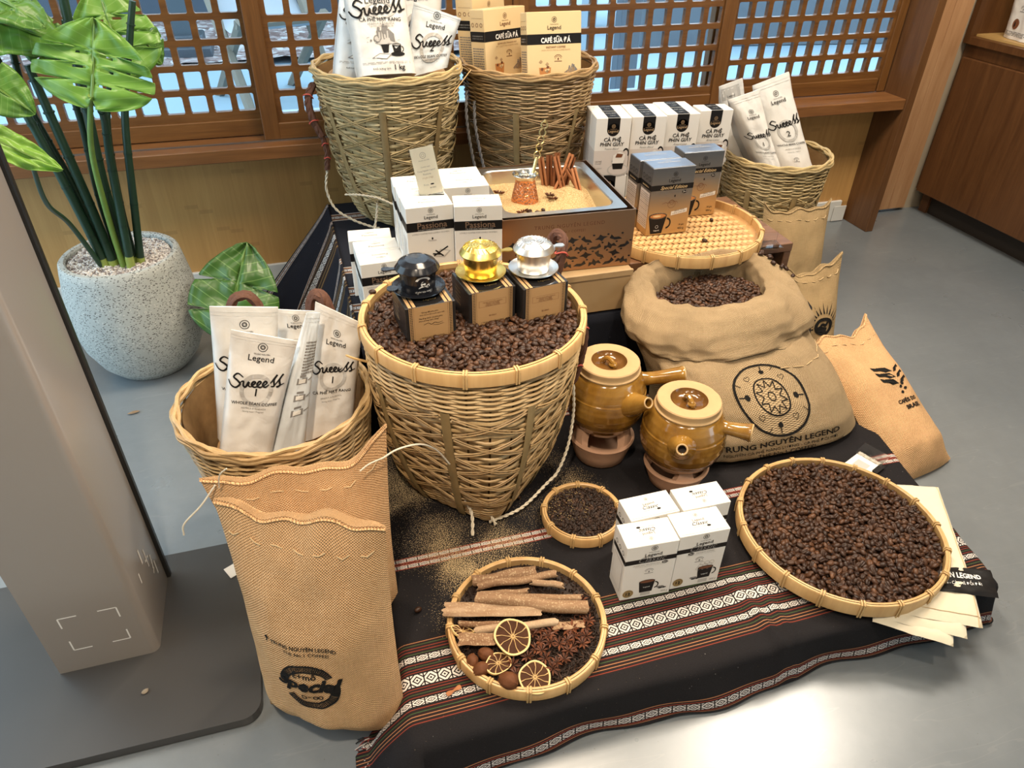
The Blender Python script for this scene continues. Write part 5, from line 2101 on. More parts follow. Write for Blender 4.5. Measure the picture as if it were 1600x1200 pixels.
pouch('bluish white coffee bag seen from its narrow printed side in the left basket', (-0.023, 1.128, 0.524), (0.000, 1.130, 0.519), (-0.104, 1.074, 0.331), (-0.050, 1.082, 0.331), 0.016, 0.4, d_gusset, 5.5, gp1, POUCH_B)
pouch('white foil bag marked 1 with a creased top, at the right of the left basket', (-0.006, 1.172, 0.519), (0.069, 1.150, 0.475), (-0.060, 1.135, 0.300), (0.036, 1.128, 0.315), 0.020, 0.25, d_success('1', 'CÀ PHÊ HẠT RANG', drop=-0.02), 6.9, gp1)
m = MB(); m.lathe([(0.001, 0.0), (0.125, 0.0), (0.125, 0.01), (0.001, 0.01)], 32); m.build('packing_board', KRAFT, left_b, loc=(0, 0, 0.235))

gp2 = 'white coffee bags in the tall left basket'
o_, F_, w_, h_ = pouch('large white one kilo coffee bag with a sketch, foremost in the tall left basket', (0.163, 1.885, 0.935), (0.305, 1.884, 0.932), (0.173, 1.815, 0.7475), (0.314, 1.816, 0.7485), 0.042, 0.0, d_hatrang, 8.2, gp2)
pouch('white coffee bag half hidden at the left in the tall left basket', (0.163, 1.940, 0.915), (0.275, 1.940, 0.913), (0.122, 1.900, 0.742), (0.235, 1.897, 0.728), 0.028, 0.06, d_hatrang, 9.6, gp2, POUCH_B)
pouch('white coffee bag marked 2 leaning to the right in the tall left basket', (0.330, 1.912, 0.886), (0.441, 1.900, 0.848), (0.294, 1.872, 0.731), (0.403, 1.876, 0.748), 0.030, 0.04, d_success('2', 'WHOLE BEAN COFFEE', drop=0.0), 11.1, gp2, POUCH_B)
pouch('white coffee bag standing upright behind the one marked 2 in the tall left basket', (0.295, 2.045, 0.925), (0.430, 2.044, 0.922), (0.287, 2.020, 0.720), (0.415, 2.020, 0.716), 0.030, 0.0, d_success('1', 'CÀ PHÊ HẠT RANG', drop=0.05), 12.4, gp2)
m = MB(); m.lathe([(0.001, 0.0), (0.150, 0.0), (0.150, 0.01), (0.001, 0.01)], 40); m.build('packing_board', KRAFT, tall_l, loc=(0, 0, 0.375))

gp3 = 'white coffee bags in the right basket'
pouch('white foil bag marked 2, rightmost and largest in the right basket', (1.293, 1.891, 0.648), (1.401, 1.886, 0.682), (1.396, 1.826, 0.426), (1.512, 1.810, 0.428), 0.036, 0.16, d_success('2', 'WHOLE BEAN COFFEE', drop=0.03, bean=True), 14.2, gp3)
pouch('white foil bag marked 1 with a silver side, middle one in the right basket', (1.195, 1.850, 0.624), (1.285, 1.842, 0.650), (1.303, 1.800, 0.447), (1.384, 1.786, 0.435), 0.048, 0.16, d_success('1', 'WHOLE BEAN COFFEE', drop=-0.02), 15.9, gp3, None, POUCH_S)
pouch('white foil bag with a grey flap behind the middle one in the right basket', (1.205, 1.925, 0.642), (1.272, 1.917, 0.664), (1.270, 1.905, 0.44), (1.36, 1.895, 0.44), 0.026, 0.2, lambda p, w, h: (p.rect(-w * 0.45, h * 0.80, w * 0.30, h * 0.955, LG, 6, 2), p.text('Legend', -w * 0.1, h * 0.83, 1, K, width=w * 0.3)), 17.3, gp3)
m = MB(); m.lathe([(0.001, 0.0), (0.135, 0.0), (0.135, 0.01), (0.001, 0.01)], 32); m.build('packing_board', KRAFT, right_b, loc=(0, 0, 0.372))

pouch('white coffee bag with a printed bean standing on the cabinet shelf', (2.50, 2.235, 0.90), (2.475, 2.085, 0.90), (2.512, 2.228, 0.6775), (2.480, 2.078, 0.6775), 0.040, 0.0,
      lambda p, w, h: (p.text('Legend', 0, h * 0.78, 1, K, width=w * 0.4), seal(p, 0.03 * w, h * 0.42, w * 0.09, G), p.disc(-w * 0.04, h * 0.22, w * 0.085, w * 0.11, BR, 16), p.disc(-w * 0.06, h * 0.225, w * 0.02, w * 0.075, K, 10, 3), greeked(p, -w * 0.34, h * 0.05, w * 0.36, h * 0.12, 4, G, 4)), 18.8)

# ------------------------------------------------------------------ jute bags


def jute_bag(label, TL, TR, BL, BR, th, seed, mat, design=None, ears=(0.012, 0.012), sag=0.016, group='filled jute bags around the display', roll=0.0, pinch=0.05):
    B, n, w, h = quadframe(TL, TR, BL, BR)

    def uvw(u, v):
        """outline wobble: pull the sides in and wave the hem"""
        k = 2 * u - 1
        inn = pinch * math.sin(PI * min(1, max(0, v))) * (1 + 0.5 * nz(v * 3, seed, k * 2))
        u2 = 0.5 + 0.5 * k * (1 - inn)
        e = ears[0] if k < 0 else ears[1]
        v2 = v + (v ** 6) * (e / h * (abs(k) ** 4) - sag / h * (1 - k * k) + 0.008 / h * math.sin(u * 9 + seed) + 0.004 / h * math.sin(u * 23 + seed * 3))
        v2 += (1 - v) ** 8 * 0.010 / h * (1 - abs(k) ** 3) * -1
        return u2, v2

    def off(u, v):
        s = abs(2 * u - 1)
        pu = (1 - s ** 2.6) ** 0.75 if s < 1 else 0.0
        pv = min(1.0, (max(0, v) / 0.16)) ** 0.6 * (1.0 if v < 0.55 else max(0.10, 1 - ((v - 0.55) / 0.45) ** 1.25 * 0.93))
        wr = 0.010 * nz(u * 2.2 + seed, v * 2.6, seed) + 0.0055 * nz(u * 5.2 + seed, v * 6.0, seed * 2) + 0.0022 * nz(u * 13 + seed, v * 12, seed)
        return th * 0.5 * pu * pv + wr * (0.25 + 0.75 * pu) * (0.4 + 0.6 * min(1, v / 0.1))

    def F(u, v, l=0.0):
        a, b_ = uvw(u, v)
        return B(a, b_) + n * (off(u, v) + l)

    def Bk(u, v):
        a, b_ = uvw(u, v)
        s = abs(2 * u - 1)
        pu = (1 - s ** 2.6) ** 0.75 if s < 1 else 0.0
        pv = min(1.0, (max(0, v) / 0.16)) ** 0.6 * (1.0 if v < 0.55 else max(0.10, 1 - ((v - 0.55) / 0.45) ** 1.25 * 0.93))
        base = off(u, v) - th * 0.5 * pu * pv
        return B(a, b_) + n * (base * (1 - pu) - th * 0.5 * pu * pv - 0.0035 * min(1, 6 * (1 - s)))
    m = MB()
    NU, NV = 40, 48
    uvf = lambda a, b: (a * w + seed, b * h)
    m.grid(lambda a, b: F(a, b), NU, NV, uvfn=uvf)
    m.grid(lambda a, b: Bk(a, b), NU, NV, uvfn=lambda a, b: (a * w + seed + 0.5, b * h), flip=True)
    # open top edge between the two layers
    m.grid(lambda a, b: F(a, 1).lerp(Bk(a, 1), b), NU, 1, uvfn=uvf)
    m.grid(lambda a, b: F(a, 0).lerp(Bk(a, 0), b), NU, 1, uvfn=uvf, flip=True)
    o = m.build('jute_bag', mat, None, True, 60)
    tag(o, label, 'jute bag', group)
    # rolled hem and running stitch
    q = MB()
    q.tube([F(i / 40, 0.990, 0.0010) for i in range(41)], 0.0022, 6, flat=(1.2, 0.7))
    q.tube([Bk(i / 40, 0.994) for i in range(41)], 0.0022, 6, flat=(1.2, 0.7))
    q.uv = {i: (v[0], v[2]) for i, v in enumerate(q.v)}
    q.build('hem', mat, o)
    q = MB()
    for k in range(7):
        u = 0.06 + k * 0.135
        q.tube([F(u, 0.90 + 0.01 * math.sin(k), 0.0006), F(u + 0.035, 0.897 + 0.01 * math.sin(k), 0.0022), F(u + 0.07, 0.90 + 0.008 * math.cos(k), 0.0006)], 0.0011, 5)
    q.build('running_stitch', STITCH, o)
    if design:
        p = Print([BURLAP_INK])
        design(p, w, h)
        p.build('stencil_print', lambda x, y, l: F(x / w + 0.5, y / h, l * 0.6 + 0.0011), o)
    return o, F


def d_special(p, w, h):
    y = h * 0.375
    VS = 1.0
    p.text('TRUNG NGUYÊN LEGEND', 0.0, y + 0.079, 1, 0, width=w * 0.44, weight=0.015)
    p.text('THE No.1 COFFEE!', 0.004, y + 0.068, 1, 0, width=w * 0.30, weight=0.005)
    p.stroke([(-w * 0.25, y + 0.079), (-w * 0.245, y + 0.090), (-w * 0.258, y + 0.086), (-w * 0.232, y + 0.086)], 0.0025, 0, n=2)
    # broad ring stamped with words left bare
    for a0, a1, r0, r1 in ((0.60, 2.62, 0.0485, 0.0455), (0.60, 2.62, 0.0365, 0.034), (3.75, 5.9, 0.0485, 0.0455), (3.75, 5.9, 0.0365, 0.034)):
        p.ring(0, y, r0, r0 - r1, 0, 30, a0=a0, a1=a1)
    rr = random.Random(5)
    for a0, a1 in ((0.60, 2.62), (3.75, 5.9)):
        a = a0
        while a < a1:
            da = rr.uniform(0.03, 0.06)
            p.ring(0, y, 0.0458, 0.0095, 0, 2, a0=a, a1=min(a + da, a1))
            a += da + 0.018
    p.ring(0, y, 0.0485, 0.0145, 0, 8, a0=2.62, a1=3.1)
    p.ring(0, y, 0.0485, 0.0145, 0, 8, a0=5.9, a1=6.5)
    p.text('Special', 0.0, y - 0.006, 1, 0, width=0.108, shear=0.35, weight=0.045)
    p.text('É+mô', -0.004, y + 0.021, 0.016, 0, weight=0.02)
    p.ring(-0.010, y - 0.0215, 0.0048, 0.0018, 0, 14); p.ring(0.008, y - 0.0215, 0.0042, 0.0018, 0, 14); p.ring(0.0155, y - 0.0215, 0.0042, 0.0018, 0, 14)
    p.rect(-0.004, y - 0.0215, 0.002, y - 0.0195, 0)


def d_brasil(p, w, h):
    x, y = w * 0.10, h * 0.50

    def leaf(cx, cy, s, sg):
        p.poly([(cx, cy), (cx + sg * 0.4 * s, cy + 0.02 * s), (cx + sg * 1.0 * s, cy + 0.55 * s), (cx + sg * 0.95 * s, cy + 0.30 * s), (cx + sg * 0.7 * s, cy + 0.42 * s), (cx + sg * 0.25 * s, cy + 0.30 * s)][:: int(sg) or 1], 0)
    for k in range(3):
        leaf(x + 0.002, y + 0.012 + k * 0.017, 0.046, -1)
        leaf(x + 0.006, y + 0.012 + k * 0.016, 0.030, 1)
    for a, b in ((0.0, 0.0), (0.010, -0.007), (-0.003, -0.014), (0.008, 0.006)):
        p.disc(x + a + 0.003, y + b + 0.004, 0.0042, 0.0036, 0, 10)
    p.text('CAFÉS DO', x, y - 0.035, 1, 0, width=0.058, weight=0.04)
    p.text('BRASIL', x + 0.008, y - 0.052, 1, 0, width=0.042, weight=0.04)


def d_sun(p, w, h):
    x, y = w * 0.12, h * 0.50
    for k in range(15):
        a = PI * (k / 14) * 1.1 - 0.05 * PI
        r0, r1 = 0.034, 0.058 + 0.008 * (k % 2)
        c, s = math.cos(a), math.sin(a)
        p.poly([(x + r0 * c - 0.0022 * s, y + r0 * s + 0.0022 * c), (x + r0 * c + 0.0022 * s, y + r0 * s - 0.0022 * c), (x + r1 * c, y + r1 * s)], 0)
    p.ring(x, y, 0.030, 0.011, 0, 26, ry=0.024)
    p.stroke([(x - 0.012, y - 0.002), (x - 0.004, y + 0.005), (x + 0.005, y + 0.003), (x + 0.012, y + 0.012)], 0.008, 0)
    p.poly([(x - 0.024, y - 0.012), (x + 0.006, y - 0.016), (x + 0.010, y - 0.004), (x - 0.016, y + 0.002)], 0)


def from_pose(cx, cy, cz, yaw, lean, w, h, roll=0.0):
    """corners of a bag standing at (cx, cy, cz); lean > 0 tips its top away from the viewer"""
    y = R(yaw); l = R(lean)
    X = Vector((math.cos(y), math.sin(y), 0))
    Yv = Vector((-math.sin(y), math.cos(y), 0))
    Z = Vector((0, 0, 1)) * math.cos(l) + Yv * math.sin(l)
    X2 = X * math.cos(R(roll)) + Z * math.sin(R(roll))
    Z2 = Z * math.cos(R(roll)) - X * math.sin(R(roll))
    c = Vector((cx, cy, cz))
    return c - X2 * w / 2 + Z2 * h, c + X2 * w / 2 + Z2 * h, c - X2 * w / 2, c + X2 * w / 2


jb1, _ = jute_bag('filled jute bag with a round black stencil, standing foremost at the left', *from_pose(-0.0755, 0.700, 0.006, -25.4, 3.0, 0.238, 0.445, 0.6), 0.125, 1.7, BURLAP, d_special, (0.006, 0.004), 0.004)
jb2, _ = jute_bag('plain jute bag behind the stencilled one, its right corner raised', (-0.212, 0.885, 0.412), (0.068, 0.868, 0.425), (-0.165, 0.845, 0.006), (0.055, 0.845, 0.006), 0.085, 3.9, BURLAP, None, (0.004, 0.034), 0.026)
q = MB()
q.tube(smooth_path([(0.055, 0.855, 0.405), (0.082, 0.865, 0.410), (0.120, 0.885, 0.395), (0.150, 0.91, 0.355), (0.175, 0.93, 0.30)], 5), 0.0015, 6)
q.tube(smooth_path([(0.060, 0.85, 0.412), (0.035, 0.845, 0.408), (0.020, 0.842, 0.400)], 5), 0.0012, 6)
q.tube(smooth_path([(-0.19, 0.872, 0.398), (-0.215, 0.862, 0.372), (-0.245, 0.858, 0.345), (-0.250, 0.856, 0.325)], 5), 0.0014, 6)
q.tube(smooth_path([(-0.185, 0.868, 0.395), (-0.178, 0.86, 0.425), (-0.165, 0.855, 0.440)], 4), 0.0011, 6)
q.build('drawstring', ROPE, jb2)
jb3, _ = jute_bag('jute bag with a black leaf stencil, leaning at the right end of the display', *from_pose(1.296, 0.925, 0.008, 9, 57, 0.205, 0.385, 0.5), 0.105, 5.3, BURLAP, d_brasil, (-0.006, 0.012), 0.016)
jb4, _ = jute_bag('jute bag with a black rising sun stencil, between the big sack and the floor', *from_pose(1.240, 1.325, 0.008, -4, 16, 0.185, 0.330), 0.10, 7.7, BURLAP3, d_sun, (-0.010, 0.022), 0.030)
jb5, _ = jute_bag('plain jute bag standing before the right basket beside the wooden post', *from_pose(1.385, 1.625, 0.008, -8, 13, 0.21, 0.355), 0.10, 9.1, BURLAP3, None, (0.008, 0.022), 0.020)

# ------------------------------------------------------------------ big open sack
SK = [(0.092, 0.940, 1.115, 0.178, 0.115), (0.105, 0.938, 1.118, 0.212, 0.140), (0.150, 0.928, 1.130, 0.220, 0.148), (0.205, 0.912, 1.155, 0.214, 0.144), (0.255, 0.892, 1.185, 0.206, 0.132),
      (0.290, 0.878, 1.208, 0.203, 0.122), (0.306, 0.868, 1.220, 0.198, 0.114), (0.312, 0.864, 1.224, 0.207, 0.121), (0.324, 0.862, 1.228, 0.219, 0.127), (0.345, 0.860, 1.235, 0.222, 0.127),
      (0.368, 0.858, 1.244, 0.214, 0.119), (0.386, 0.857, 1.254, 0.192, 0.102), (0.390, 0.857, 1.264, 0.168, 0.085), (0.378, 0.858, 1.272, 0.142, 0.070), (0.355, 0.860, 1.274, 0.128, 0.063), (0.318, 0.862, 1.270, 0.122, 0.060)]


def sack_ring(s):
    k = s * (len(SK) - 1)
    i = min(int(k), len(SK) - 2)
    f = k - i
    f = f * f * (3 - 2 * f) if i in (6,) else f
    return [lerp(a, b, f) for a, b in zip(SK[i], SK[i + 1])]


def sack_pt(a, s, l=0.0):
    z, cx, cy, hw, hd = sack_ring(s)
    th = 2 * PI * a + PI / 2
    ex = lerp(0.46, 0.80, min(1, s * 1.8))
    c, sn = math.cos(th), math.sin(th)
    x = cx + (hw + l) * math.copysign(abs(c) ** ex, c)
    y = cy + (hd + l) * math.copysign(abs(sn) ** ex, sn)
    up = min(1, max(0, (s - 0.25) / 0.4))
    z += (y - 1.235) * 0.27 * up
    amp = 0.011 * min(1, s * 6)
    q = amp * nz(c * 2.2 + 3, sn * 2.2, s * 4.5) + 0.6 * amp * nz(c * 5, sn * 5 + 2, s * 9) + 0.18 * amp * nz(c * 14, sn * 14 + 2, s * 25)
    if s > 0.42:
        q *= 1.35
        z += 0.010 * nz(c * 2.4, sn * 2.4, 8.8) * min(1, (s - 0.42) * 5) + 0.012 * max(0, sn) * up * abs(c)
    # hem ears at the bottom corners
    if s < 0.14:
        k = (1 - s / 0.14) * max(0, abs(c) - 0.55) * 0.10
        x += math.copysign(k, c)
    return Vector((x + q * c, y + q * sn, max(z, 0.0925)))


m = MB()
m.grid(lambda a, b: sack_pt(a, b), 112, 90, cu=True, uvfn=lambda a, b: (a * 1.15, b * 0.62), flip=False)
m.add([sack_pt(i / 112, 0) for i in range(112)], [tuple(range(112))[::-1]])
big_sack = m.build('bean_sack', BURLAP2, None, True, 70)
tag(big_sack, 'big open jute sack full of coffee beans, its rim rolled outwards', 'sack')


def sack_front(x, y, l=0.0):
    """x in metres across the front, y = share of the sack's profile"""
    s = y
    z, cx, cy, hw, hd = sack_ring(s)
    ex = lerp(0.46, 0.80, min(1, s * 1.8))
    q = max(-0.995, min(0.995, (x - 0.0) / hw))
    c = math.copysign(abs(q) ** (1 / ex), q)
    th = -math.acos(max(-1, min(1, c)))
    return sack_pt((th - PI / 2) / (2 * PI), s, l)


p = Print([BURLAP_INK])
# profile share is roughly z from .105 to .30 over .07 .. .34
KS = 0.27 / 0.225   # share per metre of cloth


def lx(x): return x


LXO, LYO = 0.004, 0.232
p.ring(0, 0, 0.073, 0.0048, 0, 52)
p.ring(0, 0, 0.0345, 0.0030, 0, 36)
st = []
for k in range(20):
    r = 0.0295 if k % 2 == 0 else 0.0165
    st.append((r * math.sin(PI * k / 10), r * math.cos(PI * k / 10)))
for k in range(20):
    p.stroke([st[k], st[(k + 1) % 20]], 0.0018, 0, n=1, taper=False)
p.ring(0, 0, 0.0078, 0.0017, 0, 18)
for k in range(4):
    a = PI / 2 + k * PI / 2 - 0.12
    p.disc(0.050 * math.cos(a), 0.050 * math.sin(a), 0.0052, 0.0052, 0, 14)
    p.stroke([(0.055 * math.cos(a), 0.055 * math.sin(a)), (0.066 * math.cos(a), 0.066 * math.sin(a))], 0.0018, 0, n=1, taper=False)
    a += PI / 4
    hx, hy = 0.050 * math.cos(a), 0.050 * math.sin(a)
    p.stroke([(hx, hy - 0.006), (hx - 0.006, hy + 0.001), (hx - 0.003, hy + 0.006), (hx, hy + 0.003), (hx + 0.003, hy + 0.006), (hx + 0.006, hy + 0.001), (hx, hy - 0.006)], 0.0010, 0, n=3, taper=False)
    p.stroke([(0.058 * math.cos(a + 0.45), 0.058 * math.sin(a + 0.45)), (0.068 * math.cos(a + 0.4), 0.068 * math.sin(a + 0.4))], 0.0014, 0, n=1, taper=False)
p.text('TRUNG NGUYÊN LEGEND', -0.010, -0.094, 1, 0, width=0.260, weight=0.015)
p.text('NGUYÊN CÀ PHÊ NĂNG LƯỢNG - CÀ PHÊ ĐỔI MỚI', -0.008, -0.109, 1, 0, width=0.245)
p.text('THE No.1 COFFEE!', 0.0, -0.124, 1, 0, width=0.125)
p.build('stencil_print', lambda x, y, l: sack_front(1.16 * x + LXO, LYO + 1.12 * y * KS, 0.0012 + l * 0.5), big_sack)
q = MB()
for k in range(5):
    x = 0.06 + k * 0.03
    q.tube([sack_front(x, 0.30, 0.001), sack_front(x + 0.012, 0.302, 0.003), sack_front(x + 0.022, 0.30, 0.001)], 0.0009, 5)
q.build('running_stitch', STITCH, big_sack)
# ------------------------------------------------------------------ clay pots on their stoves


def clay_pot(label, cx, cy, zb, H, rb, rlid, hang, sang, hlen, hlift, seed):
    """round bellied glazed pot: side handle at angle hang, spout at angle sang"""
    t = thing('clay_pot', label, 'pot', (cx, cy, zb), 0, 'glazed clay pots on stoves')
    m = MB()
    prof = []
    N = 26
    zr = H - 0.022
    for i in range(N + 1):
        f = i / N
        zz = zr * f
        if f < 0.5:
            r = lerp(rb * 0.60, rb, math.sin(f / 0.5 * PI / 2) ** 0.85)
        else:
            r = lerp(rlid * 1.02, rb, math.cos((f - 0.5) / 0.5 * PI / 2) ** 0.75)
        r += 0.0008 * math.sin(f * 60)
        prof.append((r, zz))
    prof += [(rlid * 0.96, zr + 0.001), (rlid * 0.90, zr - 0.004)]
    m.lathe(prof, 56, capb=True)
    # raised throwing line
    k = int(N * 0.72)
    m.lathe([(prof[k][0] - 0.001, prof[k][1] - 0.003), (prof[k][0] + 0.0016, prof[k][1]), (prof[k][0] - 0.001, prof[k][1] + 0.003)], 56)
    m.build('body', GLAZE, t)
    m = MB(); m.lathe([(rb * 0.585, -0.0005), (rb * 0.62, 0.002), (rb * 0.74, 0.016), (rb * 0.755, 0.019), (rb * 0.735, 0.019)], 48, capb=True)
    m.build('bare_foot', BARECLAY, t)
    # lid: bare rim with a glazed well and loop knob
    l = MB()
    z0 = H - 0.021
    l.lathe([(rlid * 0.9, z0 - 0.002), (rlid * 1.03, z0), (rlid * 1.05, z0 + 0.004), (rlid * 1.0, z0 + 0.006), (rlid * 0.985, z0 + 0.009), (rlid * 1.0, z0 + 0.012), (rlid * 1.0, z0 + 0.0185), (rlid * 0.97, z0 + 0.0205), (rlid * 0.62, z0 + 0.021), (rlid * 0.58, z0 + 0.0195)], 56)
    ld = l.build('lid', BARECLAY, t)
    l = MB()
    l.lathe([(rlid * 0.585, z0 + 0.0198), (rlid * 0.53, z0 + 0.013), (rlid * 0.40, z0 + 0.0085), (0.001, z0 + 0.0075)], 40)
    l.build('lid_well', plain('brown_glaze', (0.13, 0.058, 0.014), 0.12, var=0.5, scale=50), ld)
    l = MB()
    ca, sa = math.cos(hang - 0.8), math.sin(hang - 0.8)
    l.tube(smooth_path([(-0.016 * ca, -0.016 * sa, z0 + 0.008), (-0.010 * ca, -0.010 * sa, z0 + 0.018), (0.0, 0.003, z0 + 0.022), (0.010 * ca, 0.010 * sa, z0 + 0.017), (0.015 * ca, 0.015 * sa, z0 + 0.008)], 5), 0.0048, 8)
    l.tube([(0.010 * ca + 0.006 * math.cos(a), 0.010 * sa + 0.006 * math.sin(a), z0 + 0.0135) for a in np.linspace(0, 2 * PI, 13)[:-1]], 0.003, 6, closed=True)
    l.build('knob', GLAZE, ld)
    # hollow side handle
    h = MB()
    ca, sa = math.cos(hang), math.sin(hang)
    zc = zr * 0.80
    r0 = rb * 0.80
    pts = [Vector((ca * (r0 + hlen * f), sa * (r0 + hlen * f), zc + hlift * f)) for f in (0, 0.12, 0.3, 0.6, 0.9, 0.97, 1.0)]
    h.tube(pts, [0.0185, 0.0145, 0.0135, 0.0150, 0.0175, 0.0188, 0.0175], 20, cap=False)
    d = (pts[-1] - pts[0]).normalized()
    h.tube([pts[-1], pts[-1] - d * 0.003, pts[-1] - d * 0.03], [0.0175, 0.0128, 0.011], 20, cap=False)
    hd = h.build('handle', GLAZE, t)
    q = MB(); q.tube([pts[-1] - d * 0.030, pts[-1] - d * 0.028], [0.0112, 0.0112], 16); q.build('handle_bore', plain('dark_clay_bore', (0.12, 0.055, 0.018), 0.6), hd)
    q = MB(); q.tube([pts[-1] + d * 0.0003 + (d.orthogonal().normalized() * math.cos(a) + d.cross(d.orthogonal().normalized()) * math.sin(a)) * 0.0160 for a in np.linspace(0, 2 * PI, 25)[:-1]], 0.0022, 6, closed=True); q.build('handle_rim', BARECLAY, hd)
    # spout
    ca, sa = math.cos(sang), math.sin(sang)
    zc = zr * 0.66
    sp = smooth_path([(ca * rb * 0.70, sa * rb * 0.70, zc), (ca * rb * 0.98, sa * rb * 0.98, zc + 0.010), (ca * (rb + 0.018), sa * (rb + 0.018), zc + 0.024), (ca * (rb + 0.036), sa * (rb + 0.036), zc + 0.036)], 5)
    n = len(sp)
    s = MB()
    s.tube(sp, [lerp(0.040, 0.0115, min(1, (i / (n - 1)) ** 0.6)) for i in range(n)], 20, cap=False)
    d = (sp[-1] - sp[-2]).normalized()
    s.tube([sp[-1], sp[-1] - d * 0.001, sp[-1] - d * 0.02], [0.0115, 0.0078, 0.007], 20, cap=False)
    so = s.build('spout', GLAZE, t)
    q = MB(); q.tube([sp[-1] - d * 0.019, sp[-1] - d * 0.018], [0.0072, 0.0072], 14); q.build('spout_bore', plain('dark_spout_bore', (0.02, 0.01, 0.006), 0.6), so)
    q = MB(); q.tube([sp[-1] + (d.orthogonal().normalized() * math.cos(a) + d.cross(d.orthogonal().normalized()) * math.sin(a)) * 0.0098 for a in np.linspace(0, 2 * PI, 21)[:-1]], 0.0017, 6, closed=True); q.build('spout_rim', BARECLAY, so)
    return t


def stove(label, cx, cy, z, r, h, rot):
    """terracotta charcoal stove: bowl, three prongs, a draught hole"""
    t = thing('clay_stove', label, 'stove', (cx, cy, z), rot, 'terracotta stoves under the pots')
    m = MB()
    hb = h * 0.62
    m.lathe([(r * 0.74, 0.0), (r * 0.80, 0.004), (r * 0.90, hb * 0.5), (r * 1.0, hb * 0.93), (r * 1.03, hb), (r * 0.99, hb + 0.004), (r * 0.90, hb + 0.003), (r * 0.84, hb * 0.7), (r * 0.78, hb * 0.35), (0.001, hb * 0.30)], 56, capb=True)
    m.build('bowl', TERRA, t)
    for k in range(3):
        a = 2 * PI * k / 3
        q = MB()

        def pr(u, v):
            w_ = lerp(0.62, 0.30, v) * (1 - 0.15 * math.sin(PI * v))
            th = a + (u - 0.5) * w_ * 1.35
            rr = lerp(r * 0.985, r * 0.86, v)
            return Vector((rr * math.cos(th), rr * math.sin(th), lerp(hb * 0.85, h, v)))
        q.grid(pr, 8, 6)
        q.grid(lambda u, v: pr(u, v) - Vector((math.cos(a), math.sin(a), 0)) * (0.022 * (0.5 + 0.5 * v)), 8, 6, flip=True)
        q.grid(lambda u, v: pr(u, 1).lerp(pr(u, 1) - Vector((math.cos(a), math.sin(a), 0)) * 0.022, v), 8, 1)
        for e in (0, 1):
            q.grid(lambda u, v: pr(e, v).lerp(pr(e, v) - Vector((math.cos(a), math.sin(a), 0)) * (0.022 * (0.5 + 0.5 * v)), u), 1, 6)
        q.build('prong', TERRA, t)
    q = MB()
    a0 = PI + 0.3

    def hole(u, v):
        th = a0 + (u - 0.5) * 0.75
        zz = lerp(hb * 0.28, hb * 0.62, v) * (1 if v == 0 else 1)
        rr = r * lerp(0.86, 0.945, v) + 0.0012
        return Vector((rr * math.cos(th), rr * math.sin(th), zz - (0.008 * (2 * u - 1) ** 2 if v > 0.5 else 0)))
    q.grid(hole, 8, 3)
    q.build('draught_hole', plain('draught_hole_dark', (0.025, 0.013, 0.009), 0.9), t)  # opening drawn as a dark patch laid on the bowl
    return t


ZC = ZP + 0.002
stove('pink clay stove under the farther amber pot, beside the bean basket', 0.547, 1.104, ZC, 0.069, 0.092, R(-50))
clay_pot('amber glazed clay pot with side handle, farther one beside the bean basket', 0.550, 1.112, ZC + 0.078, 0.166, 0.085, 0.0630, R(-14), R(-72), 0.092, 0.010, 1)
stove('pink clay stove under the nearer amber pot, behind the white cartons', 0.668, 0.985, ZC, 0.066, 0.074, R(-100))
clay_pot('amber glazed clay pot with side handle, nearer one behind the white cartons', 0.670, 0.985, ZC + 0.055, 0.158, 0.086, 0.0635, R(-40), R(-122), 0.060, 0.004, 2)

# ------------------------------------------------------------------ drip filters on kraft cartons in the bean basket
ZB = ZP + 0.408 - 0.014          # bean surface in the basket
WB = 0.0885
HB = 0.068


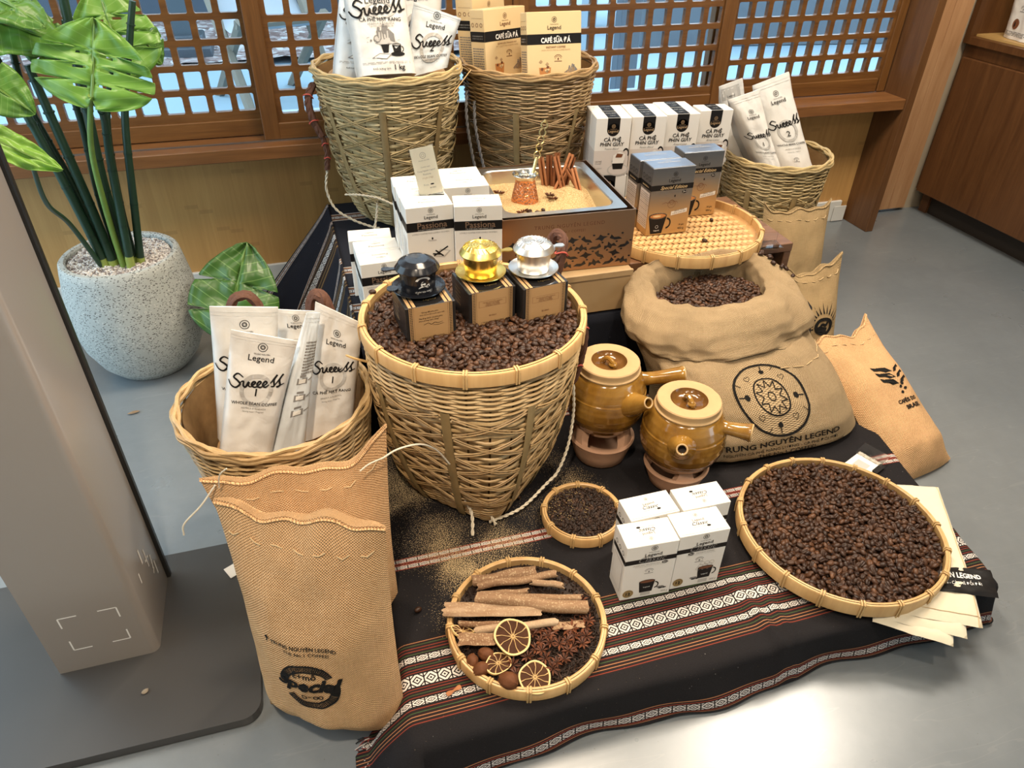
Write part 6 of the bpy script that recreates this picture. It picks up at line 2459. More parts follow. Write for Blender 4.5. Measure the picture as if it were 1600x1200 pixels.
def filter_carton(variant):
    o = carton('filter_carton', WB, WB, HB, [BLACKCARD, BLACKGLOSS], False)
    p = Print([KRAFT, I_BLACK, I_BROWN, BLACKGLOSS, I_TAN])
    b = 0.0105
    hw = WB / 2
    p.rect(-hw + 0.006, 0.0, hw - 0.006, HB - 0.0005, 0)
    for sx in (-1, 1):
        for k in range(20):
            p.rect(sx * (hw - 0.0095) - 0.0022, 0.002 + k * HB / 20.5, sx * (hw - 0.0095) + 0.0022, 0.002 + (k + 0.62) * HB / 20.5, 1, layer=2)
            p.disc(sx * (hw - 0.0095), 0.002 + (k + 0.31) * HB / 20.5, 0.0008, 0.0008, 0, 6, 3)
        p.rect(sx * (hw - 0.014) - 0.0003, 0, sx * (hw - 0.014) + 0.0003, HB, 2)
    if variant == 0:
        p.text('"Dùng để pha phin', -0.002, HB * 0.80, 1, 1, width=0.030, shear=0.2)
        p.text('được làm từ hạt cà phê ngon nhất', 0.002, HB * 0.735, 1, 1, width=0.044, shear=0.2)
        p.text('Thưởng thức cà phê phin', -0.001, HB * 0.63, 1, 1, width=0.042, shear=0.2)
        p.text('theo phong cách riêng"', -0.004, HB * 0.565, 1, 1, width=0.036, shear=0.2)
        p.stroke([(-0.014, HB * 0.46), (-0.006, HB * 0.50), (0.0, HB * 0.45), (0.006, HB * 0.49), (0.012, HB * 0.46), (0.020, HB * 0.48)], 0.0008, 1)
        p.stroke([(0.002, HB * 0.43), (0.012, HB * 0.41), (0.022, HB * 0.43)], 0.0007, 1)
    else:
        for a, b_, c, d in ((-0.026, HB * 0.72, 0.026, HB * 0.725), (-0.026, HB * 0.545, 0.026, HB * 0.55), (-0.026, HB * 0.545, -0.0255, HB * 0.725), (0.0255, HB * 0.545, 0.026, HB * 0.725)):
            p.rect(a, b_, c, d, 2, layer=2)
        p.text('TRUNG NGUYÊN LEGEND', 0, HB * 0.655, 1, 2, width=0.038)
        p.text('PHIN CÀ PHÊ', 0, HB * 0.605, 1, 2, width=0.024)
        p.text('THE No.1 COFFEE', 0, HB * 0.562, 1, 2, width=0.028)
        p.text('80 000đ', 0, HB * 0.25, 1, 2, width=0.014)
    p.text('▪ TRUNG NGUYÊN LEGEND', 0, HB * 0.07, 1, 1, width=0.044)
    f0 = front(WB, WB, HB)
    p.build('kraft_front', f0, o)
    p = Print([KRAFT, I_BLACK, BLACKGLOSS, I_GOLD, I_TAN])
    for sx in (-1, 1):
        x0 = sx * (hw - 0.0125)
        p.rect(x0 - 0.0065, -hw + 0.0008, x0 + 0.0065, hw - 0.0008, 0)
        p.rect(x0 - 0.0012, -hw + 0.0008, x0 + 0.0012, hw - 0.0008, 1, layer=2)
        p.rect(x0 - 0.0055, -hw + 0.0008, x0 - 0.0048, hw - 0.0008, 4, layer=2)
        p.rect(x0 + 0.0048, -hw + 0.0008, x0 + 0.0055, hw - 0.0008, 4, layer=2)
    p.rect(-hw + 0.019, -hw + 0.0008, hw - 0.019, hw - 0.0008, 2)
    p.text('Legend', 0.004, -hw + 0.016, 1, 3, width=0.024, shear=0.3)
    p.build('lid_print', lambda x, y, l: Vector((x, y, HB + l)), o)
    p = Print([I_TAN])
    for k in range(5):
        p.text(['TRUNG NGUYÊN', 'PHIN CÀ PHÊ', 'COFFEE FILTER', 'THE No.1', 'LEGEND'][k], -0.012, HB * (0.82 - k * 0.12), 1, 0, width=0.024 + 0.003 * (k % 3))
    p.build('side_print', left(WB, WB, HB), o)
    return o


def drip_filter(label, x, y, z, body, lidm, plate_m, tab, s=1.0, rotz=0.0, portrait=False, relief=False):
    t = thing('drip_filter', label, 'coffee filter', (x, y, z), rotz, 'drip filters on kraft cartons')
    m = MB()
    m.lathe([(0.016 * s, 0.0), (0.027 * s, 0.0012), (0.036 * s, 0.0022), (0.044 * s, 0.0068), (0.046 * s, 0.0072), (0.0455 * s, 0.0086), (0.041 * s, 0.0065), (0.034 * s, 0.0040), (0.001, 0.0036)], 56, capb=True)
    pl = m.build('saucer', plate_m, t)
    m = MB()
    m.lathe([(0.0275 * s, 0.004), (0.0285 * s, 0.0045), (0.0305 * s, 0.028), (0.0318 * s, 0.040), (0.034 * s, 0.0415), (0.034 * s, 0.0430), (0.0300 * s, 0.0430), (0.0285 * s, 0.038)], 56, capb=True)
    c = m.build('cup', body, t)
    m = MB()
    z0 = 0.0430
    m.lathe([(0.030 * s, z0 - 0.001), (0.0372 * s, z0 - 0.001), (0.0378 * s, z0 + 0.001), (0.0365 * s, z0 + 0.0032), (0.031 * s, z0 + 0.0105), (0.0245 * s, z0 + 0.0145), (0.0215 * s, z0 + 0.0158), (0.0205 * s, z0 + 0.0150), (0.0195 * s, z0 + 0.0156), (0.001, z0 + 0.0162)], 56)
    l = m.build('lid', lidm, t, True, 17)
    if relief:
        q = MB()
        for k in range(22):
            a = 2 * PI * k / 22
            q.tube([(0.0225 * s * math.cos(a), 0.0225 * s * math.sin(a), z0 + 0.0156), (0.031 * s * math.cos(a + 0.12), 0.031 * s * math.sin(a + 0.12), z0 + 0.0108)], 0.0011, 5)
        for rr in (0.006, 0.0115, 0.0165):
            q.tube([(rr * s * math.cos(a), rr * s * math.sin(a), z0 + 0.0160) for a in np.linspace(0, 2 * PI, 25)[:-1]], 0.0007, 5, closed=True)
        q.build('lid_relief', lidm, l)
    # tab of the cup collar
    q = MB()
    ca, sa = math.cos(tab), math.sin(tab)
    P2 = [(0.030, 0.0055), (0.043, 0.0042), (0.050, 0.0072), (0.056, 0.0068), (0.0595, 0.0035), (0.0595, -0.0035), (0.056, -0.0068), (0.050, -0.0072), (0.043, -0.0042), (0.030, -0.0055)]
    q.prism([(a * s * ca - b * sa, a * s * sa + b * ca) for a, b in P2], 0.0405, 0.0425)
    q.build('tab', body if not relief else lidm, t)
    if portrait:
        q = MB()
        q.prism([((0.045 + 0.010 * math.cos(a)) * -1.0, 0.010 * math.sin(a)) for a in np.linspace(0, 2 * PI, 18)[:-1]], 0.0062, 0.0085)
        q.build('saucer_tab', body, pl)
        p = Print([I_WHITE, I_BLACK])
        # printed emblem: a broad hat over a face, a line of script
        p.ring(0.0, 0.030, 0.0135, 0.0042, 0, 18, ry=0.0085, a0=0.15, a1=PI - 0.15)
        p.disc(0.0, 0.0245, 0.0042, 0.0052, 0, 14)
        p.poly([(-0.0045, 0.0265), (0.0015, 0.030), (0.004, 0.027), (0.0, 0.026)], 1, 4)
        p.poly([(-0.002, 0.0235), (0.003, 0.0225), (0.002, 0.0205), (-0.001, 0.021)], 1, 4)
        p.poly([(-0.009, 0.0165), (0.010, 0.0165), (0.006, 0.0205), (0.001, 0.0190), (-0.004, 0.021)], 0)
        p.stroke([(0.004, 0.019), (0.010, 0.023), (0.011, 0.018)], 0.0015, 0)
        p.text('cà phê hảo hạng', 0.0, 0.0085, 1, 0, width=0.029, shear=0.4)

        def cyl(x, y, lift):
            r = lerp(0.0287, 0.0316, (y - 0.004) / 0.036) * s + lift + 0.0002
            a = -PI / 2 + 0.12 + x / r
            return Vector((r * math.cos(a), r * math.sin(a), y))
        p.build('printed_emblem', cyl, c)
    return t


FC = [filter_carton(0), filter_carton(1)]
FP = [(0.1745, 1.098, 6.0), (0.2885, 1.121, 6.8), (0.3845, 1.112, 6.5)]
for i, (x, y, yaw) in enumerate(FP):
    o = FC[0] if i == 0 else (FC[1] if i == 1 else dup(FC[1]))
    place(o, x, y, ZB - 0.002, yaw)
    tag(o, ['kraft and black carton on the coffee beans carrying the black filter', 'kraft and black carton on the coffee beans carrying the gold filter', 'kraft and black carton on the coffee beans carrying the silver filter'][i], 'carton', 'kraft cartons in the bean basket')
ZF = ZB - 0.002 + HB + 0.0008
drip_filter('black drip coffee filter with a white printed emblem on a kraft carton', 0.170, 1.112, ZF, BLACKMET, BLACKMET, BLACKMET, R(172), 1.02, 0, True)
drip_filter('gold drip coffee filter with an embossed lid on a kraft carton', 0.2885, 1.138, ZF, GOLDS, GOLDM, GOLDM, R(2), 1.0, 0, False, True)
drip_filter('silver drip coffee filter on a kraft carton, nearest the bronze box', 0.385, 1.128, ZF, ALU, ALU, ALU, R(6), 1.0, 0, False, True)

# ------------------------------------------------------------------ sand coffee box on a paper-wrapped carton
m = MB(); m.cbox((0.5345, 1.464, ZS + 0.003 + 0.0505), (0.283, 0.325, 0.101), 0.003)
kr = m.build('paper_wrapped_box', KRAFTP, None, smooth=False)
tag(kr, 'flat box wrapped in brown paper under the bronze sand box', 'box')
m = MB()
m.cbox((0.5345, 1.299, ZS + 0.003 + 0.094), (0.2835, 0.006, 0.0145), 0.001)
m.build('paper_flap', KRAFTP, kr, smooth=False)
t = thing('sand_coffee_box', 'bronze sheet metal box with cut-out pattern holding a steel tray of sand', 'sand box', (0.5365, 1.485, ZS + 0.1055), R(-2.4))
MW, MD, MH = 0.293, 0.322, 0.1285
s = 0.003
m = MB()
m.box2((-MW / 2, -MD / 2, 0), (MW / 2, -MD / 2 + s, MH))
m.build('front_panel', BRONZE, t, smooth=False)
m = MB(); m.box2((-MW / 2, MD / 2 - s, 0), (MW / 2, MD / 2, MH)); m.build('back_panel', BRONZE, t, smooth=False)
m = MB(); m.box2((-MW / 2, -MD / 2 + s, 0), (-MW / 2 + s, MD / 2 - s, MH)); m.build('side_panel', BRONZE, t, smooth=False)
m = MB(); m.box2((MW / 2 - s, -MD / 2 + s, 0), (MW / 2, MD / 2 - s, MH)); m.build('side_panel', BRONZE, t, smooth=False)
m = MB(); m.box2((-MW / 2 + s, -MD / 2 + s, 0), (MW / 2 - s, MD / 2 - s, 0.003)); m.build('floor_plate', BRONZE, t, smooth=False)
# cut-outs: arch and leaf shapes printed dark for the shade inside the box
p = Print([CUTOUT_SHADE, I_BROWN])
rr = random.Random(12)
for i in range(9):
    for j in range(4):
        x = -0.130 + i * 0.0325 + (0.008 if j % 2 else -0.004)
        y = 0.014 + j * 0.0185
        if abs(x) > 0.132:
            continue
        k = (i * 2 + j * 3) % 4
        q = 0.0112
        if k == 0:
            P3 = [(-1, -0.6), (-0.35, -0.25), (0, -0.75), (0.35, -0.25), (1, -0.6), (0.75, 0.25), (0.3, 0.1), (0, 0.85), (-0.3, 0.1), (-0.75, 0.25)]
        elif k == 1:
            P3 = [(-1, 0), (-0.3, 0.35), (0, 0.8), (0.3, 0.35), (1, 0), (0.35, -0.2), (0, -0.7), (-0.35, -0.2)]
        elif k == 2:
            P3 = [(-0.9, -0.7), (0.2, -0.55), (0.9, 0.1), (0.45, 0.75), (0.2, 0.05), (-0.5, -0.1)]
        else:
            P3 = [(0.9, -0.7), (-0.2, -0.55), (-0.9, 0.1), (-0.45, 0.75), (-0.2, 0.05), (0.5, -0.1)][::-1]
        a = rr.uniform(-0.3, 0.3)
        p.poly([(x + q * 1.35 * (c * math.cos(a) - d * math.sin(a)), y + q * (c * math.sin(a) + d * math.cos(a))) for c, d in P3], 0)
        p.disc(x + 0.0155, y + 0.008, 0.0028, 0.0020, 0, 7)
p.text('TRUNG NGUYÊN LEGEND', 0.0, MH - 0.0265, 1, 1, width=0.155, space=1.2)
p.text('THE No.1 COFFEE!', 0.0, MH - 0.039, 1, 1, width=0.070, space=1.1)
p.build('printed_cutouts', lambda x, y, l: Vector((x, -MD / 2 - 0.0001 - l * 0.5, y)), t)


# steel tray with rounded corners
def rrect(hx, hy, r, n=6):
    P_ = []
    for cx, cy, a0 in ((hx - r, hy - r, 0), (-hx + r, hy - r, 90), (-hx + r, -hy + r, 180), (hx - r, -hy + r, 270)):
        for k in range(n + 1):
            a = R(a0 + 90 * k / n)
            P_.append((cx + r * math.cos(a), cy + r * math.sin(a)))
    return P_


m = MB()
tx, ty = -0.006, 0.006
loops = [(rrect(0.1405, 0.150, 0.006), MH - 0.0035), (rrect(0.1405, 0.150, 0.006), MH - 0.0015), (rrect(0.122, 0.133, 0.030), MH - 0.0015), (rrect(0.1195, 0.1305, 0.029), MH - 0.004), (rrect(0.113, 0.124, 0.026), MH - 0.075), (rrect(0.10, 0.11, 0.02), MH - 0.078)]
V = []
for lp, z in loops:
    V += [(x + tx, y + ty, z) for x, y in lp]
n = len(loops[0][0])
F = [(j * n + i, j * n + (i + 1) % n, (j + 1) * n + (i + 1) % n, (j + 1) * n + i) for j in range(len(loops) - 1) for i in range(n)]
F.append(tuple((len(loops) - 1) * n + i for i in range(n)))
m.add(V, F)
m.build('steel_tray', STEEL, t, True, 30)

# sand fill, mounded towards the back
sbase = Matrix.Translation((0.5365, 1.485, ZS + 0.1055)) @ Matrix.Rotation(R(-2.4), 4, 'Z')


def sand_z(x, y):
    z = MH - 0.034
    z += 0.007 * nz(x * 14, y * 14, 2) + 0.0032 * nz(x * 38, y * 38, 5) + 0.0012 * nz(x * 110, y * 110, 7)
    z += 0.014 * math.exp(-(((x - 0.055) / 0.05) ** 2 + ((y - 0.02) / 0.05) ** 2)) + 0.008 * math.exp(-(((x + 0.08) / 0.04) ** 2 + ((y + 0.04) / 0.08) ** 2))
    z -= 0.012 * math.exp(-(((x - 0.105) / 0.03) ** 2 + ((y + 0.01) / 0.07) ** 2))
    return z


m = MB()
hx, hy, rc = 0.1165, 0.1275, 0.026


def sand_pt(a, b):
    x, y = lerp(-hx, hx, a), lerp(-hy, hy, b)
    ex, ey = max(0, abs(x) - (hx - rc)), max(0, abs(y) - (hy - rc))
    d = math.hypot(ex, ey)
    if ex > 0 and ey > 0:
        k = max(ex, ey) / d
        x = math.copysign(hx - rc + ex * k, x)
        y = math.copysign(hy - rc + ey * k, y)
    return (x + tx, y + ty, sand_z(x + tx, y + ty))


m.grid(sand_pt, 90, 96)
so = m.build('sand', SAND, t, True, 0, kind='stuff')

IX, IY = -0.052, 0.010
iw = sbase @ Vector((IX, IY, sand_z(IX, IY) - 0.006))
t2 = thing('coffee_pot', 'small hammered copper pot with a long brass handle standing in the sand', 'coffee pot', iw)
m = MB(); m.lathe([(0.026, 0.0), (0.031, 0.002), (0.0315, 0.008), (0.028, 0.026), (0.0235, 0.046), (0.0222, 0.054), (0.0232, 0.060)], 40, capb=True); m.build('body', COPPER, t2)
m = MB(); m.lathe([(0.0228, 0.058), (0.0285, 0.066), (0.0295, 0.068), (0.0285, 0.0695), (0.0232, 0.063), (0.0215, 0.058), (0.0225, 0.04), (0.001, 0.038)], 40); m.build('tinned_rim', TIN, t2)
m = MB(); m.lathe([(0.0224, 0.056), (0.001, 0.0562)], 30); m.build('coffee', plain('black_coffee', (0.02, 0.010, 0.006), 0.08), t2)
m = MB()
A, Bq = Vector((0.022, 0.012, 0.066)), Vector((0.058, 0.045, 0.166))
dq = (Bq - A)
sd = dq.cross(Vector((0, -1, 0.4))).normalized()
N = 34
for sg in (-1, 1):
    m.tube([A + dq * (i / N) + sd * sg * (0.0022 + (0.0052 if i > 9 else 0) * abs(math.sin(PI * (i - 9) / 5))) for i in range(N + 1)], 0.0016, 6)
m.tube([A - dq * 0.02, A + dq * 0.30], 0.0036, 8, flat=(1.2, 0.6))
m.tube([Bq - dq * 0.03, Bq + dq * 0.03], 0.0038, 8)
m.build('handle', BRASS, t2)

# cinnamon sticks stuck in the sand


def quill(L, r, tint, seed, curl=1.0):
    m = MB()
    n = 18
    for sgn in (-1, 1):
        def f(a, b):
            th = a * 2 * PI * 0.85
            rr = r * (1 - 0.62 * a) * (1 + 0.06 * nz(b * 5, seed, a))
            return Vector((sgn * (rr * math.cos(th)) - sgn * r * 0.5, rr * math.sin(th), L * b))
        m.grid(f, n, 6, tint=tint)
    return m


rr = random.Random(8)
sticks = [(0.020, 0.094, 0.090, 10, 0), (0.034, 0.100, 0.095, 2, 4), (0.047, 0.096, 0.100, -6, 6), (0.058, 0.070, 0.095, 4, 26), (0.052, 0.084, 0.105, -22, 20), (0.072, 0.098, 0.090, -16, 8), (0.092, 0.050, 0.070, 8, 30), (0.108, 0.062, 0.075, 14, 32), (0.040, 0.070, 0.085, -38, 22)]
for i, (x, y, L, rl, tl) in enumerate(sticks):
    b = sbase @ Vector((min(x, 0.098), min(y, 0.112), sand_z(x, y) - 0.004))
    o = quill(L * 0.80, 0.0062 + 0.0012 * rr.random(), rr.random(), i).build('cinnamon_stick', CINN, None, True, 30, b, (R(-tl), R(-rl), R(rr.uniform(-20, 40))))
    tag(o, 'cinnamon stick in the sand tray, ' + ['leftmost of the bundle in the back corner', 'second from the left in the back corner bundle', 'upright one in the middle of the bundle', 'slanting one before the middle of the bundle', 'steeply leaning one crossing the bundle', 'rightmost of the bundle in the back corner', 'left one of the low pair at the right wall', 'right one of the low pair at the right wall', 'slanting low across the foot of the bundle'][i], 'cinnamon stick', 'cinnamon sticks in the sand tray')


def anise_mesh(s, seed):
    m = MB()
    rr = random.Random(seed)
    for k in range(8):
        a = 2 * PI * k / 8 + rr.uniform(-0.12, 0.12)
        L = s * rr.uniform(0.85, 1.08)
        c, sn = math.cos(a), math.sin(a)
        up = rr.uniform(0.1, 0.3) * s
        tn = rr.random() * 0.7
        P5 = [(0.10, 0, 0.05), (0.55, 0.155, 0.20), (1.0, 0.0, 0.10), (0.55, -0.155, 0.20), (0.55, 0.0, -0.16), (0.55, 0.0, 0.10)]
        V = [Vector((L * (x * c - y * sn), L * (x * sn + y * c), L * z + up * x)) for x, y, z in P5]
        m.add(V, [(0, 1, 5), (1, 2, 5), (2, 3, 5), (3, 0, 5), (0, 4, 1), (1, 4, 2), (2, 4, 3), (3, 4, 0)], 0, None, tn)
    m.lathe([(0.001, -0.04 * s), (0.16 * s, 0.02 * s), (0.001, 0.14 * s)], 8, tint=0.2)
    return m.mesh('star_anise', ANISE, False)


AN = [anise_mesh(0.0105, k) for k in range(5)]
for i, (x, y, lab) in enumerate(((-0.098, 0.072, 'at the left of the sand tray, behind the copper pot'), (0.010, 0.022, 'in the middle of the sand tray, rear one of the pair'), (0.010, -0.004, 'in the middle of the sand tray, front one of the pair'), (-0.078, -0.070, 'near the front left corner of the sand tray'))):
    b = sbase @ Vector((x, y, sand_z(x, y) + 0.002))
    o = obj('star_anise', AN[i % 5], None, b, (R(10 * (i - 1)), R(8), i * 1.1))
    o.scale = (1.4,) * 3
    tag(o, 'dark star anise ' + lab, 'star anise', 'star anise in the sand')
# ------------------------------------------------------------------ coffee beans


def bean_base(L=0.0072, W=0.0052, T=0.0037):
    NX_, NR_ = 7, 12
    V, F = [], []
    for i in range(NX_ + 1):
        f = i / NX_
        x = -math.cos(PI * f)
        r = max(0.02, math.sin(PI * f)) ** 0.85
        for k in range(NR_):
            a = R((0, 35, 65, 84, 90, 96, 115, 145, 180, 225, 270, 315)[k])
            y, z = r * math.cos(a), r * math.sin(a)
            if z > 0:
                z *= 0.62
            if k == 4:
                z -= 0.42 * r
            V.append((x * L, y * W, z * T * 1.25))
    for i in range(NX_):
        for k in range(NR_):
            F.append((i * NR_ + k, (i + 1) * NR_ + k, (i + 1) * NR_ + (k + 1) % NR_, i * NR_ + (k + 1) % NR_))
    return np.array(V), np.array(F, dtype=np.int64)


BV, BF = bean_base()
BEAN_ME = None


def scatter_mesh(name, base_v, base_f, pos, mat, smin=0.88, smax=1.12, flatness=0.6, seed=1, smooth=True, normals=None):
    """one joined mesh of many small grains at pos (n, 3) with random turns"""
    rg = np.random.default_rng(seed)
    n = len(pos)
    az = rg.uniform(0, 2 * PI, n)
    tilt = rg.normal(0, flatness, n)
    roll = np.where(rg.random(n) < 0.45, 0.0, PI) + rg.normal(0, 0.45, n)
    ca, sa, ct, st_, cr, sr = np.cos(az), np.sin(az), np.cos(tilt), np.sin(tilt), np.cos(roll), np.sin(roll)
    sc = rg.uniform(smin, smax, n)
    v = base_v[None, :, :] * sc[:, None, None]
    # roll about x, tilt about y, turn about z
    y = v[..., 1] * cr[:, None] - v[..., 2] * sr[:, None]
    z = v[..., 1] * sr[:, None] + v[..., 2] * cr[:, None]
    x = v[..., 0] * ct[:, None] + z * st_[:, None]
    z = -v[..., 0] * st_[:, None] + z * ct[:, None]
    X = x * ca[:, None] - y * sa[:, None]
    Y = x * sa[:, None] + y * ca[:, None]
    W_ = np.stack([X, Y, z], -1) + pos[:, None, :]
    nv = base_v.shape[0]
    F = (base_f[None] + (np.arange(n) * nv)[:, None, None]).reshape(-1, base_f.shape[1])
    me = bpy.data.meshes.new(name)
    me.vertices.add(n * nv)
    me.vertices.foreach_set('co', W_.reshape(-1).astype(np.float32))
    nf, k = F.shape
    me.loops.add(nf * k)
    me.loops.foreach_set('vertex_index', F.reshape(-1).astype(np.int32))
    me.polygons.add(nf)
    me.polygons.foreach_set('loop_start', (np.arange(nf) * k).astype(np.int32))
    me.polygons.foreach_set('use_smooth', np.full(nf, smooth))
    at = me.attributes.new('tint', 'FLOAT', 'POINT')
    at.data.foreach_set('value', np.repeat(np.clip(rg.beta(2, 2.6, n), 0, 1), nv).astype(np.float32))
    me.materials.append(mat)
    me.update(calc_edges=True)
    me.validate()
    return me


def fill_disc(r, step, zfn, inside=None, seed=1, layers=2, dz=0.005):
    """jittered grid of points in a disc, layer by layer"""
    rg = np.random.default_rng(seed)
    out = []
    for l in range(layers):
        k = np.arange(-r, r, step)
        gx, gy = np.meshgrid(k, k * 1.0)
        gx = gx + (np.arange(gx.shape[0])[:, None] % 2) * step / 2
        x = gx.ravel() + rg.uniform(-0.38, 0.38, gx.size) * step + l * step * 0.5
        y = gy.ravel() + rg.uniform(-0.38, 0.38, gx.size) * step + l * step * 0.3
        keep = x * x + y * y < (r - 0.002) ** 2
        x, y = x[keep], y[keep]
        if inside is not None:
            kk = np.array([inside(a, b) for a, b in zip(x, y)], dtype=bool)
            x, y = x[kk], y[kk]
        z = np.array([zfn(a, b) for a, b in zip(x, y)]) - l * dz + rg.uniform(-0.0016, 0.0018, len(x))
        out.append(np.stack([x, y, z], 1))
    return np.concatenate(out)


def bed(name, r, c, zfn, mat, n=40):
    """the dark mass under the top grains"""
    m = MB()
    m.grid(lambda a, b: (c[0] + r * b * math.cos(2 * PI * a), c[1] + r * b * math.sin(2 * PI * a), zfn(r * b * math.cos(2 * PI * a), r * b * math.sin(2 * PI * a))), n, 10, cu=True, tint=0.1)
    return m


def bean_heap(name, label, c, r, zfn, step, seed, inside=None, base=None, mat=None, smin=0.88, smax=1.12, layers=2, dz=0.005, ell=1.0):
    pos = fill_disc(r, step, zfn, inside, seed, layers, dz)
    pos[:, 1] *= ell
    pos[:, 0] += c[0]
    pos[:, 1] += c[1]
    bv, bf = base if base else (BV, BF)
    me = scatter_mesh(name, bv, bf, pos, mat or BEAN, smin, smax, 0.42, seed)
    o = obj(name, me, kind='stuff')
    o['label'] = label
    o['category'] = 'coffee beans'
    m = MB()
    m.grid(lambda a, b: (c[0] + r * b * math.cos(2 * PI * a), c[1] + ell * r * b * math.sin(2 * PI * a), zfn(r * b * math.cos(2 * PI * a), r * b * math.sin(2 * PI * a)) - dz * 1.4), 40, 8, cu=True, tint=0.05)
    m.build('under_layer', mat or BEAN, o, kind='stuff')
    return o


# --- trays


def tray(name, label, cx, cy, ztop, r, hh, nl, seed, plaited=False, group=None, zb=None):
    t = thing(name, label, 'tray', (cx, cy, ztop - hh), 0, group)
    hoop_rim(t, r, hh, hh - 0.001, 0.005, nl, seed)
    m = MB()
    m.lathe([(0.001, 0.0015), (r * 0.5, 0.0015), (r * 0.93, 0.003), (r + 0.001, 0.010), (r, 0.012), (r * 0.92, 0.0065), (r * 0.5, 0.0045), (0.001, 0.0045)], 72, tint=0.4)
    m.build('base_mat', TWILL, t)
    return t


tray('bean_tray', 'big round bamboo tray heaped with coffee beans at the right front', 0.896, 0.744, ZP + 0.041, 0.187, 0.030, 18, 2)
tray('spice_tray', 'round bamboo tray of cinnamon bark, dried orange and star anise', 0.254, 0.716, ZP + 0.027, 0.130, 0.0255, 13, 5)
tray('spice_tray', 'small bamboo tray of dark ground beans and cloves beside the white cartons', 0.437, 0.930, ZP + 0.0245, 0.075, 0.0235, 9, 3)
TTX, TTY, TTR = 0.894, 1.500, 0.197
tt_ = tray('woven_tray', 'round plaited bamboo tray on the low table carrying silver and gold cartons', TTX, TTY, ZT + 0.0295, TTR, 0.029, 16, 7)
# plaited floor: diagonal twill of short bamboo floats
m = MB()
pit = 0.0105
nn = int(TTR / pit) + 2
ca, sa = math.cos(R(38)), math.sin(R(38))
rr = random.Random(2)
ctint = {}
for i in range(-nn * 2, nn * 2):
    for j in range(-nn * 2, nn * 2):
        k = (i + j) % 4
        # over-two twill: horizontal floats start where k == 0
        for kind_, x0, y0, dx, dy in (((0, i * pit, j * pit, pit * 2.0, 0),) if k == 0 else (((1, i * pit, j * pit, 0, pit * 2.0),) if k == 2 else ())):
            mx, my = x0 + dx / 2, y0 + dy / 2
            X, Y_ = mx * ca - my * sa, mx * sa + my * ca
            if X * X + Y_ * Y_ > (TTR - 0.006) ** 2:
                continue
            key = (kind_, j if kind_ == 0 else i)
            if key not in ctint:
                ctint[key] = rr.random()
            tn = ctint[key] * 0.25 + (0.78 if kind_ == 0 else 0.22)
            ux, uy = (ca, sa) if kind_ == 0 else (-sa, ca)
            vx, vy = -uy, ux
            V = []
            for a in (-1.05, -0.5, 0.0, 0.5, 1.05):
                h = 0.0046 + 0.0026 * (1 - a * a * 0.9)
                for b_ in (-0.92, 0.92):
                    V.append((X + ux * a * pit + vx * b_ * pit / 2, Y_ + uy * a * pit + vy * b_ * pit / 2, h))
            m.add(V, [(2 * q, 2 * q + 2, 2 * q + 3, 2 * q + 1) for q in range(4)], 0, None, tn)
m.build('plaited_floor', TWILL, tt_, kind='stuff')

# --- fills
zbt = ZP + 0.033
bean_heap('coffee_beans', 'dark roasted coffee beans filling the big round tray', (0.896, 0.744), 0.181, lambda x, y: zbt + 0.004 * math.cos(min(1, math.hypot(x, y) / 0.19) * PI / 2) + 0.0016 * nz(x * 30, y * 30, 2), 0.0098, 3)
bx, by = 0.265, 1.104


def in_basket(x, y):
    for (fx, fy, yaw) in FP:
        c, s_ = math.cos(R(yaw)), math.sin(R(yaw))
        dx, dy = x + bx - fx, y + by - fy
        if abs(dx * c + dy * s_) < WB / 2 - 0.0005 and abs(-dx * s_ + dy * c) < WB / 2 - 0.0005:
            return False
    return True


bean_heap('coffee_beans', 'dark roasted coffee beans filling the big woven basket', (bx, by), 0.190, lambda x, y: ZB + 0.001 + 0.0016 * nz(x * 30, y * 30, 2), 0.0098, 4, in_basket)
bean_heap('coffee_beans', 'dark roasted coffee beans inside the open jute sack', (0.860, 1.247), 0.150, lambda x, y: 0.347 + y * 0.20 + 0.014 * math.cos(min(1, math.hypot(x / 0.15, y / 0.15)) * PI / 2), 0.0098, 5, ell=0.50)
# small tray: darker broken grains
SB = bean_base(0.0048, 0.0026, 0.0022)
bean_heap('ground_spices', 'dark cloves and broken beans filling the small bamboo tray', (0.437, 0.930), 0.0715, lambda x, y: ZP + 0.0165 + 0.005 * math.cos(min(1, math.hypot(x, y) / 0.075) * PI / 2) + 0.003 * nz(x * 60, y * 60, 1), 0.0047, 6, None, SB, GROUND, 0.6, 1.3, 2, 0.003)
m = MB()
rr = random.Random(31)
for k in range(240):
    a, q = rr.uniform(0, 6.28), 0.058 * math.sqrt(rr.random())
    x, y = 0.437 - 0.022 + q * math.cos(a) * 0.8, 0.930 + 0.02 + q * math.sin(a) * 0.8
    s = rr.uniform(0.0006, 0.0013)
    if math.hypot(x - 0.437, y - 0.93) > 0.068:
        continue
    z = ZP + 0.0225 + 0.003 * nz(x * 60, y * 60, 1)
    m.lathe([(0.0001, -s), (s, 0), (0.0001, s)], 4, (x, y, z))
spill = m.build('sand_grains', SAND, None, False, kind='stuff')
spill['label'] = 'pale sand grains dusted over the small tray'
spill['category'] = 'sand'

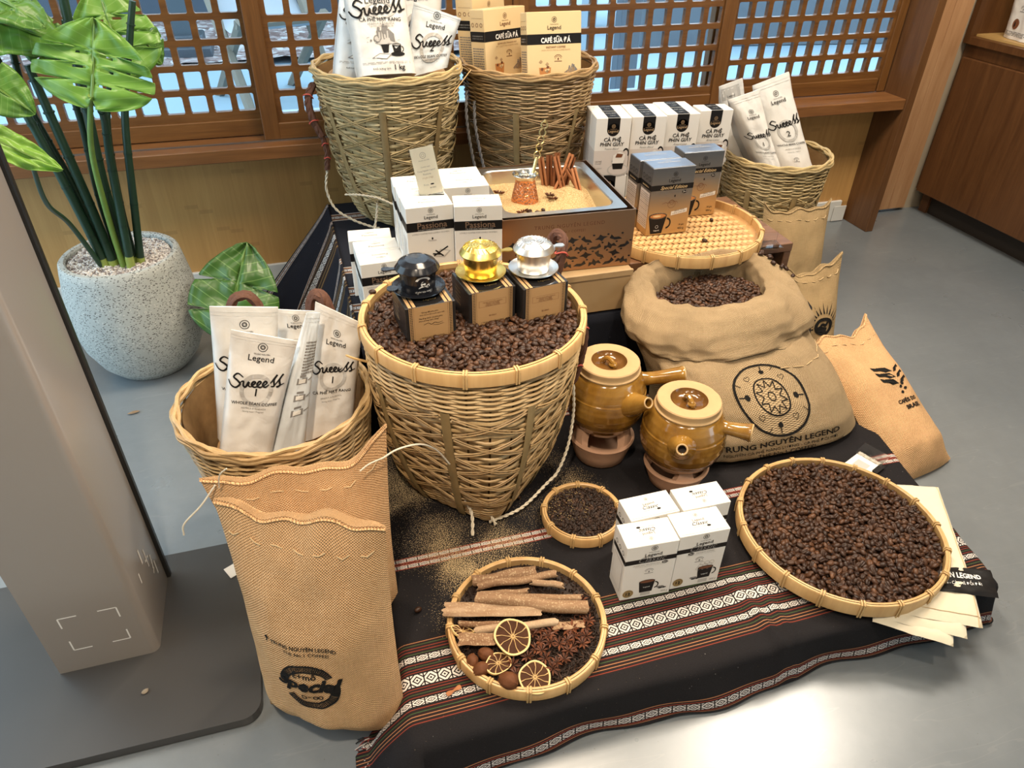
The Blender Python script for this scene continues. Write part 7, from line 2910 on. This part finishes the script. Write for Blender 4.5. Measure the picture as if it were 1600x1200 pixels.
# single beans lying about
BM = scatter_mesh('coffee_bean', BV, BF, np.zeros((1, 3)), BEAN, 1, 1, 0.0, 9)
loose = [((0.925, 1.425, ZT + 0.0105), 'on the woven tray before the cartons, near its rim'), ((1.005, 1.535, ZT + 0.0105), 'alone in the middle of the woven tray')]
for i, (pz, lab) in enumerate(loose):
    tag(obj('coffee_bean', BM, None, pz, (0.2, 0.1, i * 2.1)), 'single coffee bean ' + lab, 'coffee bean', 'loose beans on the woven tray')
rr = random.Random(17)
for i in range(13):
    a = rr.uniform(0.095, 0.155) if i < 9 else rr.uniform(0.06, 0.14)
    sx = 0.75 + 0.11 * rr.random()
    q = sack_pt(sx, 0.74 + rr.uniform(-0.06, 0.05), 0.003)
    tag(obj('coffee_bean', BM, None, (q.x, q.y, q.z + 0.0035), (rr.uniform(-0.4, 0.4), rr.uniform(-0.4, 0.4), rr.uniform(0, 6))), 'coffee bean lying on the rolled rim of the big sack', 'coffee bean', 'beans on the sack rim')
for i, (x, y, lab) in enumerate(((0.330, 1.018, 'on the black cloth before the basket foot'), (0.082, 0.800, 'on the black cloth near the stripe band at the left'))):
    tag(obj('coffee_bean', BM, None, (x, y, ZP + 0.006), (0.1, 0.2, 1.3 * i)), 'single coffee bean ' + lab, 'coffee bean')
tag(obj('coffee_bean', BM, None, (0.099, 1.215, ZP + 0.4115), (0.1, 0.0, 0.7)), 'single coffee bean on the hoop rim of the bean basket', 'coffee bean')
b = sbase @ Vector((0.097, -0.088, sand_z(0.097, -0.088) + 0.003))
tag(obj('coffee_bean', BM, None, b, (0.1, 0.0, 0.7)), 'single coffee bean at the front right corner of the sand tray', 'coffee bean')
for i in range(4):
    b = sbase @ Vector((-0.062 + 0.016 * (i % 3), -0.074 + 0.011 * (i // 2), sand_z(-0.06, -0.07) + 0.004))
    tag(obj('coffee_bean', BM, None, b, (0.2 * i, 0.1, 1.1 * i), ), 'coffee bean beside the front star anise in the sand tray', 'coffee bean', 'beans in the sand tray')

# ------------------------------------------------------------------ spice tray contents
zs = ZP + 0.010
# bed of cloves and small bits
CL = []
for i in range(4):
    for k in range(5):
        a = 2 * PI * k / 5
        r = (0.0006, 0.0009, 0.0011, 0.0016)[i]
        CL.append(((-0.006, -0.001, 0.004, 0.0062)[i], r * math.cos(a), r * math.sin(a)))
CF = [(i * 5 + k, (i + 1) * 5 + k, (i + 1) * 5 + (k + 1) % 5, i * 5 + (k + 1) % 5) for i in range(3) for k in range(5)]
pos = fill_disc(0.124, 0.0044, lambda x, y: zs + 0.007 + 0.003 * nz(x * 40, y * 40, 6) - (0.004 if y > 0.03 else 0), None, 12, 1, 0.003)
me = scatter_mesh('cloves', np.array(CL), np.array(CF), pos + np.array([0.254, 0.716, 0]), GROUND, 0.8, 1.25, 0.5, 14)
o = obj('cloves', me, kind='stuff'); o['label'] = 'dark cloves covering the floor of the spice tray'; o['category'] = 'cloves'
m = MB(); m.grid(lambda a, b: (0.254 + 0.125 * b * math.cos(2 * PI * a), 0.716 + 0.125 * b * math.sin(2 * PI * a), zs + 0.0045), 36, 4, cu=True, tint=0.2)
m.build('under_layer', GROUND, o, kind='stuff')


def bark(L, r, arc, seed, taper=0.0, wob=0.004):
    m = MB()
    tn = random.Random(seed).uniform(0.1, 0.95)

    def f(a, b, dr=0.0):
        th = (a - 0.5) * arc + PI / 2
        e = 1 + 0.10 * nz(b * 3, a * 2, seed)
        x = (b - 0.5) * L + (0.010 * nz(a * 4, seed, 3) * (1 if b > 0.5 else -1) if b in (0.0, 1.0) else 0)
        rr = (r - taper * b) * e + dr
        return Vector((x, rr * math.cos(th) + wob * nz(b * 2, seed, 9), rr * math.sin(th) - (r if arc < 4 else 0) * 0.6 + wob * nz(b * 2.5, seed, 5)))
    n = 18
    m.grid(lambda a, b: f(a, b), n, 16, tint=tn)
    m.grid(lambda a, b: f(a, b, -0.0014), n, 16, tint=tn * 0.6, flip=True)
    for e in (0.0, 1.0):
        m.grid(lambda a, b: f(a, e).lerp(f(a, e, -0.0014), b), n, 1, tint=0.9)
        m.grid(lambda a, b: f(e, a).lerp(f(e, a, -0.0014), b), 16, 1, tint=0.9)
    return m


BK = [((0.184, 0.815), (0.297, 0.804), 0.0105, 5.4, 0.020, 'thick pale quill of cassia bark at the back of the spice tray'),
      ((0.189, 0.799), (0.331, 0.789), 0.0070, 5.6, 0.021, 'slim speckled quill of cassia bark, second from the back of the tray'),
      ((0.193, 0.786), (0.272, 0.770), 0.0048, 5.6, 0.017, 'thin short cassia quill at the left behind the big quill'),
      ((0.285, 0.785), (0.335, 0.762), 0.0058, 5.6, 0.019, 'short cassia quill at the back right of the spice tray'),
      ((0.205, 0.772), (0.356, 0.730), 0.0062, 5.6, 0.019, 'long slim cassia quill just behind the big brown quill'),
      ((0.179, 0.768), (0.356, 0.698), 0.0112, 5.5, 0.031, 'big long brown cassia quill lying on top across the spice tray'),
      ((0.122, 0.766), (0.280, 0.722), 0.030, 0.85, 0.020, 'broad flat piece of cassia bark sticking out over the left rim'),
      ((0.163, 0.713), (0.299, 0.692), 0.0066, 5.4, 0.022, 'pale cassia quill lying under the big orange slice'),
      ((0.292, 0.690), (0.342, 0.680), 0.012, 1.8, 0.015, 'short dark curved bark piece beside the pale quill'),
      ((0.132, 0.700), (0.188, 0.686), 0.028, 0.9, 0.019, 'flat reddish piece of bark at the left of the spice tray'),
      ((0.140, 0.738), (0.240, 0.708), 0.0052, 5.2, 0.0165, 'thin dark cassia quill below the flat bark piece')]
for i, (a, b_, r, arc, zz, lab) in enumerate(BK):
    a, b_ = Vector((*a, 0)), Vector((*b_, 0))
    dv = b_ - a
    o = bark(dv.length, r, arc, i * 3 + 1).build('cassia_bark', BARK, None, True, 40, (*((a + b_) / 2).xy, zs + zz), (R(random.Random(i).uniform(-25, 25)), 0, math.atan2(dv.y, dv.x)))
    tag(o, lab, 'cinnamon bark', 'cassia bark in the spice tray')


def orange(label, x, y, z, r, rx, ry, rz, squash=1.0):
    t = thing('orange_slice', label, 'orange slice', (x, y, z), 0, 'dried orange slices in the spice tray')
    t.rotation_euler = (R(rx), R(ry), R(rz))
    q = lambda a: 1 + 0.03 * math.sin(3 * a + x * 90) + 0.02 * math.sin(5 * a)
    wv = lambda a, f: 0.0012 * math.sin(2 * a + x * 50) * f
    m = MB()
    prof = [(0.90, -0.0018), (0.98, -0.0018), (1.0, 0.0), (0.985, 0.0020), (0.91, 0.0022), (0.88, 0.0012)]
    m.grid(lambda a, b: (r * prof[round(b * 5)][0] * q(2 * PI * a) * math.cos(2 * PI * a), squash * r * prof[round(b * 5)][0] * q(2 * PI * a) * math.sin(2 * PI * a), prof[round(b * 5)][1] + wv(2 * PI * a, 1)), 48, 5, cu=True)
    m.build('peel', PEEL, t)
    m = MB()
    for sg in (-1, 1):
        m.grid(lambda a, b: (r * 0.9 * b * q(2 * PI * a) * math.cos(2 * PI * a), squash * r * 0.9 * b * q(2 * PI * a) * math.sin(2 * PI * a), sg * 0.0009 * (1 - 0.3 * abs(math.sin(5 * 2 * PI * a))) + wv(2 * PI * a, b)), 60, 6, cu=True)
    m.build('flesh', FLESH, t)
    m = MB()
    for k in range(10):
        a = 2 * PI * k / 10 + 0.2
        m.tube([(r * f * math.cos(a + 0.05 * math.sin(9 * f)), squash * r * f * math.sin(a + 0.05 * math.sin(9 * f)), 0.0014 + wv(a, f)) for f in (0.06, 0.3, 0.6, 0.9)], [0.0011, 0.0006, 0.0006, 0.0012], 5)
    m.lathe([(0.001, 0.0022), (r * 0.09, 0.0017), (r * 0.12, 0.0008)], 12)
    m.build('membrane', MEMB, t)


orange('round dried orange slice resting on the pale cassia quill, largest of the four', 0.218, 0.680, zs + 0.029, 0.031, 16, 5, 10)
orange('round dried orange slice at the front of the spice tray', 0.233, 0.608, zs + 0.0165, 0.028, 8, -5, 60, 0.92)
orange('shrivelled dried orange slice between the nutmegs and the big slice', 0.184, 0.647, zs + 0.018, 0.0235, 10, 8, 20, 0.74)
orange('folded dried orange slice half under bark at the left rim', 0.143, 0.722, zs + 0.015, 0.021, -10, 20, -20, 0.6)
for i, (x, y, s, lab) in enumerate(((0.191, 0.613, 0.0165, 'largest brown nutmeg, at the front of the spice tray'), (0.1555, 0.645, 0.0135, 'brown nutmeg near the left front rim of the spice tray'), (0.146, 0.664, 0.0115, 'small nutmeg against the left rim of the spice tray'), (0.170, 0.668, 0.0135, 'dull nutmeg under the flat bark piece in the spice tray'))):
    m = MB()
    m.grid(lambda a, b: Vector((math.cos(2 * PI * a) * math.sin(PI * b), math.sin(2 * PI * a) * math.sin(PI * b), 1.22 * -math.cos(PI * b))) * s * (0.84 + 0.10 * nz(3 * math.cos(2 * PI * a), 3 * math.sin(2 * PI * a) + i, b * 4) + 0.02 * math.sin(14 * PI * a)), 28, 14, cu=True)
    tag(m.build('nutmeg', NUT, None, True, 0, (x, y, zs + 0.006 + s * 0.8), (R(70), R(20 * i), R(35 + 60 * i))), lab, 'nutmeg', 'nutmegs in the spice tray')
rr = random.Random(23)
pts = []
while len(pts) < 34:
    a, q = rr.uniform(-2.6, 0.75), 0.106 * math.sqrt(rr.random())
    x, y = 0.254 + q * math.cos(a), 0.716 + q * math.sin(a)
    if y > 0.690 - (x - 0.25) * 0.1 or x < 0.205:
        if not (x > 0.33 and y < 0.735):
            continue
    if math.hypot(x - 0.233, y - 0.608) < 0.030 or math.hypot(x - 0.218, y - 0.680) < 0.033:
        continue
    if any((x - u) ** 2 + (y - v) ** 2 < 0.0105 ** 2 for u, v in pts):
        continue
    pts.append((x, y))
for i, (x, y) in enumerate(pts):
    o = obj('star_anise', AN[i % 5], None, (x, y, zs + 0.013 + 0.002 * rr.random()), (rr.uniform(-0.35, 0.35), rr.uniform(-0.35, 0.35), rr.uniform(0, 6)))
    o.scale = (1.3,) * 3
    tag(o, 'reddish brown star anise in the pile at the front of the spice tray', 'star anise', 'star anise pile in the spice tray')
# ------------------------------------------------------------------ potted monstera
pp = thing('potted_monstera', 'tall monstera plant in a speckled grey stone pot, at the left', 'potted plant', (-0.470, 1.905, 0.0))
m = MB()
m.lathe([(0.085, 0.0), (0.098, 0.004), (0.128, 0.040), (0.152, 0.095), (0.161, 0.150), (0.161, 0.195), (0.155, 0.255), (0.146, 0.310), (0.142, 0.330), (0.138, 0.334), (0.128, 0.334), (0.124, 0.330), (0.122, 0.305), (0.001, 0.300)], 72, capb=True)
m.build('pot', TERRAZZO, pp)
GB = np.array([(math.cos(a) * math.cos(b) * 0.0046, math.sin(a) * math.cos(b) * 0.0040, math.sin(b) * 0.0030) for b in (-1.2, -0.3, 0.5, 1.25) for a in np.linspace(0, 2 * PI, 7)[:-1]])
GF = np.array([(i * 6 + k, i * 6 + (k + 1) % 6, (i + 1) * 6 + (k + 1) % 6, (i + 1) * 6 + k) for i in range(3) for k in range(6)])
pos = fill_disc(0.122, 0.0058, lambda x, y: 0.322 + 0.005 * nz(x * 20, y * 20, 4), None, 21, 2, 0.003)
obj('gravel', scatter_mesh('gravel', GB, GF, pos, GRAVEL, 0.7, 1.4, 0.6, 22, False), pp, kind='stuff')
m = MB(); m.grid(lambda a, b: (0.122 * b * math.cos(2 * PI * a), 0.122 * b * math.sin(2 * PI * a), 0.317), 32, 3, cu=True, tint=0.3); m.build('soil', GRAVEL, pp, kind='stuff')
OX, OY = -0.470, 1.905
STEMS = [([(-0.496, 1.86, 0.315), (-0.520, 1.85, 0.53), (-0.555, 1.84, 0.773), (-0.575, 1.84, 0.90)], 0.0095, 0.25),
         ([(-0.486, 1.87, 0.315), (-0.508, 1.87, 0.515), (-0.541, 1.87, 0.707), (-0.535, 1.87, 0.83)], 0.0085, 0.2),
         ([(-0.478, 1.86, 0.315), (-0.487, 1.86, 0.482), (-0.500, 1.85, 0.677), (-0.51, 1.85, 0.797)], 0.0105, 0.2),
         ([(-0.466, 1.88, 0.315), (-0.466, 1.88, 0.496), (-0.452, 1.88, 0.673), (-0.462, 1.90, 0.80)], 0.0085, 0.3),
         ([(-0.448, 1.86, 0.315), (-0.445, 1.86, 0.51), (-0.432, 1.86, 0.658), (-0.402, 1.86, 0.96)], 0.0115, 0.15),
         ([(-0.456, 1.85, 0.315), (-0.452, 1.84, 0.45), (-0.432, 1.80, 0.62), (-0.385, 1.735, 0.755)], 0.0068, 0.85),
         ([(-0.432, 1.87, 0.315), (-0.424, 1.87, 0.476), (-0.398, 1.88, 0.67), (-0.345, 1.90, 0.80)], 0.0080, 0.2),
         ([(-0.418, 1.86, 0.315), (-0.392, 1.86, 0.473), (-0.355, 1.86, 0.681), (-0.302, 1.86, 0.838), (-0.277, 1.86, 0.91)], 0.0085, 0.15),
         ([(-0.438, 1.84, 0.315), (-0.410, 1.83, 0.568), (-0.386, 1.80, 0.697), (-0.380, 1.74, 0.745)], 0.0085, 0.2),
         ([(-0.505, 1.86, 0.315), (-0.525, 1.80, 0.46), (-0.520, 1.68, 0.56), (-0.482, 1.562, 0.694)], 0.0055, 0.45)]
for k, (pts, r, tn) in enumerate(STEMS):
    m = MB()
    q = smooth_path([Vector(p) - Vector((OX, OY, 0)) for p in pts], 7)
    n = len(q)
    m.tube(q, [r * lerp(1.15, 0.8, i / (n - 1)) for i in range(n)], 10, tint=tn)
    if tn < 0.4:
        m.tube(q[0:2], [r * 1.25, r * 1.16], 10, tint=0.95)
        for i in range(3, n - 2, 4):
            m.tube([q[i], q[i].lerp(q[i + 1], 0.18)], r * 1.12, 10, tint=0.0)
    m.build('stem', STEM, pp)


def monstera(name, base, tip, normal, L, W_, tint, seed, notch=4, depth=0.62, droop=0.16, cupk=0.10, parent=None, holes=True):
    base, tip = Vector(base), Vector(tip)
    ax = (tip - base).normalized()
    nrm = Vector(normal)
    nrm = (nrm - ax * nrm.dot(ax)).normalized()
    sd = ax.cross(nrm).normalized()
    m = MB()
    NS_, NT = 72, 9
    rr = random.Random(seed)
    for sg in (-1, 1):
        cuts = [0.22 + (k + rr.uniform(-0.15, 0.15)) * 0.62 / max(1, notch) for k in range(notch)] if notch else []

        def width(s):
            # heart outline; s from -0.14 (lobes behind the stalk) to 1
            if s < 0.30:
                w = math.sin(PI / 2 * min(1, max(0, (s + 0.16) / 0.46))) ** 0.55
            else:
                w = max(0, 1 - ((s - 0.30) / 0.70) ** 2.1) ** 0.75
            for c in cuts:
                w *= 1 - depth * math.exp(-(((s - c) / 0.017) ** 4))
            return w
        V, U, F = [], [], []
        for i in range(NS_ + 1):
            s = lerp(-0.15, 1.0, i / NS_)
            w = width(s) * W_ / 2
            for j in range(NT + 1):
                t = j / NT
                x = t * w
                lag = -0.30 * (x / (W_ / 2)) ** 1.0 * 0.20 * L
                sx = s * L
                if s < 0:
                    # the two lobes part around the stalk
                    x = max(x, 0) * (1 if t > 0.05 else 1)
                    x = x if t > 0 else 0.0
                    sx = s * L * (0.25 + 0.75 * min(1, t * 2.2))
                p = base + ax * (sx + lag * (1 if s < 0.95 else 0)) + sd * sg * x
                z = -droop * L * max(0, s) ** 2 + cupk * W_ * (t * w / (W_ / 2)) ** 1.5 * (0.5 - s) + 0.012 * nz(s * 4 + seed, t * 3, sg) * L / 0.15
                z += 0.0007 * math.sin(s * 44 - t * 6) * t
                V.append(p + nrm * z)
                U.append((s + 0.3 * t * w / (W_ / 2) * 0.0 + 0.0, sg * t * w / (W_ / 2)))
        for i in range(NS_):
            for j in range(NT):
                a = i * (NT + 1) + j
                s = lerp(-0.15, 1.0, (i + 0.5) / NS_)
                if holes and 1 <= j <= 2 and any(abs(s - (c - 0.06)) < 0.016 for c in cuts):
                    continue
                F.append((a, a + 1, a + NT + 2, a + NT + 1))
        m.add(V, F, 0, U, tint)
    q = MB()
    q.tube([base + ax * (f * L) + nrm * (-droop * L * f * f + 0.0008) for f in (0, 0.2, 0.4, 0.6, 0.8, 0.97)], [0.0034, 0.003, 0.0025, 0.002, 0.0015, 0.0008], 6, tint=0.8)
    o = m.build(name, LEAF, parent, True, 0)
    sol = o.modifiers.new('thickness', 'SOLIDIFY'); sol.thickness = 0.0011; sol.offset = 0
    q.build('midrib', STEM, o)
    return o


def L_(x, y, z): return (x - OX, y - OY, z)


monstera('leaf', L_(-0.383, 1.735, 0.752), L_(-0.352, 1.775, 0.855), (0.05, -0.62, 0.75), 0.150, 0.235, 0.62, 3, 3, 0.50, -0.10, -0.10, pp)
monstera('leaf', L_(-0.335, 1.895, 0.775), L_(-0.350, 1.93, 0.905), (0.0, -0.85, 0.45), 0.165, 0.185, 0.58, 5, 3, 0.66, 0.10, 0.10, pp)
monstera('leaf', L_(-0.575, 1.84, 0.90), L_(-0.428, 1.81, 0.855), (0.15, -0.60, 0.80), 0.165, 0.170, 0.45, 8, 0, 0.5, 0.14, -0.06, pp, False)
monstera('leaf', L_(-0.535, 1.83, 0.93), L_(-0.445, 1.76, 0.915), (0.1, -0.35, 0.9), 0.13, 0.12, 0.12, 9, 2, 0.5, 0.25, 0.1, pp)
monstera('leaf', L_(-0.300, 1.965, 0.835), L_(-0.262, 1.975, 0.765), (0.35, -0.80, 0.35), 0.085, 0.085, 0.25, 12, 2, 0.45, 0.2, 0.1, pp, False)
monstera('leaf', L_(-0.535, 1.545, 0.742), L_(-0.440, 1.555, 0.662), (0.30, -0.70, 0.65), 0.128, 0.062, 0.95, 15, 0, 0.5, -0.10, 0.28, pp, False)
monstera('leaf', L_(-0.560, 1.71, 0.805), L_(-0.500, 1.70, 0.750), (0.1, -0.85, 0.5), 0.10, 0.10, 0.38, 18, 1, 0.5, 0.2, 0.1, pp, False)
monstera('leaf', L_(-0.462, 1.90, 0.80), L_(-0.505, 1.90, 0.885), (0.0, -0.8, 0.5), 0.12, 0.10, 0.2, 28, 2, 0.5, 0.1, 0.1, pp)
fl_ = monstera('monstera_leaf', (-0.232, 1.735, 0.175), (-0.158, 1.845, 0.350), (-0.05, -0.78, 0.62), 0.225, 0.225, -0.22, 21, 2, 0.42, 0.06, -0.05, None, False)
tag(fl_, 'big dark green monstera leaf propped behind the left basket', 'leaf')
q = MB(); q.tube(smooth_path([(-0.255, 1.70, 0.004), (-0.246, 1.712, 0.08), (-0.232, 1.735, 0.175)], 5), [0.006] * 6 + [0.005] * 5, 8, tint=0.6)
q.build('stalk', STEM, fl_)

# ------------------------------------------------------------------ grey stand on its base plate
kk = thing('display_stand', 'grey metal display stand on a dark base plate, at the left edge', 'stand', (-0.443, 0.985, 0.0))
m = MB()
P4 = []
for cx, cy, a0, r in ((-0.20, 0.135, 90, 0.012), (-0.50, 0.135, 90, 0.001), (-0.50, -0.255, 180, 0.001), (0.228, -0.255, 270, 0.020), (0.228, 0.115, 0, 0.020)):
    pass
for cx, cy, a0, r in ((0.228, 0.121, 0, 0.018), (-0.62, 0.121, 90, 0.018), (-0.62, -0.230, 180, 0.018), (0.218, -0.230, 270, 0.030)):
    for k in range(7):
        a = R(a0 + 15 * k)
        P4.append((cx + r * math.cos(a), cy + r * math.sin(a)))
m.prism(P4, 0.003, 0.021)
m.build('base_plate', KIOSKB, kk, False)
m = MB(); m.prism([(x * 0.99 - 0.002, y * 0.985) for x, y in P4], 0.0, 0.003); m.build('base_pad', BLACKPL, kk, False)
m = MB()
P5 = []
for cx, cy, a0, r in ((0.0755, 0.076, 0, 0.003), (-0.0785, 0.076, 90, 0.001), (-0.0785, -0.0885, 180, 0.001), (0.0655, -0.0755, 270, 0.0135)):
    for k in range(9):
        a = R(a0 + 90 * k / 8)
        P5.append((cx + r * math.cos(a), cy + r * math.sin(a)))
m.prism(P5, 0.0211, 1.25)
m.build('column', KIOSK, kk, True, 50)
m = MB(); m.cbox((0.0, 0.086, 0.62), (0.168, 0.013, 1.26), 0.002); m.build('back_screen', BLACKPL, kk, False)
p = Print([I_WHITE])
fx, fz = -0.443, 0
for x0, z0, sx, sz in ((-0.484, 0.156, 1, -1), (-0.397, 0.156, -1, -1), (-0.484, 0.074, 1, 1), (-0.397, 0.074, -1, 1)):
    x = x0 + 0.443
    p.rect(min(x, x + sx * 0.028), z0 - 0.0012, max(x, x + sx * 0.028), z0 + 0.0012, 0)
    p.rect(x - 0.0012, min(z0, z0 + sz * 0.024), x + 0.0012, max(z0, z0 + sz * 0.024), 0)
p.build('corner_marks', lambda x, y, l: Vector((x, -0.0895 - l, y)), kk)
p = Print([I_WHITE])
for y0, y1, a0, a1, w_ in ((-0.010, -0.010, 0.160, 0.192, 0.003), (0.012, 0.012, 0.128, 0.170, 0.0022), (0.020, 0.020, 0.142, 0.146, 0.004), (0.006, 0.006, 0.146, 0.150, 0.004), (0.028, 0.032, 0.118, 0.134, 0.003), (0.026, 0.032, 0.108, 0.122, 0.0035), (0.020, 0.028, 0.100, 0.106, 0.003), (0.040, 0.040, 0.078, 0.110, 0.003), (-0.045, -0.045, 0.150, 0.172, 0.0022)):
    p.stroke([(y0, a0), (y1 + 0.002, a1)], w_ * 1.8, 0, n=1, taper=False)
p.build('side_marks', lambda x, y, l: Vector((0.0787 + l, x + 0.002, y)), kk)

# ------------------------------------------------------------------ canvas bags, cards, odd bits
t = thing('canvas_bag', 'folded cream canvas bag with a black label under the right edge of the bean tray', 'bag', (1.03, 0.66, ZP))
O_ = Vector((1.03, 0.66, 0))


def sheet(poly, z, th, seed):
    """soft folded layer between four corners"""
    A, B_, C_, D_ = [Vector((*p, 0)) - O_ for p in poly]
    m = MB()

    def f(a, b, dz=0.0):
        p = (A * (1 - a) + B_ * a) * (1 - b) + (D_ * (1 - a) + C_ * a) * b
        e = min(min(a, 1 - a) * 14, min(b, 1 - b) * 14, 1.0)
        yy = p.y + O_.y
        hang = max(0, 0.565 - yy)
        return Vector((p.x, p.y, z + 0.0025 * nz(a * 3 + seed, b * 4, seed) + 0.0012 * nz(a * 9, b * 11, seed) + (dz * math.sqrt(e) if dz else 0) - hang * 0.18))
    m.grid(lambda a, b: f(a, b, th), 22, 26)
    m.grid(lambda a, b: f(a, b), 22, 26, flip=True)
    m.grid(lambda a, b: f(a, 0).lerp(f(a, 0, th), b), 22, 1)
    m.grid(lambda a, b: f(1, a).lerp(f(1, a, th), b), 26, 1)
    m.grid(lambda a, b: f(a, 1).lerp(f(a, 1, th), b), 22, 1)
    return m, f


for i, (poly, z) in enumerate((([(0.835, 0.560), (0.945, 0.486), (1.06, 0.62), (0.95, 0.70)], 0.004), ([(0.855, 0.555), (0.975, 0.489), (1.10, 0.66), (0.98, 0.72)], 0.009))):
    m, f = sheet(poly, z, 0.0055, 3 + i)
    m.build('folded_layer', CANVAS, t, True, 0)
m, f = sheet([(0.885, 0.555), (1.012, 0.496), (1.185, 0.795), (1.075, 0.838)], 0.0145, 0.006, 9)
m.build('body', CANVAS, t, True, 0)
q = MB()
q.tube([f(i / 20, 0.05, 0.0066) for i in range(21)], 0.0007, 4); q.tube([f(0.955, i / 26, 0.0066) for i in range(27)], 0.0007, 4)
q.build('seam_stitch', STITCH, t)
m2, f2 = sheet([(0.940, 0.588), (1.076, 0.532), (1.106, 0.584), (0.970, 0.642)], 0.0215, 0.0012, 2)
lb = m2.build('black_label', I_BLACK, t, True, 0)
p = Print([I_WHITE])
p.text('TRUNG NGUYÊN LEGEND', -0.016, 0.002, 1, 0, width=0.125, weight=0.03)
p.text('CÀ PHÊ NĂNG LƯỢNG - CÀ PHÊ ĐỔI ĐỜI', -0.016, -0.008, 1, 0, width=0.12)
p.build('label_print', lambda x, y, l: f2(min(1, max(0, 0.5 + x / 0.136)), min(1, max(0, 0.5 + y / 0.041)), 0.0012) + Vector((0, 0, 0.0004 + l)), lb)

t = thing('info_card', 'white card with taped edge lying by the leaf-stencilled jute bag', 'card', (1.082, 0.905, ZP + 0.006), R(22))
m = MB(); m.cbox((0, 0, 0.001), (0.078, 0.052, 0.0016), 0.0004); m.build('card', P_WHITE, t, smooth=False)
m = MB(); m.grid(lambda a, b: (0.026 + 0.036 * a, -0.03 + 0.06 * b, 0.0028 + 0.010 * a), 6, 4); m.build('adhesive_tape', clear('frosted_tape', (0.85, 0.80, 0.72), 0.45), t)
m = MB(); m.box((0.018, -0.030, 0.0014), (0.036, 0.012, 0.001)); m.build('black_strip', I_BLACK, t, smooth=False)
p = Print([I_LIGHT]); p.rect(-0.024, -0.014, 0.012, 0.014, 0); p.build('card_print', lambda x, y, l: Vector((x, y, 0.0019 + l)), t)

m = MB(); m.cbox((0, 0, 0), (0.055, 0.0035, 0.062), 0.0008)
tag(m.build('wall_plate', WHITE_P, None, False, 40, (2.062, 2.262, 0.034)), 'small white plate standing at the wall foot beside the post', 'plate')
m = MB(); m.cbox((0, 0, 0), (0.05, 0.03, 0.0012), 0.0003)
tag(m.build('paper_slip', P_WHITE, None, False, 40, (-0.232, 1.052, 0.0228), (0, 0, R(28))), 'white paper slip lying on the dark base plate behind the jute bag', 'paper')
m = MB()
m.grid(lambda a, b: ((a - 0.5) * 0.030, (b - 0.5) * 0.010 * math.sin(PI * a) ** 0.6, 0.003 + 0.004 * math.sin(PI * b) * math.sin(3 * a)), 14, 6)
tag(m.build('dry_leaf', plain('dry_leaf_brown', (0.25, 0.17, 0.10), 0.8, var=0.3, scale=200), None, True, 0, (-0.498, 1.665, 0.001), (0, 0, 0.2)), 'small curled dry leaf on the floor before the stone pot', 'dry leaf')
m = MB()
m.grid(lambda a, b: ((a - 0.5) * 0.012, (b - 0.5) * 0.009 * math.sin(PI * a) ** 0.5, 0.002 + 0.002 * math.sin(PI * b)), 8, 5)
tag(m.build('dry_leaf', plain('dry_leaf_tan', (0.22, 0.18, 0.13), 0.8), None, True, 0, (-0.380, 0.820, 0.0215), (0, 0, 0.6)), 'tiny curled dry leaf on the dark base plate', 'dry leaf')
# clear holder corner on the low table
t = thing('acrylic_holder', 'clear acrylic holder standing out at the front right of the low table', 'holder', (1.075, 1.385, ZT + 0.0004), R(-8))
m = MB(); m.cbox((0, -0.004, 0.0015), (0.06, 0.045, 0.0025), 0.0005); m.build('foot', ACRYL, t, smooth=False)
m = MB(); m.cbox((0, 0.012, 0.014), (0.06, 0.0025, 0.024), 0.0005, rot=None); m.build('upright', ACRYL, t, smooth=False)
# strip of red and brown bark chips dropped on the stripe band
m = MB()
m.grid(lambda a, b: ((a - 0.5) * 0.026, (b - 0.5) * 0.006 * (1 + 0.4 * math.sin(9 * a)), 0.002 * math.sin(PI * b)), 10, 3, tint=0.8)
tag(m.build('bark_chip', CINN, None, True, 0, (0.108, 0.636, ZP + 0.0035), (0, 0, R(18))), 'reddish bark chip lying on the stripe band left of the spice tray', 'bark chip')
